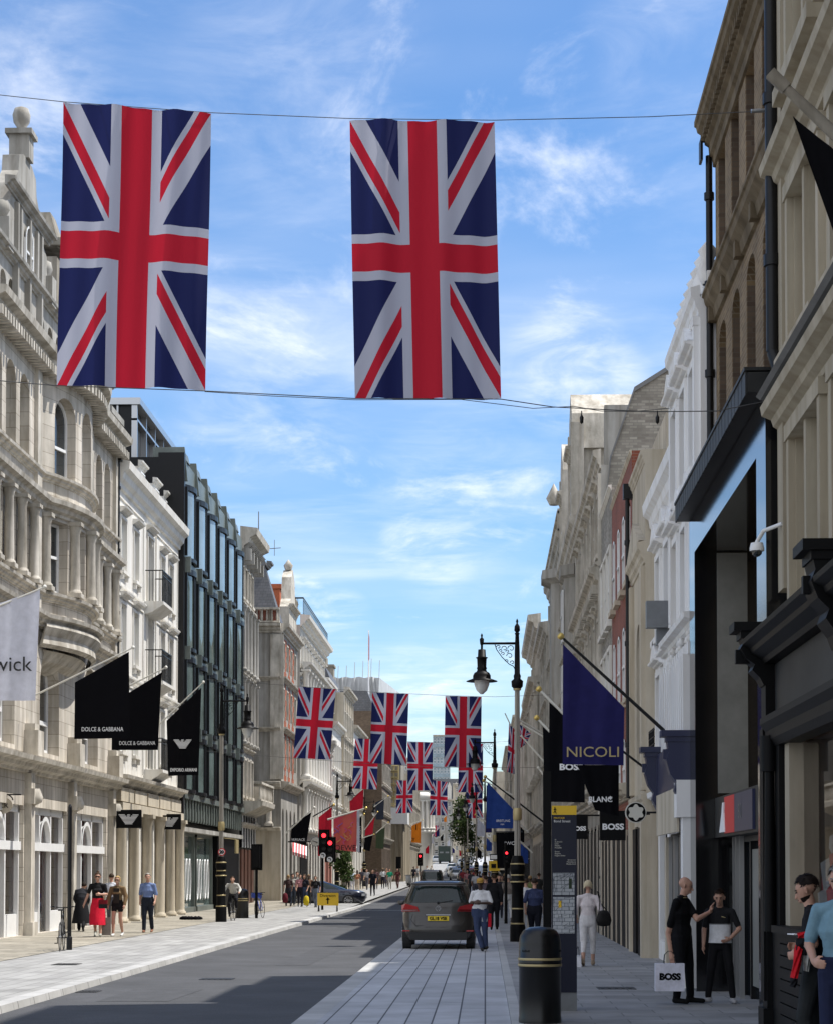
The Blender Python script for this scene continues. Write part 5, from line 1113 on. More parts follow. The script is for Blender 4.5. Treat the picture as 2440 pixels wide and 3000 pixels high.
r = free('hanging_sign', 'black square box sign partly hidden behind the map post', 'sign'); Y = 50; a, b = PY(1672, 2459, Y), PY(1721, 2387, Y); m = MB(); m.box(a.x, b.x, Y, Y+.18, a.z, b.z); m.box(b.x, 3.3, Y+.07, Y+.11, b.z-.04, b.z+.0); s_ = m.build('sign_board', 'black_paint', r); text('BOSS', 17*Y/FPX, 'white', s_, Matrix.Translation(PY(1694, 2434, Y-.01)) @ Matrix.Rotation(PI/2,4,'X'), wide=1.1, bold=.006)
r = free('hanging_sign', 'round black sign with a pale six-lobed rounded star', 'sign'); Y = 39; p = PY(1862, 2381, Y); s_ = Y/FPX
m = MB(); m.prism([(p.x+31*s_*math.cos(t_*PI/16), p.z+31*s_*math.sin(t_*PI/16)) for t_ in range(32)][::-1], Y, Y+.1); rim = m.build('rim', 'pole_white', r)
m = MB(); m.prism([(p.x+28*s_*math.cos(t_*PI/16), p.z+28*s_*math.sin(t_*PI/16)) for t_ in range(32)][::-1], Y-.01, Y-.003); m.build('sign_board', 'black_paint', r)
m = MB(); m.prism([(p.x+(21+3.2*math.cos(6*t_*PI/36))*s_*math.sin(t_*PI/36), p.z+(21+3.2*math.cos(6*t_*PI/36))*s_*math.cos(t_*PI/36)) for t_ in range(72)], Y-.03, Y-.012); m.build('emblem', 'pole_white', r)
m = MB(); m.cyl((p.x+.2, Y+.05, p.z), (3.35, Y+.05, p.z), .02); m.build('bracket', 'black_metal', r)
r, c = banner('blue banner with white edge stripe and lettering, behind the tall lamp post', 84, [(1427,2292),(1503,2373),(1502,2428),(1424,2428)], 'cloth_blue', (1592,2410), (1425,2280), 'black_metal', texts=[('BREITLING', 1473, 2409, 10, 'white', .85), ('1884', 1470, 2418, 6, 'white', 1.0)], pr=.04, amp=.04)
banner('plain navy banner behind the blue lettered banner', 95, [(1424,2300),(1440,2315),(1440,2440),(1422,2440)], 'cloth_navy', (1500,2330), (1420,2290), pr=.04)
r, c = banner('black sign banner with small white letters low behind the lamp post', 78, [(1452,2440),(1512,2440),(1512,2545),(1456,2545)], 'cloth_black', (1530,2438), (1450,2438), 'black_metal', texts=[('IWC', 1492, 2476, 14, 'white', 1.1)], pr=.03, tips=False)
banner('pale banner hanging low beyond the blue one', 130, [(1398,2398),(1420,2420),(1420,2452),(1396,2450)], 'cloth_white', (1440,2420), (1395,2390), pr=.04)
for lab, Y, tip, wal, px in (('far right tilted union flag on a pole, beside the fluted lamp post', 118, (1513,2105), (1590,2150), [(1516,2118),(1555,2150),(1540,2180),(1513,2200)]), ('far right drooping union flag, left of the fluted lamp post', 125, (1478,2090), (1530,2200), [(1490,2120),(1518,2150),(1512,2270),(1484,2262)])):
    r = free('wall_flag', lab, 'flag', ); r['group'] = 'union flags on wall poles'; m = MB(); m.cyl(PY(*wal,Y), PY(*tip,Y), .05, .03); m.build('pole', 'pole_white', r); cloth(px, Y-.1, 'cloth', 'flag', r, 10, 10, .15, 1.0)
for k, (tip, wal, Y) in enumerate((((1527,2122),(1592,2160),70), ((1527,2158),(1600,2240),66), ((1576,2250),(1596,2278),60))):
    r = free('empty_flagpole', ('bare white pole slanting up to the left, topmost of three', 'bare white pole slanting down to the right, longest of three', 'short bare white pole above the black banners')[k], 'flagpole'); m = MB(); m.cyl(PY(*wal,Y), PY(*tip,Y), .035, .025); m.build('pole', 'pole_white', r); m = MB(); m.lathe([(0,-.05),(.06,0),(0,.06)], tuple(PY(*tip,Y)), 8); m.build('finial', 'pole_white', r)
# ================================================================= LAMP POSTS
def lamp(x, y, sg, s=1, label='', z=0):
    r = thing('street_lamp', (x, y, z), 0, label, 'street lamp', 'ornate street lamps along the kerb'); r.scale = (s,)*3
    m = MB(); m.lathe([(.205,0),(.205,.5),(.19,.56),(.165,.62),(.16,1.15),(.155,1.6),(.19,1.66),(.2,1.74),(.17,1.8),(.17,1.92),(.2,1.98),(.21,2.06),(.16,2.3),(.13,2.4)], n=16); m.build('base', 'black_paint', r)
    m = MB()
    for z in (.58, .98, 1.7, 1.88, 2.18):
        rr = {.58:.192, .98:.166, 1.7:.204, 1.88:.176, 2.18:.195}[z]; m.mark(); m.lathe([(rr-.02,z-.02),(rr,z-.02),(rr,z+.02),(rr-.02,z+.02)], n=16)
    m.build('ring', 'gold_paint', r)
    m = MB()
    for i in range(10): t = 2*PI*i/10; m.cyl((.07*math.cos(t), .07*math.sin(t), 2.3), (.055*math.cos(t), .055*math.sin(t), 7.0), .014, .012, 5, False)
    m.build('flutes', 'pole_lamp', r); m = MB(); m.cyl((0,0,2.3),(0,0,7.0),.07,.055,10); m.build('fluted_column', 'black_paint', r)
    m = MB(); m.lathe([(.1,3.35),(.12,3.4),(.12,3.62),(.1,3.68)], n=14); m.lathe([(.1,6.85),(.11,6.9)], n=12); m.build('band', 'gold_paint', r)
    m = MB(); m.lathe([(.08,6.88),(.15,6.95),(.16,7.1),(.09,7.16),(.1,7.24),(.075,7.3),(.07,7.9),(.05,8.35),(.07,8.38),(.04,8.42)], n=12); m.lathe([(.03,8.4),(.08,8.47),(.07,8.58),(.02,8.66),(.035,8.72),(0,8.8)], n=8)
    m.build('upper_post', 'black_paint', r)
    a = MB(); a.cyl((0,0,8.12), (sg*.95,0,8.12), .035, .03, 8)
    for k in range(4):
        pass
    rr = random.Random(3)
    for (cx, cz, q) in ((.16,7.98,.1),(.34,7.98,.08),(.5,8.02,.06),(.2,7.78,.09),(.38,7.84,.05),(.13,7.6,.06),(.28,7.64,.05),(.26,7.9,.05),(.44,7.92,.045)):
        for i in range(8):
            t0, t1 = i*.7, (i+1)*.7; f0, f1 = 1-i*.08, 1-(i+1)*.08
            a.cyl((sg*(cx+q*f0*math.cos(t0)), 0, cz+q*f0*math.sin(t0)), (sg*(cx+q*f1*math.cos(t1)), 0, cz+q*f1*math.sin(t1)), .013, .013, 4, False)
    a.tube([(sg*.05,0,7.4),(sg*.1,0,7.5),(sg*.22,0,7.56),(sg*.4,0,7.74),(sg*.55,0,7.95),(sg*.6,0,8.1)], .012, 5)
    a.build('bracket', 'black_paint', r)
    g = MB(); lx = sg*.95; g.lathe([(0,8.4),(.03,8.33),(.02,8.25),(.06,8.2),(.05,8.05),(.03,7.98),(.03,7.86),(.1,7.84),(.11,7.6),(.17,7.57),(.13,7.53),(.12,7.25),(.14,7.22),(.12,7.16),(.14,7.1),(.2,7.06),(.24,6.96),(.24,6.86),(.42,6.78),(.42,6.76),(.22,6.8)], (lx,0,0), 16); g.v = [(p[0], p[1], 8.4-(8.4-p[2])*.8) for p in g.v]; ln = g.build('lantern', 'black_paint', r)
    g = MB(); g.lathe([(.21,6.79),(.2,6.66),(.14,6.46),(.04,6.34),(0,6.33)], (lx,0,0), 16); g.v = [(p[0], p[1], 8.4-(8.4-p[2])*.8) for p in g.v]; g.build('glass_bowl', 'lead_glass', ln)
    return r
mat('pole_lamp', (.42,.39,.34), .35)  # pale ribs imitate white reflections on the shiny black post
lamp(.87, 55, -1, 1, 'tall fluted lamp post with black and gold base, nearest on the right pavement')
def lamp_px(px, base_py, y, sg, top_py, label):
    p = PY(px, base_py, y); t = PY(px, top_py, y); z = zg(y)+.1; return lamp(p.x, y, sg, (t.z-z)/8.8, label, z)
lamp_px(648, 2711, 76, 1, 2000, 'fluted lamp post with black base and round speed sign, on the left pavement')
lamp_px(1449, 2650, 96, -1, 2135, 'second lamp post on the right, with arrow sign and yellow notice on it')
lamp_px(988, 2600, 141, 1, 2262, 'fluted lamp post in front of the swirling print banner')
lamp_px(1067, 2590, 187, 1, 2330, 'distant slim lamp post right of the swirling print banner')
lamp_px(1236, 2570, 300, 1, 2420, 'far lamp post beside the orange banner')
for i, (px, y) in enumerate(((1395, 170), (1369, 205), (1352, 240), (1420, 145))):
    lamp_px(px, 2600, y, -1, 2555-(8.5-1.97+zg(y))*6000/y, ('slim pole half hidden by the street tree', 'thin lamp post below the small rightmost flag', 'thin lamp post in the tree foliage', 'lamp post just right of the street tree')[i])
# signs fixed on lamp posts
r = free('speed_sign', 'round white sign with red ring and number 20 on the left lamp base', 'sign'); Y = 75.6; p = PY(650, 2497, Y); q = Y/FPX
for rad, m_, dy, nm in ((11, 'red', 0, 'rim'), (8.4, 'white', -.012, 'sign_board')):
    m = MB(); m.prism([(p.x+rad*q*math.cos(t_*PI/12), p.z+rad*q*math.sin(t_*PI/12)) for t_ in range(24)][::-1], Y+dy, Y+dy+.01 if dy else Y+.02); sb = m.build(nm, m_, r)
text('20', 13*q, 'black_paint', r, Matrix.Translation((p.x, Y-.02, p.z-4.3*q)) @ Matrix.Rotation(PI/2,4,'X'), bold=.01)
r = free('arrow_sign', 'white arrow shaped street direction sign on the second right lamp post', 'sign'); Y = 95; q = Y/FPX; p = PY(1448, 2512, Y)
m = MB(); m.prism([(p.x-14*q,p.z-9*q),(p.x+9*q,p.z-9*q),(p.x+16*q,p.z),(p.x+9*q,p.z+9*q),(p.x-14*q,p.z+9*q)], Y, Y+.04); m.build('rim', 'black_paint', r)
m = MB(); m.prism([(p.x-12*q,p.z-6*q),(p.x+7*q,p.z-6*q),(p.x+11*q,p.z),(p.x+7*q,p.z+6*q),(p.x-12*q,p.z+6*q)], Y-.02, Y-.003); m.build('sign_board', 'white', r)
r = free('yellow_notice', 'square yellow notice board wrapped round the second right lamp post', 'sign'); p = PY(1447, 2538, Y)
m = MB(); m.box(p.x-16*q, p.x+16*q, Y-.3, Y-.25, p.z-15*q, p.z+15*q); m.build('board', 'yellow', r); m = MB(); m.box(p.x-9*q, p.x+5*q, Y-.33, Y-.303, p.z-6*q, p.z+6*q); m.build('symbol', 'black_paint', r)
# ================================================================= TRAFFIC SIGNALS
def signal(px, base, Y, top, label, heads, zb=0, hs=1):
    z = zg(Y); p = PY(px, base, Y); r = thing('traffic_light', (p.x, Y, z), 0, label, 'traffic light'); t = PY(px, top, Y).z-z
    m = MB(); m.cyl((0,0,0),(0,0,t), .06, .05, 10); m.build('pole', 'black_paint', r)
    for (hx, hy, lit, back) in heads:
        c = PY(hx, hy, Y); x, zz_ = c.x-p.x, c.z-z; m = MB(); s = hs
        m.box(x-.17*s, x+.17*s, -.16, .12, zz_-.5*s, zz_+.5*s); m.box(x-.27*s, x+.27*s, .12, .14, zz_-.62*s, zz_+.62*s)
        if not back:
            for k in (-1, 0, 1):
                m.grid([[(x+.12*s*math.cos(PI*j/8), -.16-e, zz_+.32*s*k+.12*s*math.sin(PI*j/8)) for j in range(9)] for e in (0, .16)])
        h = m.build('signal_head', 'black_paint', r)
        if not back:
            for k, nm in ((1, 'lamp_red' if lit else 'dark_stone'), (0, 'dark_stone'), (-1, 'dark_stone')):
                m = MB(); m.prism([(x+.105*s*math.cos(t_*PI/8), zz_+.32*s*k+.105*s*math.sin(t_*PI/8)) for t_ in range(16)][::-1], -.175, -.163); m.build('lamp', nm, h)
    return r
r = signal(945, 2680, 100, 2470, 'traffic light pair showing red, beside the swirling print banner', [(950, 2468, 1, 0), (968, 2490, 1, 0)], hs=1.0)
Y = 99.7; q = Y/FPX
for px, py in ((947, 2507), (967, 2519)):
    c = PY(px, py, Y)-r.location; m = MB(); m.prism([(c.x+8*q*math.cos(t_*PI/10), c.z+8*q*math.sin(t_*PI/10)) for t_ in range(20)][::-1], -.36, -.33); k_ = m.build('turn_sign', 'white', r)
    m = MB(); m.tube([(c.x+3*q, -.37, c.z-4*q), (c.x+3*q, -.37, c.z+2*q), (c.x-3*q, -.37, c.z+3*q)], .02, 5); m.cyl((c.x-2*q,-.37,c.z+3*q),(c.x-5*q,-.37,c.z+2.5*q),.05,.0,5); m.build('arrow', 'black_paint', r)
signal(752, 2688, 82, 2476, 'black traffic light seen from behind over the blue bicycle', [(752, 2512, 0, 1)], hs=.85)
signal(1231, 2590, 170, 2500, 'distant traffic light showing red over the black cab', [(1230, 2519, 1, 0)], hs=.85)
signal(1168, 2590, 215, 2518, 'small dark traffic light against the tan sheeting', [(1168, 2528, 0, 1)], hs=1)
signal(1481, 2600, 74, 2470, 'pedestrian signal showing a red light, left of the tall lamp post', [(1483, 2512, 1, 0)], hs=.45)
r = free('shop_clock', 'round pale wall clock sign beside the traffic lights', 'clock'); Y = 118; q = Y/FPX; p = PY(925, 2467, Y)
m = MB(); m.prism([(p.x+14.5*q*math.cos(t_*PI/12), p.z+14.5*q*math.sin(t_*PI/12)) for t_ in range(24)][::-1], Y, Y+.2); m.build('rim', 'grey_metal', r); m = MB(); m.prism([(p.x+12.8*q*math.cos(t_*PI/12), p.z+12.8*q*math.sin(t_*PI/12)) for t_ in range(24)][::-1], Y-.02, Y-.003); m.build('clock_face', 'pole_white', r)
m = MB(); m.cyl((p.x,Y-.04,p.z),(p.x-9*q,Y-.04,p.z+3*q),.015); m.cyl((p.x,Y-.04,p.z),(p.x+6*q,Y-.04,p.z-3*q),.02); m.cyl((p.x,Y+.1,p.z),(p.x-1.6,Y+.1,p.z),.04); m.build('hands', 'black_paint', r)
r = free('shop_awning', 'red and white striped awning under the black banner', 'awning'); m = MB(); m2 = MB()
for i in range(10):
    mm = m if i % 2 == 0 else m2; a, b = PY(858+i*4.2, 2482+i*1.2, 128), PY(862+i*4.2, 2483+i*1.2, 128)
    mm.hexa([a+Vector((0,0,-.5)), b+Vector((0,0,-.5)), b+Vector((-.1,1.2,-.1)), a+Vector((-.1,1.2,-.1)), a+Vector((0,0,-.3)), b+Vector((0,0,-.3)), b+Vector((-.1,1.2,.3)), a+Vector((-.1,1.2,.3))])
m.build('red_stripes', 'red', r); m2.build('white_stripes', 'white', r)
# ================================================================= BINS, POSTS, MAP TOTEM, SIGNS
def bin_(px, base, y, s, label, z=.1, full=False):
    p = PY(px, base, y); r = thing('litter_bin', (p.x, y, z), 0, label, 'litter bin', 'black and gold litter bins'); R_ = .26
    m = MB(); m.lathe([(R_*1.02,0),(R_*1.02,.06),(R_,.08),(R_,.68),(R_*1.03,.69),(R_*1.03,.8),(R_,.81),(R_,.98),(R_*.95,1.07),(R_*.8,1.14),(R_*.5,1.18),(0,1.19)], n=28); m.build('body', 'bin_paint', r)
    m = MB()
    for z0 in (.7, .775): m.mark(); m.lathe([(R_*1.04,z0),(R_*1.05,z0+.004),(R_*1.05,z0+.026),(R_*1.04,z0+.03)], n=28)
    m.build('gold_band', 'gold_paint', r)
    m = MB()
    for a0 in (-2.6, -.5, 1.2, 2.6):
        m.mark()
        m.grid([[(R_*1.005*(1 if zz_ < .99 else .955)*math.cos(a0+t_*.1), R_*1.005*(1 if zz_ < .99 else .955)*math.sin(a0+t_*.1), zz_) for t_ in range(6)] for zz_ in (.88, 1.0)])
    m.build('opening', 'void', r); r.scale = (s,)*3; return r
mat('bin_paint', (.006,.006,.006), .3, spec=.4); mat('void', (.002,.002,.002), .9)
bin_(1581, 2990, 25.5, 1.0, 'black litter bin with two gold bands in the right foreground')
bin_(710, 2692, 82, 1.0, 'small black litter bin on the left pavement by the lamp post')
# map totem
Y = 27.6; zt_ = PY(1660, 2361, Y).z; q = Y/FPX; p = PY(1653, 2900, Y); r = thing('map_totem', (p.x, Y, .1), 0, 'dark blue pedestrian map totem with yellow top and walking figure', 'map sign')
hw = 36*q; T = zt_-.1
m = MB(); m.box(-hw, hw, 0, .12, .25, T-.0); mat('totem_blue', (.006,.008,.022), .35, spec=.3); m.build('panel', 'totem_blue', r); m = MB(); m.box(-hw+.02, hw-.0, .02, .1, 0, .25); m.build('foot', 'grey_metal', r)
def tz(py): return PY(1653, py, Y).z-.1
m = MB(); m.box(-hw-.001, hw+.001, -.006, -.002, tz(2388), T); m.build('yellow_band', 'yellow', r)
m = MB(); cx = -hw+.04; cz = (tz(2388)+T)/2
m.lathe([(0,.03),(.008,.037),(0,.046)], (cx,-.012,cz), 8)
for a, b in (((0,.028),(0,-.005)), ((0,-.005),(.018,-.045)), ((0,-.005),(-.018,-.04)), ((0,.022),(.018,.0)), ((0,.022),(-.016,.002))): m.cyl((cx+a[0],-.012,cz+a[1]), (cx+b[0],-.012,cz+b[1]), .006, .005, 5)
m.build('walking_figure', 'black_paint', r)
def tt(b_, px, py, s_, m_='white', al='LEFT'): text(b_, s_*q, m_, r, Matrix.Translation((PY(px,py,Y).x-p.x, -.006, tz(py))) @ Matrix.Rotation(PI/2,4,'X'), align=al, ext=.001)
tt('MAYFAIR', 1621, 2400, 8, 'yellow'); tt('Bond Street', 1621, 2410, 10)
for i, wd in enumerate(('N', 'St James\'s', 'Soho', 'Mayfair', 'Piccadilly', '', 'Green', 'Regents', 'Regent Street')): 
    if wd: tt(wd, 1624, 2463+i*5.8, 5.5, 'pole_white')
for i, wd in enumerate(('Grosvenor', 'Marylebone', 'Marble Arch')): tt(wd, 1686, 2522+i*6, 5.5, 'pole_white', 'RIGHT')
slab_mat('map_print', (.48,.50,.52), .09, .05, False, (.10,.12,.14), c2=(.38,.40,.43), ms=.004, off=.37)
bn = [n_ for n_ in M['map_print'].node_tree.nodes if n_.type == 'MAPPING'][0]; bn.inputs['Rotation'].default_value = (PI/2, .5, 0)
for y0, y1 in ((2558, 2623), (2629, 2736)):
    m = MB(); m.box(-hw+.012, hw-.03, -.006, -.002, tz(y1), tz(y0)); m.build('map', 'map_print', r)
    m = MB(); rr = random.Random(int(y0))
    for i in range(16):
        x0_ = rr.uniform(-hw+.02, hw-.04); z0_ = rr.uniform(tz(y1)+.01, tz(y0)-.01); an = rr.choice([.2, 1.75, .5, 1.5, .9]); L_ = rr.uniform(.05, .2)
        x1_ = min(max(x0_+L_*math.cos(an), -hw+.015), hw-.035); z1_ = min(max(z0_+L_*math.sin(an), tz(y1)+.005), tz(y0)-.005)
        m.cyl((x0_,-.007,z0_), (x1_,-.007,z1_), .0025, .0025, 4)
    m.build('map_streets', 'totem_blue', r)
m = MB(); m.box(.06, .1, -.008, -.006, tz(2605), tz(2575)); m.build('map_park', 'cloth_green', r); m = MB(); m.box(-.08,-.04,-.008,-.006,tz(2660),tz(2640)); m.build('map_station', 'yellow', r)
r = thing('sign_post', (PY(1603,2900,27.9).x, 27.9, .1), 0, 'plain tall black square post standing against the map totem', 'post'); m = MB(); m.box(-.055,.055,0,.1,0,PY(1603,2260,27.9).z-.1); m.build('post', 'black_paint', r); m = MB(); m.box(-.09,.09,-.03,.13,0,.03); m.build('base_plate', 'black_metal', r)
# left pole with bicycle
r = thing('plain_post', (PY(203,2787,48.6).x, 48.6, .1), 0, 'plain black post with a bicycle leaning on it, on the left pavement', 'post'); m = MB(); m.cyl((0,0,0),(0,0,PY(206,2366,48.6).z-.1),.05,.045,12); m.lathe([(.07,0),(.07,.3),(.05,.33)]); m.build('post', 'black_metal', r); m = MB(); m.cyl((0,0,PY(206,2366,48.6).z-.1),(0,0,PY(206,2363,48.6).z-.05),.05,.02); m.build('cap', 'black_metal', r)
# yellow diversion sign
Y = 96; q = Y/FPX; r = thing('diversion_sign', (PY(961,2675,Y).x, Y, 0), 0, 'yellow temporary road sign with black arrow on a metal stand', 'road sign')
z0, z1 = PY(961,2654,Y).z, PY(961,2617,Y).z; m = MB(); m.box(-31*q,31*q,0,.05,z0,z1); b_ = m.build('sign_board', 'yellow', r); m = MB()
for s_ in (-1, 1): m.cyl((s_*27*q,.03,z0),(s_*27*q,-.2,0),.03); m.cyl((s_*27*q,.03,z0),(s_*27*q,.4,0),.03)
m.cyl((-31*q,.02,z1),(31*q,.02,z1),.02); m.build('stand', 'black_metal', r)
text('Diversion', 12*q, 'black_paint', b_, Matrix.Translation((0,-.01,z1-12*q)) @ Matrix.Rotation(PI/2,4,'X')); m = MB(); zc = (z0+z1)/2-4*q; m.box(-1.8*q,1.8*q,-.012,-.004,zc-10*q,zc+4*q); m.prism([(-6*q,zc+2*q),(6*q,zc+2*q),(0,zc+10*q)], -.012, -.004); m.build('arrow', 'black_paint', b_)
r = thing('drain_rag', (PY(560,2683,79).x, 79, .11), 0, 'crumpled dark cloth bundle lying on the left pavement', 'bundle'); m = MB(); rr = random.Random(4)
for i in range(7): m.lathe([(0,0),(.16,.02),(.14,.1),(0,.15)], (rr.uniform(-.35,.35), rr.uniform(-.1,.1), 0), 7)
m.build('cloth', 'cloth_black', r)
# street tree far down the street, clipped topiary and pots
def tree(x, y, z, h, cr, label, n=2600, name='street_tree', th=.4, seed=1, leaf=.16):
    r = thing(name, (x, y, z), 0, label, 'tree'); rr = random.Random(seed); m = MB(); pts = [Vector((0,0,0)), Vector((.1,0,h*.25)), Vector((-.05,.1,h*.5)), Vector((.1,0,h*.85))]
    for (a, b), (r0, r1) in zip(zip(pts, pts[1:]), ((.18,.14),(.14,.1),(.1,.03))): m.cyl(a, b, r0, r1, 8)
    tips = []
    for i in range(9):
        a = pts[1].lerp(pts[3], .1+.1*i); d = Vector((rr.uniform(-1,1), rr.uniform(-1,1), rr.uniform(.3,1))).normalized()*cr*rr.uniform(.5,1); m.cyl(a, a+d, .05, .02, 6); tips.append(a+d)
    m.build('trunk', 'stone_dark', r); m = MB(); cl = [(t_, rr.uniform(.3,.55)*cr) for t_ in tips]+[(Vector((rr.uniform(-.4,.4)*cr, rr.uniform(-.4,.4)*cr, h*rr.uniform(th,1))), rr.uniform(.3,.5)*cr) for _ in range(9)]
    for i in range(n):
        c, q_ = rr.choice(cl); d = Vector((rr.gauss(0,1), rr.gauss(0,1), rr.gauss(0,1))).normalized()*q_*rr.uniform(.5,1.05); p_ = c+d; u = Vector((rr.gauss(0,1), rr.gauss(0,1), rr.gauss(0,1))).normalized()*leaf; v = u.orthogonal().normalized()*leaf*.6
        m.mi; m.cur = rr.randint(0, 1); m.face([p_-u, p_+v, p_+u, p_-v])
    m.build('crown', ['leaf', 'leaf_light'], r); return r
cloth_mat('leaf', (.035,.06,.02), tr=.3); cloth_mat('leaf_light', (.075,.11,.035), tr=.3)
p = PY(1360, 2600, 215); tree(p.x, 215, zg(215), 8.8, 2.0, 'slender green street tree between the far lamp posts', seed=2)
p = PY(1004, 2610, 128); tree(p.x, 128, .2, 3.6, .8, 'clipped green shrub column beside a dark shop door', 1500, 'tall_shrub', .15, 5, .1)

# small banners crowding the far street on both sides
far = (('white', 'cloth_white'), ('black', 'cloth_black'), ('navy', 'cloth_navy'), ('red', 'cloth_red'), ('blue', 'cloth_blue'), ('orange', 'cloth_orange'))
spots = ((1262,2462,300,1,0),(1277,2440,280,1,2),(1290,2455,330,1,1),(1246,2490,260,1,3),(1310,2470,360,1,0),(1385,2450,260,-1,1),(1398,2478,230,-1,2),(1374,2490,290,-1,0),(1410,2500,200,-1,1),(1440,2475,160,-1,4),(1352,2500,340,-1,3),(1331,2492,380,-1,2),(1300,2400,340,1,5),(1456,2560,140,-1,1),(1535,2440,105,-1,1),(1546,2500,100,-1,4))
where = ('just right of the tree', 'under the middle small flag', 'over the lorry', 'beside the round pavilion', 'above the silver cars', 'right of the tree crown', 'low beside the second lamp post', 'over the parked far cars', 'low over the walkers', 'under the blue lettered banner', 'near the rise of the road', 'closest to the top of the rise', 'above the green lorry', 'low in the shade by the signal', 'right of the tall lamp post', 'low in the shade right of the tall lamp post')
for (px, py, Y, sg, k), wh in zip(spots, where):
    w_, h_ = 95*sg/ (Y/100)*.45, 3200/Y*1.9
    banner('small far %s banner %s' % (far[k][0], wh), Y, [(px,py-h_*.1),(px+w_*.6,py-h_*.55),(px+w_*.6,py+h_*.5),(px,py+h_*.5)] if sg > 0 else [(px+w_*.6,py-h_*.55),(px,py-h_*.1),(px,py+h_*.5),(px+w_*.6,py+h_*.5)], far[k][1], (px-w_*.3,py), (px+w_*.65,py-h_*.65), pr=.04, tips=False, group='small banners far down the street')
# ================================================================= PEOPLE
_cm = {}
def cm(c, rough=.8):
    if isinstance(c, str): return M[c]
    k = (c, rough)
    if k not in _cm: _cm[k] = mat('cloth_%d' % len(_cm), c, rough, var=.22, scale=9, spec=.12)
    return _cm[k]
for nm, c in (('skin', (.48,.27,.19)), ('skin_tan', (.40,.21,.14)), ('skin_dark', (.06,.03,.02))):
    m_ = mat(nm, c, .55, var=.12, scale=12); m_.node_tree.nodes["Principled BSDF"].inputs["Subsurface Weight"].default_value = .05
V3 = Vector
def seg(m, a, b, ra, rb, sx=1.0, ax=None, n=12):
    """tapered round-ended limb piece"""
    a, b = V3(a), V3(b); d = b-a; L = max(d.length, 1e-4); d = d/L; u = V3(ax) if ax is not None else d.orthogonal(); u = (u-d*u.dot(d)); u = u.normalized() if u.length > 1e-4 else d.orthogonal().normalized(); w_ = d.cross(u); rows = []
    for t in (-1, -.8, -.45): r = ra*math.sqrt(max(0, 1-t*t)); rows.append((a+d*t*ra, max(r, .0005)))
    for t in (0, .25, .5, .75, 1): rows.append((a+d*L*t, ra+(rb-ra)*t))
    for t in (.45, .8, 1): r = rb*math.sqrt(max(0, 1-t*t)); rows.append((b+d*t*rb, max(r, .0005)))
    R_ = [[c+(u*math.cos(2*PI*i/n)*r*sx+w_*math.sin(2*PI*i/n)*r) for i in range(n)] for c, r in rows]
    m.grid(R_, True); m.face(list(reversed(R_[0]))); m.face(R_[-1])
BASE = dict(pel=(0,0,.96), wst=(0,-.01,1.10), cst=(0,0,1.29), nek=(0,0,1.47), hed=(0,.03,1.64),
 sL=(-.185,0,1.42), eL=(-.235,-.03,1.15), wL=(-.24,.05,.91), sR=(.185,0,1.42), eR=(.235,-.03,1.15), wR=(.24,.05,.91),
 hL=(-.09,0,.93), kL=(-.10,.02,.52), aL=(-.11,-.03,.09), hR=(.09,0,.93), kR=(.10,.02,.52), aR=(.11,-.03,.09), tL=(-.13,.13,.04), tR=(.13,.13,.04), look=(0,0))
WALK = dict(kL=(-.09,.12,.53), aL=(-.09,.20,.10), tL=(-.09,.36,.07), kR=(.09,-.02,.53), aR=(.09,-.33,.16), tR=(.09,-.20,.03), eL=(-.24,-.12,1.16), wL=(-.24,-.02,.93), eR=(.24,.02,1.15), wR=(.23,.18,.95))
WALK2 = dict(kR=(.09,.10,.53), aR=(.09,.14,.09), tR=(.09,.29,.04), kL=(-.09,.0,.53), aL=(-.09,-.22,.12), tL=(-.09,-.08,.03), eR=(.24,-.1,1.16), wR=(.24,-.03,.92), eL=(-.24,.0,1.15), wL=(-.23,.14,.93))
_pc = {}
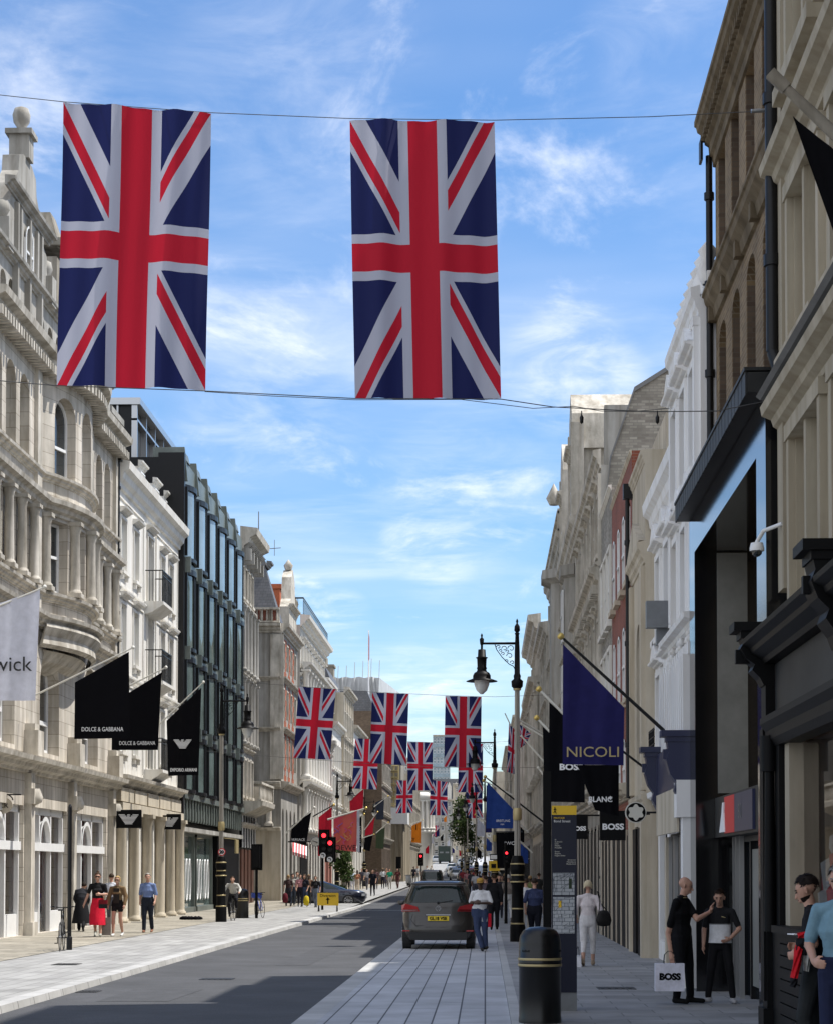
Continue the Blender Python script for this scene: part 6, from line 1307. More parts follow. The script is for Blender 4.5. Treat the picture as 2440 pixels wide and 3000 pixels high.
def body(J, vox, fem=False, sleeve=1.0, short=None, wide=1.0, fingers=True, baggy=1.0, curl=.5):
    """one continuous figure; returns verts, faces, tag per face"""
    m = MB(); S = []
    def add(tag_, a, b, ra, rb, sx=1.0, ax=None): seg(m, a, b, ra, rb, sx, ax); S.append((tag_, V3(a), V3(b), ra*(1+sx)/2, rb*(1+sx)/2))
    g = {k: V3(v) for k, v in J.items() if k not in ('look', 'curl')}
    across = (g['sR']-g['sL']).normalized(); hip = (g['hR']-g['hL']).normalized(); wd = wide
    add('b', g['pel']+V3((0,0,-.06)), g['pel']+V3((0,0,.05)), .11*wd, .112*wd, 1.5 if not fem else 1.55, hip)
    add('t', g['wst'], g['cst']-(g['cst']-g['wst'])*.3, .102*wd, .11*wd, 1.42 if not fem else 1.25, across)
    add('t', g['pel']+V3((0,0,.06)), g['wst'], .115*wd, .105*wd, 1.4, across)
    add('t', g['cst']-(g['cst']-g['wst'])*.2, g['cst']+(g['nek']-g['cst'])*.35, .118*wd, .10, 1.55 if not fem else 1.35, across)
    add('t', g['sL']+across*.04, g['sR']-across*.04, .058, .058); add('t', g['sL']+across*.05+V3((0,0,.02)), g['nek'], .035, .055); add('t', g['sR']-across*.05+V3((0,0,.02)), g['nek'], .035, .055)
    add('t', g['cst']+(g['nek']-g['cst'])*.6, g['nek']-V3((0,0,.02)), .09, .06, 1.2, across)
    if fem: add('t', g['cst']+V3((-.07,.09,-.01)), g['cst']+V3((.07,.09,-.01)), .055, .055)
    nk = g['nek']; hd = g['hed']; up = (hd-nk).normalized(); add('s', nk-up*.02, hd-up*.06, .055 if not fem else .047, .052 if not fem else .044)
    yaw, pit = J.get('look', (0, 0)); HR = Matrix.Rotation(yaw, 4, 'Z') @ Matrix.Rotation(pit, 4, 'X'); H_ = lambda x, y, z: hd+(HR @ V3((x, y, z)))
    add('s', H_(0,-.025,.045), H_(0,.005,.03), .083, .08, .93, HR @ V3((1,0,0)))
    add('s', H_(0,.02,.0), H_(0,.045,-.075), .068, .036, 1.0, HR @ V3((1,0,0)))
    add('s', H_(0,.03,.04), H_(0,.04,-.02), .062, .055, 1.05, HR @ V3((1,0,0)))
    add('s', H_(0,.092,.018), H_(0,.115,-.022), .009, .014); add('s', H_(0,.085,-.055), H_(0,.088,-.06), .02, .02, 1.3, HR @ V3((1,0,0)))
    for s_ in (-1, 1): add('s', H_(s_*.082,-.01,.02), H_(s_*.08,-.005,-.02), .014, .01)
    for sd_ in 'LR':
        s_, e, w_ = g['s'+sd_], g['e'+sd_], g['w'+sd_]; sl = sleeve
        full = sl >= 1.9
        if sl > 0:
            q = s_.lerp(e, min(1, sl)); add('t', s_, q, .057, .05*baggy)
            if sl > 1: add('t', e, e.lerp(w_, min(1, sl-1)), .05*baggy, .036*baggy)
        add('s', s_.lerp(e, .1), e, .048, .04); add('s', e, w_, .04, .027)
        d = (w_-e).normalized(); hb = J.get('hand'+sd_); d2 = V3(hb).normalized() if hb else d
        pn = V3(J.get('palm'+sd_, (-1 if sd_ == 'R' else 1, 0, 0))); pn = (pn-d2*pn.dot(d2)).normalized(); sp_ = d2.cross(pn)*(1 if sd_ == 'R' else -1)
        add('s', w_+d2*.02, w_+d2*.07, .026, .026, 1.5, sp_)
        cu = J.get('curl', curl)
        for i, (o, L_) in enumerate(((-.030,.055),(-.010,.065),(.010,.06),(.029,.048))):
            b0 = w_+d2*.085+sp_*(-o); k1 = (d2+pn*cu*.5).normalized(); k2 = (d2*(1-cu*.5)+pn*cu).normalized()
            if fingers: add('s', b0, b0+k1*L_*.5, .0098, .009); add('s', b0+k1*L_*.5, b0+k1*L_*.5+k2*L_*.5, .009, .0078)
            else: add('s', b0, b0+k2*L_*.8, .013, .011)
        tb = w_+d2*.03+sp_*.03; add('s', tb, tb+(d2*.6+sp_*.6+pn*.5).normalized()*.035, .013, .011); t2 = tb+(d2*.6+sp_*.6+pn*.5).normalized()*.035; add('s', t2, t2+(d2*.9+pn*.5).normalized()*.028, .011, .009)
        h, k, a, t = g['h'+sd_], g['k'+sd_], g['a'+sd_], g['t'+sd_]; tg = 'b'
        if short is None: add('b', h, k, .092*wd*(baggy**.5), .068*baggy**.5); add('b', k, a+V3((0,0,.03)), .064*baggy**.5, .05*baggy)
        else:
            if short > 0: add('b', h, h.lerp(k, min(1, short)), .093*wd, .093*wd-.02*min(1, short)); 
            if short > 1: add('b', k, k.lerp(a, short-1), .066, .055)
            add('s', h.lerp(k,.2), k, .075, .053); add('s', k, k.lerp(a,.35), .05, .056); add('s', k.lerp(a,.35), a, .054, .036)
        dd = (t-a); dd.z = 0; dd = dd.normalized(); add('h', a-dd*.03+V3((0,0,-.04)), V3((t.x,t.y,max(t.z,.0))), .042, .034); add('h', a+V3((0,0,-.02)), a-dd*.02, .045, .042)
    me = bpy.data.meshes.new('b'); me.from_pydata(m.v, [], m.f); o = bpy.data.objects.new('b', me); sc.collection.objects.link(o)
    rm = o.modifiers.new('r', 'REMESH'); rm.mode = 'VOXEL'; rm.voxel_size = vox
    sm = o.modifiers.new('s', 'SMOOTH'); sm.iterations = 2 if vox < .012 else 1; sm.factor = .5
    dg = bpy.context.evaluated_depsgraph_get(); r = bpy.data.meshes.new_from_object(o.evaluated_get(dg)); bpy.data.objects.remove(o); bpy.data.meshes.remove(me)
    import numpy as np
    nf = len(r.polygons); C = np.empty(nf*3); r.polygons.foreach_get('center', C); C = C.reshape(-1, 3); best = np.full(nf, 1e9); idx = np.zeros(nf, int); T = {'s': 0, 't': 1, 'b': 2, 'h': 3}
    for tg, a, b_, ra, rb in S:
        a = np.array(a); b_ = np.array(b_); ab = b_-a; L2 = max(ab.dot(ab), 1e-8); t = np.clip(((C-a)@ab)/L2, 0, 1); dist = np.linalg.norm(C-(a+t[:,None]*ab), axis=1)-(ra+(rb-ra)*t)
        if tg == 't' or tg == 'b': dist = dist-.004
        k = dist < best; best[k] = dist[k]; idx[k] = T[tg]
    r.materials.clear()
    for _ in range(4): r.materials.append(None)
    r.polygons.foreach_set('material_index', idx.tolist()); r.polygons.foreach_set('use_smooth', [True]*nf); r.name = 'body'; return r
def person(px, foot, Y, face, label, h=1.75, pose=None, top=(.1,.1,.1), bot=(.05,.05,.06), shoe=(.03,.03,.03), skin='skin', hair='short', hc=(.04,.025,.015), vox=.016, z=None, group=None, extra=None, X=None, **kw):
    z = (zg(Y)+.1) if z is None else z; x = PY(px, foot, Y).x if X is None else X
    J = dict(BASE); J.update(pose or {}); s = h/1.77
    r = thing('person', (x, Y, z), face, label, 'person', group); r.scale = (s, s, s)
    key = (repr(sorted(J.items())), vox, repr(sorted(kw.items())))
    if key not in _pc: _pc[key] = body(J, vox, fingers=vox < .012, **kw)
    me = _pc[key].copy(); mi_ = [0]*len(me.polygons); me.polygons.foreach_get('material_index', mi_); me.materials.clear()
    for q in (skin, top, bot, shoe): me.materials.append(cm(q))
    me.polygons.foreach_set('material_index', mi_)
    b_ = obj('body', me, r); hd = V3(J['hed']); yaw, pit = J['look']; HR = Matrix.Translation(hd) @ Matrix.Rotation(yaw, 4, 'Z') @ Matrix.Rotation(pit, 4, 'X')
    if hair:
        m = MB(); n = 20; rows = []; lo = {'short': -.02, 'bob': -.14, 'long': -.2, 'bald': .02, 'bun': 0}[hair] if hair != 'cap' else .03
        NR = 12
        for j in range(NR+1):
            ph = PI/2-(PI*.62)*j/NR; row_ = []
            for i in range(n):
                th = 2*PI*i/n; fr = math.sin(th)     # front = +y
                rx, ry, rz = .088, .108, .1
                p_ = ph
                lim = .55 if fr > .35 else (-.1 if abs(math.cos(th)) > .8 else -.7)
                if fr > -.2 and fr <= .35: lim = .1
                p_ = max(ph, lim); k = 1.0+.03*math.sin(i*5+j*3)*(hair != 'bald')
                X_, Y_, Z_ = rx*math.cos(p_)*math.cos(th)*k, -.018+ry*math.cos(p_)*math.sin(th)*k, .048+rz*math.sin(p_)*k
                if hair in ('bob', 'long') and ph < lim+.02 and fr < .5:
                    Z_ -= (.13 if hair == 'bob' else .24)*min(1, (lim-ph+.05)/.6)*(1 if fr < .1 else .8); X_ *= 1.08; Y_ = Y_*1.02-.01
                row_.append((X_, Y_, Z_))
            rows.append(row_)
        if hair != 'bald': m.grid(rows, True)
        if hair == 'bun': m.lathe([(0,-.04),(.035,-.02),(.04,.01),(.02,.035),(0,.04)], (0,-.06,.15), 8)
        if vox < .0095 and hair != 'bald':
            rr = random.Random(5)
            for _ in range(420):
                th = rr.uniform(0, 2*PI); fr = math.sin(th); lim = .6 if fr > .35 else (.0 if abs(math.cos(th)) > .8 else -.6); p_ = rr.uniform(lim, 1.5)
                c_ = V3((.088*math.cos(p_)*math.cos(th), -.018+.108*math.cos(p_)*math.sin(th), .048+.1*math.sin(p_))); nn = (c_-V3((0,-.018,.048))).normalized()
                d_ = V3((rr.uniform(-.4,.4), .9 if fr > -.3 else -.3, rr.uniform(-.3,.3) if p_ > 1 else -.6)); d_ = (d_-nn*d_.dot(nn)).normalized(); s_ = nn.cross(d_)*.005; L_ = rr.uniform(.018,.032)
                m.face([c_-s_-nn*.002, c_+s_-nn*.002, c_+d_*L_+nn*rr.uniform(.004,.014)])
        if m.v: m.v = [tuple(HR @ V3(p)) for p in m.v]; obj_ = m.build('hair', cm(hc, .6), r)
    if vox < .014 and (extra is None or 'noface' not in extra):
        m = MB(); 
        for s_ in (-1, 1): m.mark(); m.lathe([(0,-.006),(.011,-.003),(.012,.002),(0,.006)], (s_*.03,.0885,.02), 8); 
        m.v = [tuple(HR @ V3(p)) for p in m.v]; m.build('eye', 'void', r)
        m = MB()
        for s_ in (-1, 1): m.mark(); m.hexa([(s_*.03-.018,.078,.036),(s_*.03+.018,.078,.036),(s_*.03+.018,.095,.036),(s_*.03-.018,.095,.036),(s_*.03-.016,.078,.043),(s_*.03+.016,.078,.043),(s_*.03+.016,.093,.043),(s_*.03-.016,.093,.043)])
        m.v = [tuple(HR @ V3(p)) for p in m.v]; m.build('eyebrow', cm(hc, .6), r)
        m = MB(); m.cyl((-.02,.1,-.047),(.02,.1,-.047),.0045); m.v = [tuple(HR @ V3(p)) for p in m.v]; m.build('mouth', cm((.25,.1,.08)), r)
    r['_hr'] = 0; del r['_hr']; return r, HR
def glasses(r, HR, m_='void'):
    m = MB(); m.box(-.065,.065,.092,.104,.005,.035); m.cyl((-.075,0,.025),(-.065,.095,.025),.004); m.cyl((.075,0,.025),(.065,.095,.025),.004); m.v = [tuple(HR @ V3(p)) for p in m.v]; m.build('sunglasses', m_, r)
def skirt(r, rings, m_, name='skirt', n=28, fold=.03):
    m = MB(); m.grid([[(c[0]+rx*math.cos(2*PI*i/n)*(1+fold*math.sin(i*PI*.9+j)), c[1]+ry*math.sin(2*PI*i/n)*(1+fold*math.sin(i*PI*.9+j)), z) for i in range(n)] for j, (c, rx, ry, z) in enumerate(rings)], True); return m.build(name, cm(m_), r)
def bag(x, y, z, w, h, d, label, m_='white', rz=0, txt=None, handles=True, name='shopping_bag', cat='shopping bag', tm='black_paint'):
    r = thing(name, (x, y, z), rz, label, cat); m = MB()
    m.hexa([(-w/2,-d/2,0),(w/2,-d/2,0),(w/2,d/2,0),(-w/2,d/2,0),(-w/2,-d/2,h),(w/2,-d/2,h),(w/2,d/2,h),(-w/2,d/2,h)]); b_ = m.build('bag', cm(m_), r)
    if handles:
        m = MB()
        for y_ in (-d/2, d/2): m.mark(); m.tube([(-w*.2,y_,h-.01),(-w*.17,y_*.5,h+.12),(-w*.05,y_*.2,h+.17),(w*.05,y_*.2,h+.17),(w*.17,y_*.5,h+.12),(w*.2,y_,h-.01)], .004, 5)
        m.build('handle', 'black_metal', r)
    if txt: text(txt, w*.3, tm, b_, Matrix.Translation((0,-d/2-.002,h*.42)) @ Matrix.Rotation(PI/2,4,'X'), bold=.008, wide=1.05, ext=.001)
    return r
N_ = .0085
# --- right foreground: man with shopping bag laying his hand on the boy's head
xb_, yb = PY(1997, 2960, 29.2).x, 29.2; xk, yk = PY(2110, 2955, 29.3).x, 29.3
pose = dict(BASE); fb = -2.05     # faces right / slightly to the viewer
def w2l(p, o, f, s): d = V3(p)-V3(o); return tuple((Matrix.Rotation(-f, 3, 'Z') @ d)/s)
ob_ = (xb_, yb, .1); s_b = 1.80/1.77; hand = w2l((PY(2083, 2665, 29.1).x, 29.18, PY(2083, 2672, 29.1).z), ob_, fb, s_b)
el = w2l((PY(2040, 2692, 29.1).x, 29.05, PY(2040, 2694, 29.1).z), ob_, fb, s_b)
drop = w2l((PY(1965, 2800, 29.1).x, 29.1, PY(1965, 2795, 29.1).z), ob_, fb, s_b); de = w2l((PY(1956, 2740, 29.2).x, 29.15, PY(1956, 2735, 29.1).z), ob_, fb, s_b)
r, HR = person(0, 0, yb, fb, 'bald man in black polo shirt, black trousers and shoes, hand on the boy\'s head', 1.80, dict(eL=el, wL=hand, handL=(.25,.4,1), palmL=(0,1,.2), eR=de, wR=drop, look=(.35,-.3), hed=(0,.06,1.635), cst=(0,.01,1.30), nek=(0,.02,1.48), aL=(-.14,.07,.09), tL=(-.16,.25,.04), kL=(-.12,.06,.52), curl=.3), (.006,.006,.007), (.008,.008,.01), (.01,.01,.01), 'skin', None, (.12,.08,.06), N_, X=xb_, sleeve=.72, baggy=1.12, wide=1.18)
m = MB(); m.lathe([(.062,1.455),(.075,1.475),(.07,1.5)], (0,.015,0), 16); m.build('collar', cm((.01,.01,.01)), r)
m = MB(); m.lathe([(.0765,1.474),(.0775,1.478),(.0765,1.482)], (0,.015,0), 16); m.build('collar_stripe', 'gold_paint', r)
p = PY(1964, 2812, 29.05); bag(PY(1961, 2940, 28.95).x, 28.95, PY(1961, 2905, 28.95).z, .41, .39, .13, 'white paper shopping bag with black lettering, held by the bald man', (.74,.74,.84), 0.0, 'BOSS')
r, HR = person(0, 0, yk, PI-.25, 'boy in black and white t-shirt, black track trousers and grey trainers, hand on hip', 1.62, dict(eL=(-.30,.0,1.16), wL=(-.17,.11,1.01), handL=(.6,.3,-.3), eR=(.25,-.02,1.14), wR=(.25,.06,.9), kL=(-.15,.03,.52), aL=(-.19,0,.09), tL=(-.24,.14,.04), kR=(.14,.03,.52), aR=(.19,.0,.09), tR=(.33,.10,.04), look=(.0,-.3), hed=(0,.05,1.63)), (.02,.02,.022), (.012,.012,.014), (.42,.42,.44), 'skin', 'short', (.03,.018,.012), N_, X=xk, sleeve=.75, wide=.86)
skirt(r, [((0,.0),.167,.112,1.22),((0,.005),.165,.115,1.1),((0,0),.175,.13,.99),((0,0),.182,.14,.94)], (.72,.72,.74), 'white_shirt_panel', fold=.008)
skirt(r, [((0,.0),.170,.114,1.222),((0,0),.172,.116,1.235)], (.35,.35,.36), 'shirt_stripe', fold=0)
for s_ in (-1, 1): 
    m = MB(); m.box(.17,.19,.09,.1,1.37,1.376) if s_ > 0 else m.hexa([(-.1,.118,1.33),(-.04,.118,1.345),(-.04,.121,1.345),(-.1,.121,1.33),(-.1,.118,1.337),(-.04,.118,1.355),(-.04,.121,1.355),(-.1,.121,1.337)])
    if s_ < 0: m.build('chest_mark', 'gold_paint', r)
# bearded man at the right edge holding a red jacket, looking down at phone
Yc = 18.8; xc = PY(2368, 2600, Yc).x; 
r, HR = person(0, 0, Yc, 1.25, 'bearded man in black t-shirt looking down at his phone, near the frame edge', 1.84, dict(look=(0,-.4), hed=(0,.06,1.63), nek=(0,.03,1.47), eR=(.26,-.06,1.18), wR=(.12,.13,1.13), eL=(-.26,-.04,1.17), wL=(-.1,.14,1.07), handR=(-.5,.8,.1), handL=(.6,.7,-.1), kL=(-.1,.08,.52)), (.012,.012,.014), (.03,.033,.035), (.02,.02,.02), 'skin', 'short', (.015,.01,.008), N_, X=xc+.05, sleeve=.6, wide=1.0, baggy=1.05)
m = MB(); m.lathe([(0,.0),(.036,.01),(.054,.04),(.064,.075)], n=14); m.v = [tuple(HR @ V3((p[0], (.035 if p[1] > 0 else .02)+p[1]*.8, p[2]*.9-.108))) for p in m.v]; m.build('beard', cm((.015,.01,.008)), r)
ph_ = thing('phone', tuple(PY(2326, 2738, Yc)), .3, 'pale mobile phone in the bearded man\'s hand', 'phone'); m = MB(); m.box(-.035,.035,-.07,.07,-.005,.005); m.build('case', 'white', ph_)
jk = thing('jacket', tuple(PY(2360, 2740, Yc-.25)), 0, 'red, grey and black jacket draped over the bearded man\'s arm', 'jacket')
for nm, pts, c in (('red_panel', [(2338,2735),(2400,2718),(2405,2745),(2340,2752)], (.55,.012,.02)), ('black_panel', [(2335,2750),(2402,2745),(2395,2800),(2330,2800)], (.01,.01,.012)), ('grey_panel', [(2345,2770),(2385,2765),(2368,2848),(2357,2846)], (.42,.42,.40)), ('red_sleeve', [(2332,2770),(2352,2785),(2338,2868),(2318,2866)], (.55,.012,.02)), ('black_cuff', [(2318,2866),(2338,2870),(2330,2895),(2316,2892)], (.01,.01,.012))):
    _t = MB(); c_ = [PY(a, b_, Yc-.25) for a, b_ in pts]; 
    rows = [[bil(c_, i/8, j/8)+V3((0,.03*math.sin(i*1.7+j)-.07*math.sin(PI*i/8),0))-jk.location for i in range(9)] for j in range(9)]; _t.grid(rows); rows2 = [[p+V3((0,.05,0)) for p in r_] for r_ in rows]; _t.grid(rows2); _t.grid([rows[0], rows2[0]]); _t.grid([rows[-1], rows2[-1]]); _t.grid([[r_[0] for r_ in rows],[r_[0] for r_ in rows2]]); _t.grid([[r_[-1] for r_ in rows],[r_[-1] for r_ in rows2]]); _t.build(nm, cm(c), jk)
Yd = 17.4
r, HR = person(0, 0, Yd, PI-.5, 'grey haired man in light blue t-shirt cut off by the right frame edge', 1.93, dict(look=(.0,-.2), eR=(.27,-.02,1.15), wR=(.14,.22,1.02), handR=(-.6,.6,-.1), eL=(-.27,0,1.15), wL=(-.16,.22,1.0)), (.17,.29,.36), (.02,.025,.06), (.05,.05,.05), 'skin', 'short', (.22,.22,.22), N_, X=PY(2464, 2600, Yd).x, sleeve=.8, wide=1.05, baggy=1.1)
# --- mid right: blonde woman walking away, shoulder bag
r, HR = person(1722, 2845, 40.8, -.12, 'blonde woman walking away in white blouse and white cropped trousers with dark shoulder bag', 1.69, dict(WALK2, eR=(.26,-.05,1.17), wR=(.33,.03,.93), eL=(-.26,-.0,1.17), wL=(-.25,.12,1.0)), (.62,.56,.56), (.62,.60,.60), (.35,.27,.2), 'skin', 'bob', (.50,.42,.28), .011, fem=True, sleeve=1.45, short=1.55, wide=1.04, baggy=1.15, )
hb = thing('handbag', tuple(PY(1768, 2690, 40.7)), .2, 'dark slouchy shoulder bag hanging at the blonde woman\'s side', 'handbag'); m = MB(); m.grid([[(.15*math.cos(t_*PI/8)*w_, .06*math.sin(t_*PI/8)*w_, z_) for t_ in range(16)] for z_, w_ in ((-.17,.3),(-.15,.9),(-.05,1.05),(.06,.9),(.14,.5),(.15,.05))], True); m.build('bag', cm((.015,.014,.014), .4), hb)
m = MB(); m.tube([(-.1,0,.12),(-.09,-.02,.3),(-.1,0,.5),(-.12,.05,.52),(-.06,.05,.3),(.08,0,.12)], .009, 5); m.build('strap', cm((.015,.014,.014)), hb)
bag(PY(1692, 2840, 40.5).x, 40.5, PY(1692, 2845, 40.5).z, .12, .3, .3, 'white paper bag showing past the map totem, low by the woman', (.7,.7,.75))
r, HR = person(1565, 2780, 52, -.1, 'man walking away in dark blue striped short-sleeved shirt and navy trousers', 1.70, WALK, (.035,.045,.10), (.012,.013,.02), (.03,.03,.03), 'skin', 'short', (.03,.02,.015), .012, sleeve=.95, wide=1.25, baggy=1.15)
m = MB()
for i in range(7):
    t_ = -1.9+i*.55-.6; m.mark(); m.cyl((.175*math.cos(t_), .125*math.sin(t_), 1.02), (.19*math.cos(t_), .13*math.sin(t_), 1.36), .0035, .0035, 4)
m.build('shirt_stripe', cm((.12,.14,.22)), r)
person(1540, 2740, 60, .0, 'person in white t-shirt with dark backpack strap walking behind the tall lamp post', 1.66, WALK2, (.6,.6,.62), (.5,.47,.42), (.4,.4,.4), 'skin', 'short', vox=.016)
person(1488, 2711, 76, .1, 'grey haired man walking away in grey-brown shirt and white trousers', 1.75, WALK, (.22,.19,.17), (.55,.55,.56), (.1,.08,.07), 'skin', 'short', (.4,.38,.35), .015, wide=1.15, sleeve=.9)
person(1447, 2733, 66, 0, 'person all in black walking away left of the tall lamp post', 1.78, WALK2, (.012,.012,.014), (.012,.012,.015), (.01,.01,.01), 'skin_tan', 'short', vox=.015, sleeve=1.95, baggy=1.25, wide=1.15)
bag(PY(1427, 2715, 64).x, 64, PY(1427, 2717, 64).z, .17, .42, .25, 'bright red carrier bag swinging behind the man leaning on the car', (.62,.02,.04), .3)
person(1422, 2700, 74, 0, 'person with purple-grey backpack walking away beyond the parked car', 1.72, WALK, (.10,.08,.10), (.03,.03,.04), vox=.016, sleeve=.9, wide=1.2)
person(1462, 2690, 82, PI, 'person in dark jacket walking towards the viewer by the second lamp post', 1.74, WALK, (.03,.03,.04), (.02,.02,.03), vox=.016, sleeve=1.95)
# man leaning on the car, ankles crossed, phone in hand
r, HR = person(1403, 2793, 49.3, PI-.2, 'man in yellow cap, white t-shirt and ripped jeans leaning on the car with a phone', 1.74, dict(pel=(.05,0,.95), sL=(-.18,-.03,1.42), eL=(-.27,.02,1.17), wL=(-.04,.24,1.17), handL=(1,.5,0), eR=(.25,.0,1.18), wR=(.08,.25,1.2), handR=(-1,.4,.1), kR=(.07,.06,.52), aR=(-.06,.12,.09), tR=(-.10,.27,.04), kL=(-.11,.02,.52), aL=(-.13,.02,.09), tL=(-.2,.16,.1), look=(0,-.25)), (.66,.66,.68), (.04,.055,.11), (.03,.03,.03), 'skin_dark', None, (.01,.01,.01), .010, X=PY(1407,2793,49.3).x, z=.066, sleeve=.85, baggy=1.2, wide=1.1)
m = MB(); m.lathe([(.086,.06),(.09,.09),(.078,.125),(.045,.145),(0,.15)], n=14); m.grid([[(.085*math.cos(t_*PI/8), .07+d_*math.sin(t_*PI/8)*1.0, .062-.01*d_) for t_ in range(9)] for d_ in (0,.1)]); m.v = [tuple(HR @ V3((p[0], p[1]-.01, p[2]))) for p in m.v]; m.build('cap', cm((.42,.25,.06)), r)
m = MB(); m.hexa([(-.18,.06,.72),(-.05,.1,.72),(-.05,.11,.72),(-.18,.07,.72),(-.18,.05,.82),(-.05,.09,.82),(-.05,.1,.82),(-.18,.06,.82)]); m.build('knee_patch', cm((.35,.36,.36)), r)
m = MB(); m.lathe([(.048,-.01),(.055,0),(.05,.02)], (-.13,.06,.02), 10); m.build('sole', 'white', r)
# --- left pavement
r, HR = person(286, 2757, 58.2, PI+.1, 'woman in black top, long bright red skirt and sunglasses walking on the left pavement', 1.84, dict(WALK, eR=(.27,-.05,1.17), wR=(.36,.02,.93), eL=(-.24,.0,1.18), wL=(-.1,.25,1.18), handL=(.8,.4,0)), (.012,.012,.013), (.6,.02,.035), (.4,.4,.36), 'skin', 'bun', (.06,.035,.02), .012, fem=True, sleeve=.7, short=.9, baggy=1.1)
glasses(r, HR); skirt(r, [((0,0),.15,.12,1.04),((0,0),.19,.16,.85),((0,.03),.21,.22,.6),((0,.04),.22,.27,.34)], (.62,.015,.04), 'skirt', fold=.06)
hb = thing('handbag', tuple(PY(302, 2648, 57.9)), 0, 'small red and black bag carried at the waist of the woman in red', 'handbag'); m = MB(); m.box(-.12,.12,-.05,.05,-.13,.1); m.build('bag', cm((.16,.012,.018)), hb); m = MB(); m.box(-.1,.14,-.07,-.052,-.14,-.02); m.build('pocket', cm((.02,.02,.02)), hb)
r, HR = person(344, 2757, 58.8, PI-.1, 'blonde woman in brown jacket, black shorts and white trainers carrying a grey bag', 1.74, dict(WALK2, eL=(-.25,.0,1.16), wL=(-.24,.1,.93), eR=(.25,.0,1.16), wR=(.26,.08,.92)), (.19,.125,.065), (.012,.012,.014), (.6,.6,.58), 'skin', 'bob', (.40,.27,.12), .012, fem=True, sleeve=1.9, short=.35, baggy=1.35)
glasses(r, HR); m = MB(); m.grid([[(.09*u_, .125+.01*math.cos(u_), z_) for u_ in (-1,-.3,.3,1)] for z_ in (.98,1.2,1.42)]); m.build('dark_top', cm((.03,.025,.022)), r)
bag(PY(312, 2740, 58.2).x, 58.2, .16, .25, .5, .14, 'large plain grey-brown paper bag between the two women', (.20,.17,.15), .1)
r, HR = person(433, 2736, 62.5, PI, 'grey haired man in light blue shirt and dark trousers walking on the left pavement', 1.82, dict(WALK2, look=(.25,.15)), (.16,.22,.40), (.018,.022,.032), (.25,.12,.08), 'skin', 'short', (.35,.33,.3), .012, sleeve=1.1, baggy=1.2, wide=1.1)
r, HR = person(238, 2733, 63.5, .1, 'stooping person in long black coat and skirt by the shop window', 1.68, dict(WALK, nek=(0,.15,1.38), cst=(0,.08,1.24), hed=(.06,.26,1.48), sL=(-.17,.12,1.34), sR=(.17,.12,1.34), eL=(-.22,.1,1.08), eR=(.22,.1,1.08), wL=(-.2,.25,.95), wR=(.2,.25,.95)), (.02,.021,.026), (.014,.014,.016), (.02,.02,.02), 'skin', 'short', (.02,.014,.01), .015, sleeve=1.9, baggy=1.3, wide=1.1)
skirt(r, [((0,.02),.17,.14,1.05),((0,0),.22,.2,.8),((0,0),.27,.26,.5),((0,0),.3,.3,.28)], (.014,.014,.016), 'skirt', fold=.05)
person(326, 2725, 66, .1, 'person in white shirt walking away behind the woman in the red skirt', 1.80, WALK, (.6,.62,.68), (.1,.1,.12), (.1,.1,.1), 'skin', 'short', vox=.016, sleeve=1)
# bicycles
def bicycle(x, y, rz, label, z=.11, frame='black_metal', s=1.0, parts=()):
    r = thing('bicycle', (x, y, z), rz, label, 'bicycle'); r.scale = (s,)*3
    for wy in (-.52, .52):
        m = MB(); m.grid([[((.012*math.cos(q*PI/3)), wy+(.33+.012*math.sin(q*PI/3))*math.cos(t_*PI/14), .34+(.33+.012*math.sin(q*PI/3))*math.sin(t_*PI/14)) for q in range(6)] for t_ in range(29)], True); wh = m.build('wheel', 'tyre', r)
        m = MB()
        for t_ in range(12): m.cyl((0,wy,.34),(0,wy+.32*math.cos(t_*PI/6),.34+.32*math.sin(t_*PI/6)),.002,.002,3,False)
        m.cyl((-.03,wy,.34),(.03,wy,.34),.02); m.build('spokes', 'steel', wh)
    m = MB(); bb, st, hd_ = (0,-.05,.3), (0,-.18,.82), (0,.36,.85)
    for a, b_ in ((bb,st),(bb,(0,.38,.78)),((0,-.16,.76),hd_),((0,-.52,.34),(0,-.16,.74)),((0,-.52,.34),bb),((0,.52,.34),(0,.36,.95)),((0,-.18,.8),(0,-.21,.94))): m.cyl(a, b_, .017, .015, 8)
    m.build('frame', frame, r)
    m = MB(); m.tube([(-.29,.26,1.02),(-.24,.32,1.03),(-.05,.38,1.0),(.05,.38,1.0),(.24,.32,1.03),(.29,.26,1.02)], .013, 6); m.cyl((0,.37,.93),(0,.38,1.0),.015); m.build('handlebar', 'black_metal', r)
    m = MB(); m.hexa([(-.07,-.33,.94),(.07,-.33,.94),(.02,-.07,.94),(-.02,-.07,.94),(-.07,-.33,.98),(.07,-.33,.98),(.02,-.07,.97),(-.02,-.07,.97)]); m.build('saddle', 'rubber', r)
    m = MB(); m.cyl((-.12,-.05,.3),(.12,-.05,.3),.012); m.box(-.17,-.09,-.08,0,.16,.18); m.box(.09,.17,-.1,-.02,.42,.44); m.cyl((.1,-.05,.3),(.1,-.06,.43),.01); m.cyl((-.1,-.05,.3),(-.1,-.04,.17),.01); m.lathe([(.09,-.004),(.09,.004)], (0,0,0), 12); m.build('pedals', 'black_metal', r)
    return r
bicycle(PY(184, 2783, 48.3).x, 48.2, .12, 'black bicycle chained to the plain black post, seen end on')
r = bicycle(PY(761, 2688, 83).x, 83, .35, 'parked bicycle with blue front basket by the traffic light', frame='blue_sign', z=.1)
m = MB(); m.box(-.2,.2,.42,.68,.8,1.02); m.build('basket', 'blue_sign', r)
bicycle(PY(683, 2700, 78).x, 78, PI, 'dark bicycle being ridden towards the viewer between lamp post and bin')
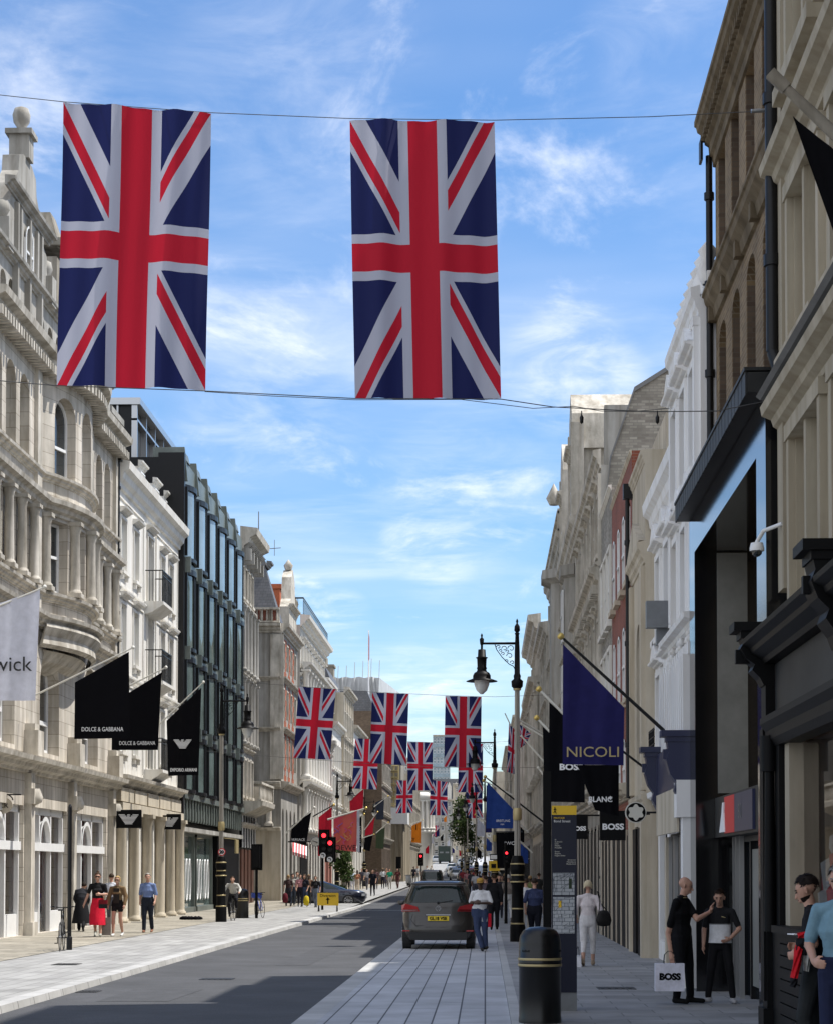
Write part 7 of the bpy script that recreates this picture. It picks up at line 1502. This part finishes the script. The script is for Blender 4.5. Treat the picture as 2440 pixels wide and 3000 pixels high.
person(683, 2690, 78.15, PI, 'cyclist in black with white jacket sleeves riding between lamp post and bin', 1.75, dict(pel=(0,-.2,1.02), wst=(0,-.12,1.14), cst=(0,0,1.3), nek=(0,.12,1.43), hed=(0,.2,1.58), sL=(-.19,.1,1.39), sR=(.19,.1,1.39), eL=(-.3,.16,1.2), eR=(.3,.16,1.2), wL=(-.29,.36,1.1), wR=(.29,.36,1.1), hL=(-.09,-.18,1.0), hR=(.09,-.18,1.0), kL=(-.14,.16,.78), kR=(.14,.1,.62), aL=(-.13,.02,.5), aR=(.13,-.02,.24), tL=(-.13,.14,.44), tR=(.13,.1,.18)), (.55,.54,.5), (.015,.015,.018), vox=.015, sleeve=1.9, baggy=1.2)
# group by the crossing and crowd down the street (colour tables, each with own place)
CW = [ # px, foot, Y, face, h, pose, top, bottom, hair, words
 (845,2664,108,.3,1.68,0,(.05,.03,.03),(.03,.03,.04),'long','woman with dark red rucksack and dark trousers, leftmost of the group at the crossing'),
 (858,2662,110,PI,1.72,1,(.35,.33,.30),(.04,.05,.07),'long','woman in grey top and striped trousers, second in the group at the crossing'),
 (871,2656,114,PI,1.8,0,(.3,.28,.26),(.04,.04,.04),'short','tall grey haired man standing behind the crossing group'),
 (880,2664,108,PI,1.72,0,(.52,.25,.27),(.02,.02,.03),'long','woman in pink and white blouse in the middle of the crossing group'),
 (893,2663,108,PI-.3,1.7,1,(.02,.02,.03),(.05,.07,.13),'long','young woman in black vest and denim shorts in the crossing group'),
 (905,2657,112,PI,1.66,0,(.2,.12,.08),(.03,.03,.03),'short','man in brown top just left of the dark car door'),
 (925,2667,106,PI,1.64,0,(.018,.018,.02),(.14,.16,.2),'long','woman in black top and jeans holding cup beside the yellow sign'),
 (1092,2638,138,PI,1.8,1,(.012,.013,.02),(.012,.013,.02),'short','person in long dark coat striding in front of the car bonnet'),
 (1075,2615,165,PI,1.7,0,(.4,.4,.42),(.1,.1,.12),'short','person in pale grey top behind the long dark coat'),
 (1102,2612,168,PI,1.7,1,(.12,.07,.07),(.05,.05,.06),'short','person in dark red jacket right of the long dark coat'),
 (1122,2613,172,PI,1.72,0,(.55,.56,.58),(.02,.02,.03),'short','person in white shirt and black trousers in the sunny crowd'),
 (1142,2615,170,PI,1.7,1,(.02,.28,.16),(.45,.42,.38),'short','person in bright green top and pale trousers in the sunny crowd'),
 (1133,2605,182,PI,1.7,1,(.4,.2,.15),(.05,.05,.08),'short','person in faded orange top between the white and green tops'),
 (1165,2612,172,PI,1.7,0,(.10,.03,.03),(.10,.04,.04),'long','person in dark maroon clothes right of the green top'),
 (1047,2625,150,PI,1.66,0,(.38,.17,.1),(.45,.36,.28),'long','woman in orange top and beige trousers behind the car bonnet'),
 (1033,2624,152,PI,1.72,1,(.55,.65,.75),(.6,.6,.65),'short','person in pale blue and white outfit behind the dark car'),
 (1019,2622,154,0,1.72,0,(.35,.2,.2),(.03,.03,.03),'short','person in dusty pink top near the clipped shrub'),
 (1008,2621,156,0,1.74,1,(.03,.03,.035),(.03,.03,.03),'short','person in black near the clipped shrub'),
 (1060,2612,170,PI,1.7,1,(.06,.06,.08),(.06,.06,.07),'short','person in navy beyond the car nose'),
 (1212,2592,215,PI,1.72,1,(.03,.03,.04),(.03,.03,.04),'short','dark figure walking by the cream shop beyond the sheeting'),
 (1222,2588,225,PI,1.72,0,(.5,.5,.5),(.2,.2,.2),'short','figure in white beside the distant traffic light'),
 (1250,2585,235,PI,1.72,0,(.65,.65,.65),(.3,.3,.3),'short','left one of two white-topped figures beyond the traffic light'),
 (1264,2585,240,0,1.72,1,(.6,.58,.55),(.2,.2,.25),'short','right one of two white-topped figures beyond the traffic light'),
 (1355,2620,160,0,1.74,0,(.22,.03,.04),(.05,.05,.06),'short','person in dark red top walking right of the silver cars'),
 (1368,2625,148,PI,1.7,1,(.45,.2,.22),(.1,.1,.1),'long','person in salmon top right of the silver cars'),
 (1381,2635,135,0,1.76,0,(.05,.05,.06),(.03,.03,.03),'short','person in dark clothes just beyond the parked car roof'),
 (1392,2640,126,0,1.7,1,(.5,.5,.52),(.08,.08,.1),'short','person in white top just beyond the parked car roof'),
 (1404,2632,130,PI,1.72,0,(.03,.03,.05),(.03,.03,.03),'short','dark figure right behind the man in the yellow cap'),
 (1414,2645,118,0,1.7,1,(.45,.25,.22),(.4,.33,.3),'long','person in pink and cream behind the man in the yellow cap'),
 (1432,2640,120,PI,1.75,0,(.02,.02,.03),(.02,.02,.03),'short','black clad figure left of the second lamp post base'),
 (1470,2660,100,PI,1.68,1,(.35,.28,.2),(.05,.05,.06),'long','person in tan top between the two right lamp posts'),
 (1478,2650,108,0,1.75,0,(.03,.03,.03),(.03,.03,.04),'short','dark figure between the two right lamp posts'),
 (1500,2640,115,0,1.75,1,(.15,.15,.17),(.03,.03,.04),'short','grey figure in the shade left of the tall lamp post'),
 (1552,2690,84,0,1.7,1,(.18,.2,.08),(.04,.04,.04),'short','person in olive top walking beyond the striped shirt'),
 (1578,2660,98,0,1.8,0,(.03,.03,.03),(.03,.03,.03),'short','person in black deep in the shade beside the right wall'),
]
for (px, ft, Y, fc, h, pz, tp, bt, hr, lab) in CW:
    person(px, ft, Y, fc+R.uniform(-.2,.2), lab, h, (WALK, WALK2)[pz], tp, bt, (.05,.05,.05), 'skin' if R.random() < .8 else 'skin_dark', hr, R.choice([(.03,.02,.012),(.08,.05,.03),(.3,.2,.1),(.015,.012,.01)]), .018, group='people walking down the street', sleeve=.8, fem=(hr == 'long'))
for px, py, Y, c, lab in ((836, 2632, 107, (.12,.02,.03), 'dark red rucksack bulging on the leftmost walker at the crossing'), (898, 2640, 107, (.65,.5,.03), 'bright yellow bag carried in the crossing group')):
    p = PY(px, py, Y); r = thing('rucksack' if c[0] < .3 else 'shopping_bag', tuple(p), 0, lab, 'bag'); m = MB(); m.grid([[(.15*w_*math.cos(t_*PI/7), .1*w_*math.sin(t_*PI/7), z_) for t_ in range(14)] for z_, w_ in ((-.25,.3),(-.22,.9),(0,1),(.2,.8),(.27,.2))], True); m.build('bag', cm(c), r)
# ================================================================= VEHICLES
mat('paint_brown', (.05,.046,.042), .3, metal=.35, coat=.35); mat('paint_black', (.008,.008,.01), .2, coat=1, spec=.6); mat('paint_navy', (.012,.015,.03), .2, metal=.3, coat=1)
mat('paint_silver', (.42,.43,.44), .3, metal=.6, coat=.6); mat('paint_white', (.6,.6,.6), .3, coat=.6); mat('paint_green', (.015,.03,.025), .3, coat=.5); mat('paint_red', (.3,.01,.015), .3, coat=.8)
mat('car_glass', (.012,.022,.022), .06, spec=.5, var=.5, scale=2); mat('tail_light', (.35,.008,.01), .15, coat=1); mat('tail_light_dim', (.12,.004,.006), .15, coat=1); mat('plate_yellow', (.75,.55,.03), .5); mat('trim_black', (.012,.012,.012), .5); mat('alloy', (.35,.35,.36), .3, metal=.9); mat('headlight', (.6,.62,.65), .1, spec=1)
def ring(hw, y0, y1, z, ne, n=48, nr=None):
    P = []; mid, hl = (y0+y1)/2, (y1-y0)/2
    for i in range(n):
        t = 2*PI*(i+.5)/n; c, s = math.cos(t), math.sin(t); e = 2/(ne if s < 0 or not nr else nr)
        P.append((hw*math.copysign(abs(c)**e, c), mid+hl*math.copysign(abs(s)**e, s), z))
    return P
def car(name, label, loc, rz, paint, lv, wheels, wr=.32, cat='car', group=None, pillars=.1, tail=True, wx=None):
    """lv: (z, half_width, rear_y, front_y, exponent, zone) stacked outlines; zone g = glazed band above this level"""
    r = thing(name, loc, rz, label, cat, group); B = MB(); G = MB(); n = 48
    rings = [ring(hw, y0, y1, z, ne, n) for z, hw, y0, y1, ne, zn in lv]
    B.grid(rings, True); B.face(rings[-1]); B.face(list(reversed(rings[0])))
    b_ = B.build('body', paint, r)
    for k, (z, hw, y0, y1, ne, zn) in enumerate(lv[:-1]):
        if zn != 'g': continue
        A, C = rings[k], rings[k+1]; yr_, yf_ = y0, y1; groups = {'rear_window': [], 'windscreen': [], 'side_window': []}
        for i in range(n):
            j = (i+1) % n; mx = (A[i][0]+A[j][0])/2; my = (A[i][1]+A[j][1])/2; t = 2*PI*(i+1)/n; 
            if abs(mx) < hw*.86 and my < yr_+(yf_-yr_)*.12: key = 'rear_window'
            elif abs(mx) < hw*.86 and my > yf_-(yf_-yr_)*.12: key = 'windscreen'
            elif abs(mx) > hw*.93 and abs(my-(yr_+(yf_-yr_)*.5)) > pillars*.5 and yr_+(yf_-yr_)*.08 < my < yf_-(yf_-yr_)*.08: key = 'side_window'
            else: continue
            groups[key].append((i, j))
        for key, L_ in groups.items():
            for sgn in ((-1, 1) if key == 'side_window' else (0,)):
                m = MB()
                for i, j in L_:
                    if sgn and A[i][0]*sgn < 0: continue
                    q = [V3(A[i]), V3(A[j]), V3(C[j]), V3(C[i])]; nn = (q[1]-q[0]).cross(q[3]-q[0]).normalized(); nn = nn if nn.dot(V3((q[0].x, q[0].y-(yr_+yf_)/2, 0))) > 0 else -nn
                    q = [q[0].lerp(q[3],.05), q[1].lerp(q[2],.05), q[2].lerp(q[1],.07), q[3].lerp(q[0],.07)]; m.face([p+nn*.006 for p in q])
                if m.f: m.build(key, 'car_glass', r)
    wxx = wx or lv[2][1]-.1
    for wy in wheels:
        for s_ in (-1, 1):
            m = MB(); X0 = s_*(wxx-.1); m.cyl((X0,wy,wr),(s_*(wxx+.11),wy,wr),wr,wr,24); w_ = m.build('wheel', 'tyre', r)
            m = MB(); xo = s_*(wxx+.113)
            for t_ in range(10): m.cyl((xo,wy,wr),(xo,wy+wr*.66*math.cos(t_*PI/5),wr+wr*.66*math.sin(t_*PI/5)),.03,.022,4)
            m.grid([[(xo,wy+q*math.cos(t_*PI/12),wr+q*math.sin(t_*PI/12)) for t_ in range(24)] for q in (wr*.64,wr*.72)], True); m.build('rim', 'alloy', w_)
    return r
# people carrier parked on the paving, seen from behind
LV = [(.22,.80,.14,4.1,5,''),(.30,.88,.04,4.2,5,''),(.42,.905,.0,4.25,5,''),(.60,.91,.01,4.25,5,''),(.66,.905,.05,4.25,5,''),(.90,.905,.07,4.2,5,''),(1.02,.90,.08,4.0,5,''),(1.12,.875,.10,3.6,5,'g'),(1.58,.70,.36,2.7,4.5,''),(1.64,.66,.42,2.4,4,''),(1.67,.5,.6,2.1,3,'')]
Yv = 50.3; xv = PY(1283, 2790, Yv).x
r = car('parked_car', 'dark brown people carrier parked on the grey paving, seen from behind', (xv, Yv, .065), 0, 'paint_brown', LV, (.75, 3.4), wx=.78)
m = MB(); m.grid([ring(.66,.30,.7,1.585,4)[24:48], ring(.68,.24,.6,1.6,4)[24:48], ring(.66,.3,.6,1.63,4)[24:48]]); m.build('spoiler', 'paint_brown', r)
for s_ in (-1, 1):
    m = MB(); 
    def lp(x, z, d=.0): return (s_*x, (.09 if x < .75 else .12+(x-.75)*.9)-.03-d+max(0,(z-.95))*.05, z)
    q = [lp(.46,.93), lp(.895,.92), lp(.9,1.08), lp(.8,1.12), lp(.52,1.05)]
    m.face(q if s_ > 0 else q[::-1]); back = [(p[0], p[1]+.1, p[2]) for p in q]
    for i in range(5): j = (i+1) % 5; m.face([q[i], q[j], back[j], back[i]])
    m.build('tail_light', 'tail_light', r); m = MB(); q = [lp(.5,.945,.004), lp(.88,.935,.004), lp(.885,.97,.004), lp(.51,.98,.004)]; m.face(q); m.build('light_strip', 'tail_light_dim', r)
    m = MB(); m.box(s_*.78-.09, s_*.78+.09, -.004, .03, .44, .47); m.build('reflector', 'tail_light', r)
    m = MB(); m.lathe([(0,-.07),(.09,-.06),(.11,0),(.09,.06),(0,.07)], (s_*1.0, 2.95, 1.1), 10); m.cyl((s_*.88,2.95,1.05),(s_*1.0,2.95,1.08),.03); m.build('door_mirror', 'paint_brown', r)
m = MB(); m.box(-.26,.26,.035,.05,.70,.815); pl = m.build('number_plate', 'plate_yellow', r); text('GL18 VSE', .105, 'black_paint', pl, Matrix.Translation((0,.03,.723)) @ Matrix.Rotation(PI/2,4,'X'), bold=.004, ext=.001)
m = MB(); m.box(-.3,.3,.04,.06,.83,.86); m.build('tailgate_grip', 'alloy', r)
m = MB(); c_ = (0,.068,1.0)
m.grid([[(c_[0]+q*math.cos(t_*PI/12), c_[1]-.012, c_[2]+q*math.sin(t_*PI/12)) for t_ in range(24)] for q in (.058,.066)], True)
for a, b_ in (((-.032,.045),(-.01,.0)),((.032,.045),(.01,.0)),((-.018,.05),(0,.012)),((.018,.05),(0,.012)),((-.05,.02),(-.022,-.05)),((.05,.02),(.022,-.05)),((-.022,-.05),(0,-.005)),((.022,-.05),(0,-.005))): m.cyl((a[0],c_[1]-.014,c_[2]+a[1]),(b_[0],c_[1]-.014,c_[2]+b_[1]),.005,.005,4)
m.build('badge', 'alloy', r)
m = MB(); m.box(-.7,.7,.0,.2,.24,.42); m.build('bumper_underside', 'trim_black', r)
m = MB(); m.cyl((0,.1,1.14),(.35,.13,1.2),.01); m.cyl((0,.08,1.13),(0,.12,1.15),.03); m.build('wiper', 'trim_black', r)
m = MB(); m.tube([(-.62,.02,.86),(-.66,.03,.72),(-.55,.02,.58),(.55,.02,.58),(.66,.03,.72),(.62,.02,.86)], .006, 5); m.build('tailgate_seam', 'trim_black', r)
for s_ in (-1, 1): m = MB(); m.box(s_*.33-.18, s_*.33+.18, .85, .92, 1.0, 1.36); m.box(s_*.33-.1, s_*.33+.1, .85, .92, 1.38, 1.5); m.build('seat_back', 'trim_black', r)
# saloon crossing from the left
LVs = [(.2,.80,.1,4.5,6,''),(.32,.9,.02,4.6,5,''),(.55,.92,.0,4.65,4.5,''),(.80,.92,.04,4.6,4.5,''),(.93,.88,.1,4.2,5,''),(.97,.84,.2,3.6,5,'g'),(1.36,.62,1.0,2.5,5,''),(1.43,.55,1.2,2.3,4,'')]
Yb = 116.5; pn = PY(1073, 2655, Yb)
r = car('dark_saloon', 'dark blue saloon car nosing out from the side street behind the yellow sign', (pn.x-4.65, Yb, .0), -PI/2, 'paint_navy', LVs, (.85, 3.7), .34)
for s_ in (-1, 1): m = MB(); m.box(s_*.62-.2, s_*.62+.2, 4.45, 4.62, .6, .74); m.build('headlight', 'headlight', r)
m = MB(); m.box(-.3,.3,4.55,4.68,.45,.72); m.build('grille', 'alloy', r)
# black cab
Yt = 150; LVt = [(.2,.78,.1,4.4,6,''),(.35,.86,.0,4.5,5,''),(.95,.88,.02,4.4,5,''),(1.1,.86,.06,3.3,5,'g'),(1.68,.78,.25,2.9,5,''),(1.80,.7,.4,2.7,4,'')]
car('black_cab', 'black taxi cab in the road beyond the parked people carrier', (PY(1262, 2600, Yt).x, Yt, zg(Yt)), 0, 'paint_black', LVt, (.8,3.5), .34, 'taxi')
LVc = [(.2,.76,.1,4.1,6,''),(.35,.86,.0,4.2,5,''),(.8,.87,.02,4.15,5,''),(.92,.83,.1,3.4,5,'g'),(1.38,.62,.6,2.5,5,''),(1.45,.55,.8,2.3,4,'')]
G3 = 'cars queueing far down the street'
for px, Y, c, lab in ((1337, 250, 'paint_silver', 'nearer silver car right of the black cab'), (1327, 300, 'paint_silver', 'farther silver car in the middle of the road'), (1322, 350, 'paint_white', 'pale car beyond the silver cars'), (1362, 215, 'paint_black', 'dark car parked beside the street tree trunk'), (1374, 255, 'paint_red', 'dark red car parked right of the silver cars'), (1378, 300, 'paint_silver', 'pale blue-grey car parked far right in the shade'), (1352, 385, 'paint_white', 'tiny white car at the top of the rise'), (1343, 330, 'paint_black', 'black car far off in the right lane'), (1278, 420, 'paint_white', 'tiny white car left of the green lorry')):
    car('distant_car', lab, (PY(px, 2600, Y).x, Y, zg(Y)), 0, c, LVc, (.75,3.4), .3, group=G3)
Y = 400; p = PY(1301, 2550, Y); r = thing('lorry', (p.x, Y, zg(Y)), 0, 'dark green box lorry at the top of the rise', 'lorry'); m = MB(); m.box(-1.2,1.2,0,6,.7,3.6); m.build('box_body', 'paint_green', r); m = MB(); m.box(-1.1,1.1,6.1,7.8,.6,2.8); m.build('cab', 'paint_green', r); m = MB()
for x in (-.55,.55): m.box(x-.35,x+.35,-.02,-.003,2.2,2.5)
m.build('rear_panel', 'grey_metal', r)
for wy in (1.2, 6.8):
    for s_ in (-1, 1): m = MB(); m.cyl((s_*.8,wy,.45),(s_*1.1,wy,.45),.45,.45,16); m.build('wheel', 'tyre', r)
Y = 190; p = PY(1198, 2600, Y); r = thing('motorcycle', (p.x, Y, zg(Y)), .2, 'small parked grey scooter beyond the crowd', 'scooter'); m = MB(); m.hexa([(-.2,-.6,.4),(.2,-.6,.4),(.2,.3,.3),(-.2,.3,.3),(-.15,-.7,.85),(.15,-.7,.85),(.12,.1,.75),(-.12,.1,.75)]); m.hexa([(-.2,.35,.3),(.2,.35,.3),(.2,.5,.3),(-.2,.5,.3),(-.25,.3,1.1),(.25,.3,1.1),(.2,.4,1.1),(-.2,.4,1.1)]); m.build('body', 'paint_silver', r); m = MB(); m.tube([(-.35,.25,1.1),(0,.35,1.12),(.35,.25,1.1)],.02); m.build('handlebar', 'black_metal', r)
for wy in (-.6, .62): m = MB(); m.cyl((-.06,wy,.25),(.06,wy,.25),.25,.25,16); m.build('wheel', 'tyre', r)
# ================================================================= WORLD, SUN, RENDER
w = bpy.data.worlds.new("World"); sc.world = w; w.use_nodes = True; nt = w.node_tree; n = nt.nodes; l = nt.links
EL, AZ = 61.5, 14.0      # sun elevation; azimuth measured from +x (right) towards +y (ahead)
sky = n.new("ShaderNodeTexSky"); sky.sky_type = 'NISHITA'; sky.sun_disc = False; sky.sun_elevation = math.radians(EL)
sky.sun_rotation = math.radians(90-AZ); sky.air_density = 1.0; sky.dust_density = .6; sky.ozone_density = 2.5
tc = n.new("ShaderNodeTexCoord"); sp = n.new("ShaderNodeSeparateXYZ"); l.new(tc.outputs["Generated"], sp.inputs[0])
def mth(op, a, b=None):
    x = n.new("ShaderNodeMath"); x.operation = op
    for i, v in enumerate((a, b)):
        if v is None: continue
        if isinstance(v, (int, float)): x.inputs[i].default_value = v
        else: l.new(v, x.inputs[i])
    return x.outputs[0]
zz = mth('ADD', mth('MAXIMUM', sp.outputs[2], 0), .12)
cb = n.new("ShaderNodeCombineXYZ"); l.new(mth('DIVIDE', sp.outputs[0], zz), cb.inputs[0]); l.new(mth('DIVIDE', sp.outputs[1], zz), cb.inputs[1])
def cloud(scale, rot, sx, sy, lo, hi, dist, seed, det=9):
    mp = n.new("ShaderNodeMapping"); mp.inputs["Rotation"].default_value = (0, 0, rot); mp.inputs["Scale"].default_value = (sx, sy, 1); mp.inputs["Location"].default_value = (seed, seed*.7, 0)
    l.new(cb.outputs[0], mp.inputs[0]); no = n.new("ShaderNodeTexNoise"); no.inputs["Scale"].default_value = scale; no.inputs["Detail"].default_value = det; no.inputs["Roughness"].default_value = .62; no.inputs["Distortion"].default_value = dist
    l.new(mp.outputs[0], no.inputs[0]); mr = n.new("ShaderNodeMapRange"); mr.interpolation_type = 'SMOOTHSTEP'; mr.inputs[1].default_value = lo; mr.inputs[2].default_value = hi; l.new(no.outputs["Fac"], mr.inputs[0]); return mr.outputs[0]
c1 = mth('MULTIPLY', cloud(1.1, .5, 1.0, 2.2, .46, .82, .6, 3.1), .3); c2 = mth('MULTIPLY', cloud(2.6, -.25, 1.5, 1.0, .52, .8, .5, 8.3), .65)
veil = mth('MULTIPLY', cloud(.55, .2, 1, 1.6, .4, .8, .2, 1.7, 4), .26)
fn = cloud(5.5, .15, 1.0, 1.0, .36, .72, .7, 5.5, 10); pu = None
for (qx, qy, rad, am_) in ((1660,1085,2.2,.7),(1760,1120,1.6,.65),(900,1095,3.0,.24),(660,1010,2.0,.25),(1270,1590,1.8,.55),(1000,1815,1.0,.6),(700,1230,2.2,.35),(1250,2080,2.5,.5),(1350,1440,3,.3),(900,200,4,.3),(2000,120,3,.3),(60,60,3,.3)):
    dv = ray(qx, qy).normalized(); dp = n.new('ShaderNodeVectorMath'); dp.operation = 'DOT_PRODUCT'; l.new(tc.outputs['Generated'], dp.inputs[0]); dp.inputs[1].default_value = tuple(dv)
    mr = n.new('ShaderNodeMapRange'); mr.interpolation_type = 'SMOOTHSTEP'; mr.inputs[1].default_value = math.cos(math.radians(rad)); mr.inputs[2].default_value = 1; mr.inputs[4].default_value = am_; l.new(dp.outputs['Value'], mr.inputs[0])
    pu = mr.outputs[0] if pu is None else mth('MAXIMUM', pu, mr.outputs[0])
veil = mth('ADD', veil, mth('MULTIPLY', pu, mth('ADD', mth('MULTIPLY', fn, .62), .03)))
bk = n.new('ShaderNodeMapRange'); bk.interpolation_type = 'SMOOTHSTEP'; bk.inputs[1].default_value = .25; bk.inputs[2].default_value = -.25; l.new(sp.outputs[1], bk.inputs[0])  # white cloud bank added behind the camera, unseen, to brighten and neutralise shade
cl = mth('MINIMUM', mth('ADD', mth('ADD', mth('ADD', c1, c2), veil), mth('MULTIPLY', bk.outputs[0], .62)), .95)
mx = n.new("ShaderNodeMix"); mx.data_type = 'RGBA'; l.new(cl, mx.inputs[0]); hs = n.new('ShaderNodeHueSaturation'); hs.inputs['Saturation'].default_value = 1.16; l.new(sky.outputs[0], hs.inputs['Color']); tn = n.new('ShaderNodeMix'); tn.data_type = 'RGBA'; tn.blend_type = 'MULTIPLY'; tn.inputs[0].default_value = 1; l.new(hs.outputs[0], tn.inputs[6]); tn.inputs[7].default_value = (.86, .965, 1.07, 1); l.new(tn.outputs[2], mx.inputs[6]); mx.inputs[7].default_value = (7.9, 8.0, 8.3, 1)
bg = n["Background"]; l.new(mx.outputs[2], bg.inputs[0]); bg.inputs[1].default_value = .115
sd = bpy.data.lights.new("sun", 'SUN'); sd.energy = 4.3; sd.angle = math.radians(.5); sd.color = (1, .96, .90)
so = bpy.data.objects.new("sun", sd); sc.collection.objects.link(so)
e, a = math.radians(EL), math.radians(AZ); d = Vector((math.cos(e)*math.cos(a), math.cos(e)*math.sin(a), math.sin(e)))
so.rotation_euler = d.to_track_quat('Z', 'Y').to_euler()
sc.view_settings.view_transform = 'Standard'; sc.view_settings.look = 'None'; sc.view_settings.exposure = 0.55; sc.view_settings.gamma = 1
sc.render.engine = 'CYCLES'
sc.cycles.max_bounces = 6; sc.cycles.diffuse_bounces = 3; sc.cycles.glossy_bounces = 3; sc.cycles.transmission_bounces = 4
sc.render.resolution_x = 832; sc.render.resolution_y = 1024
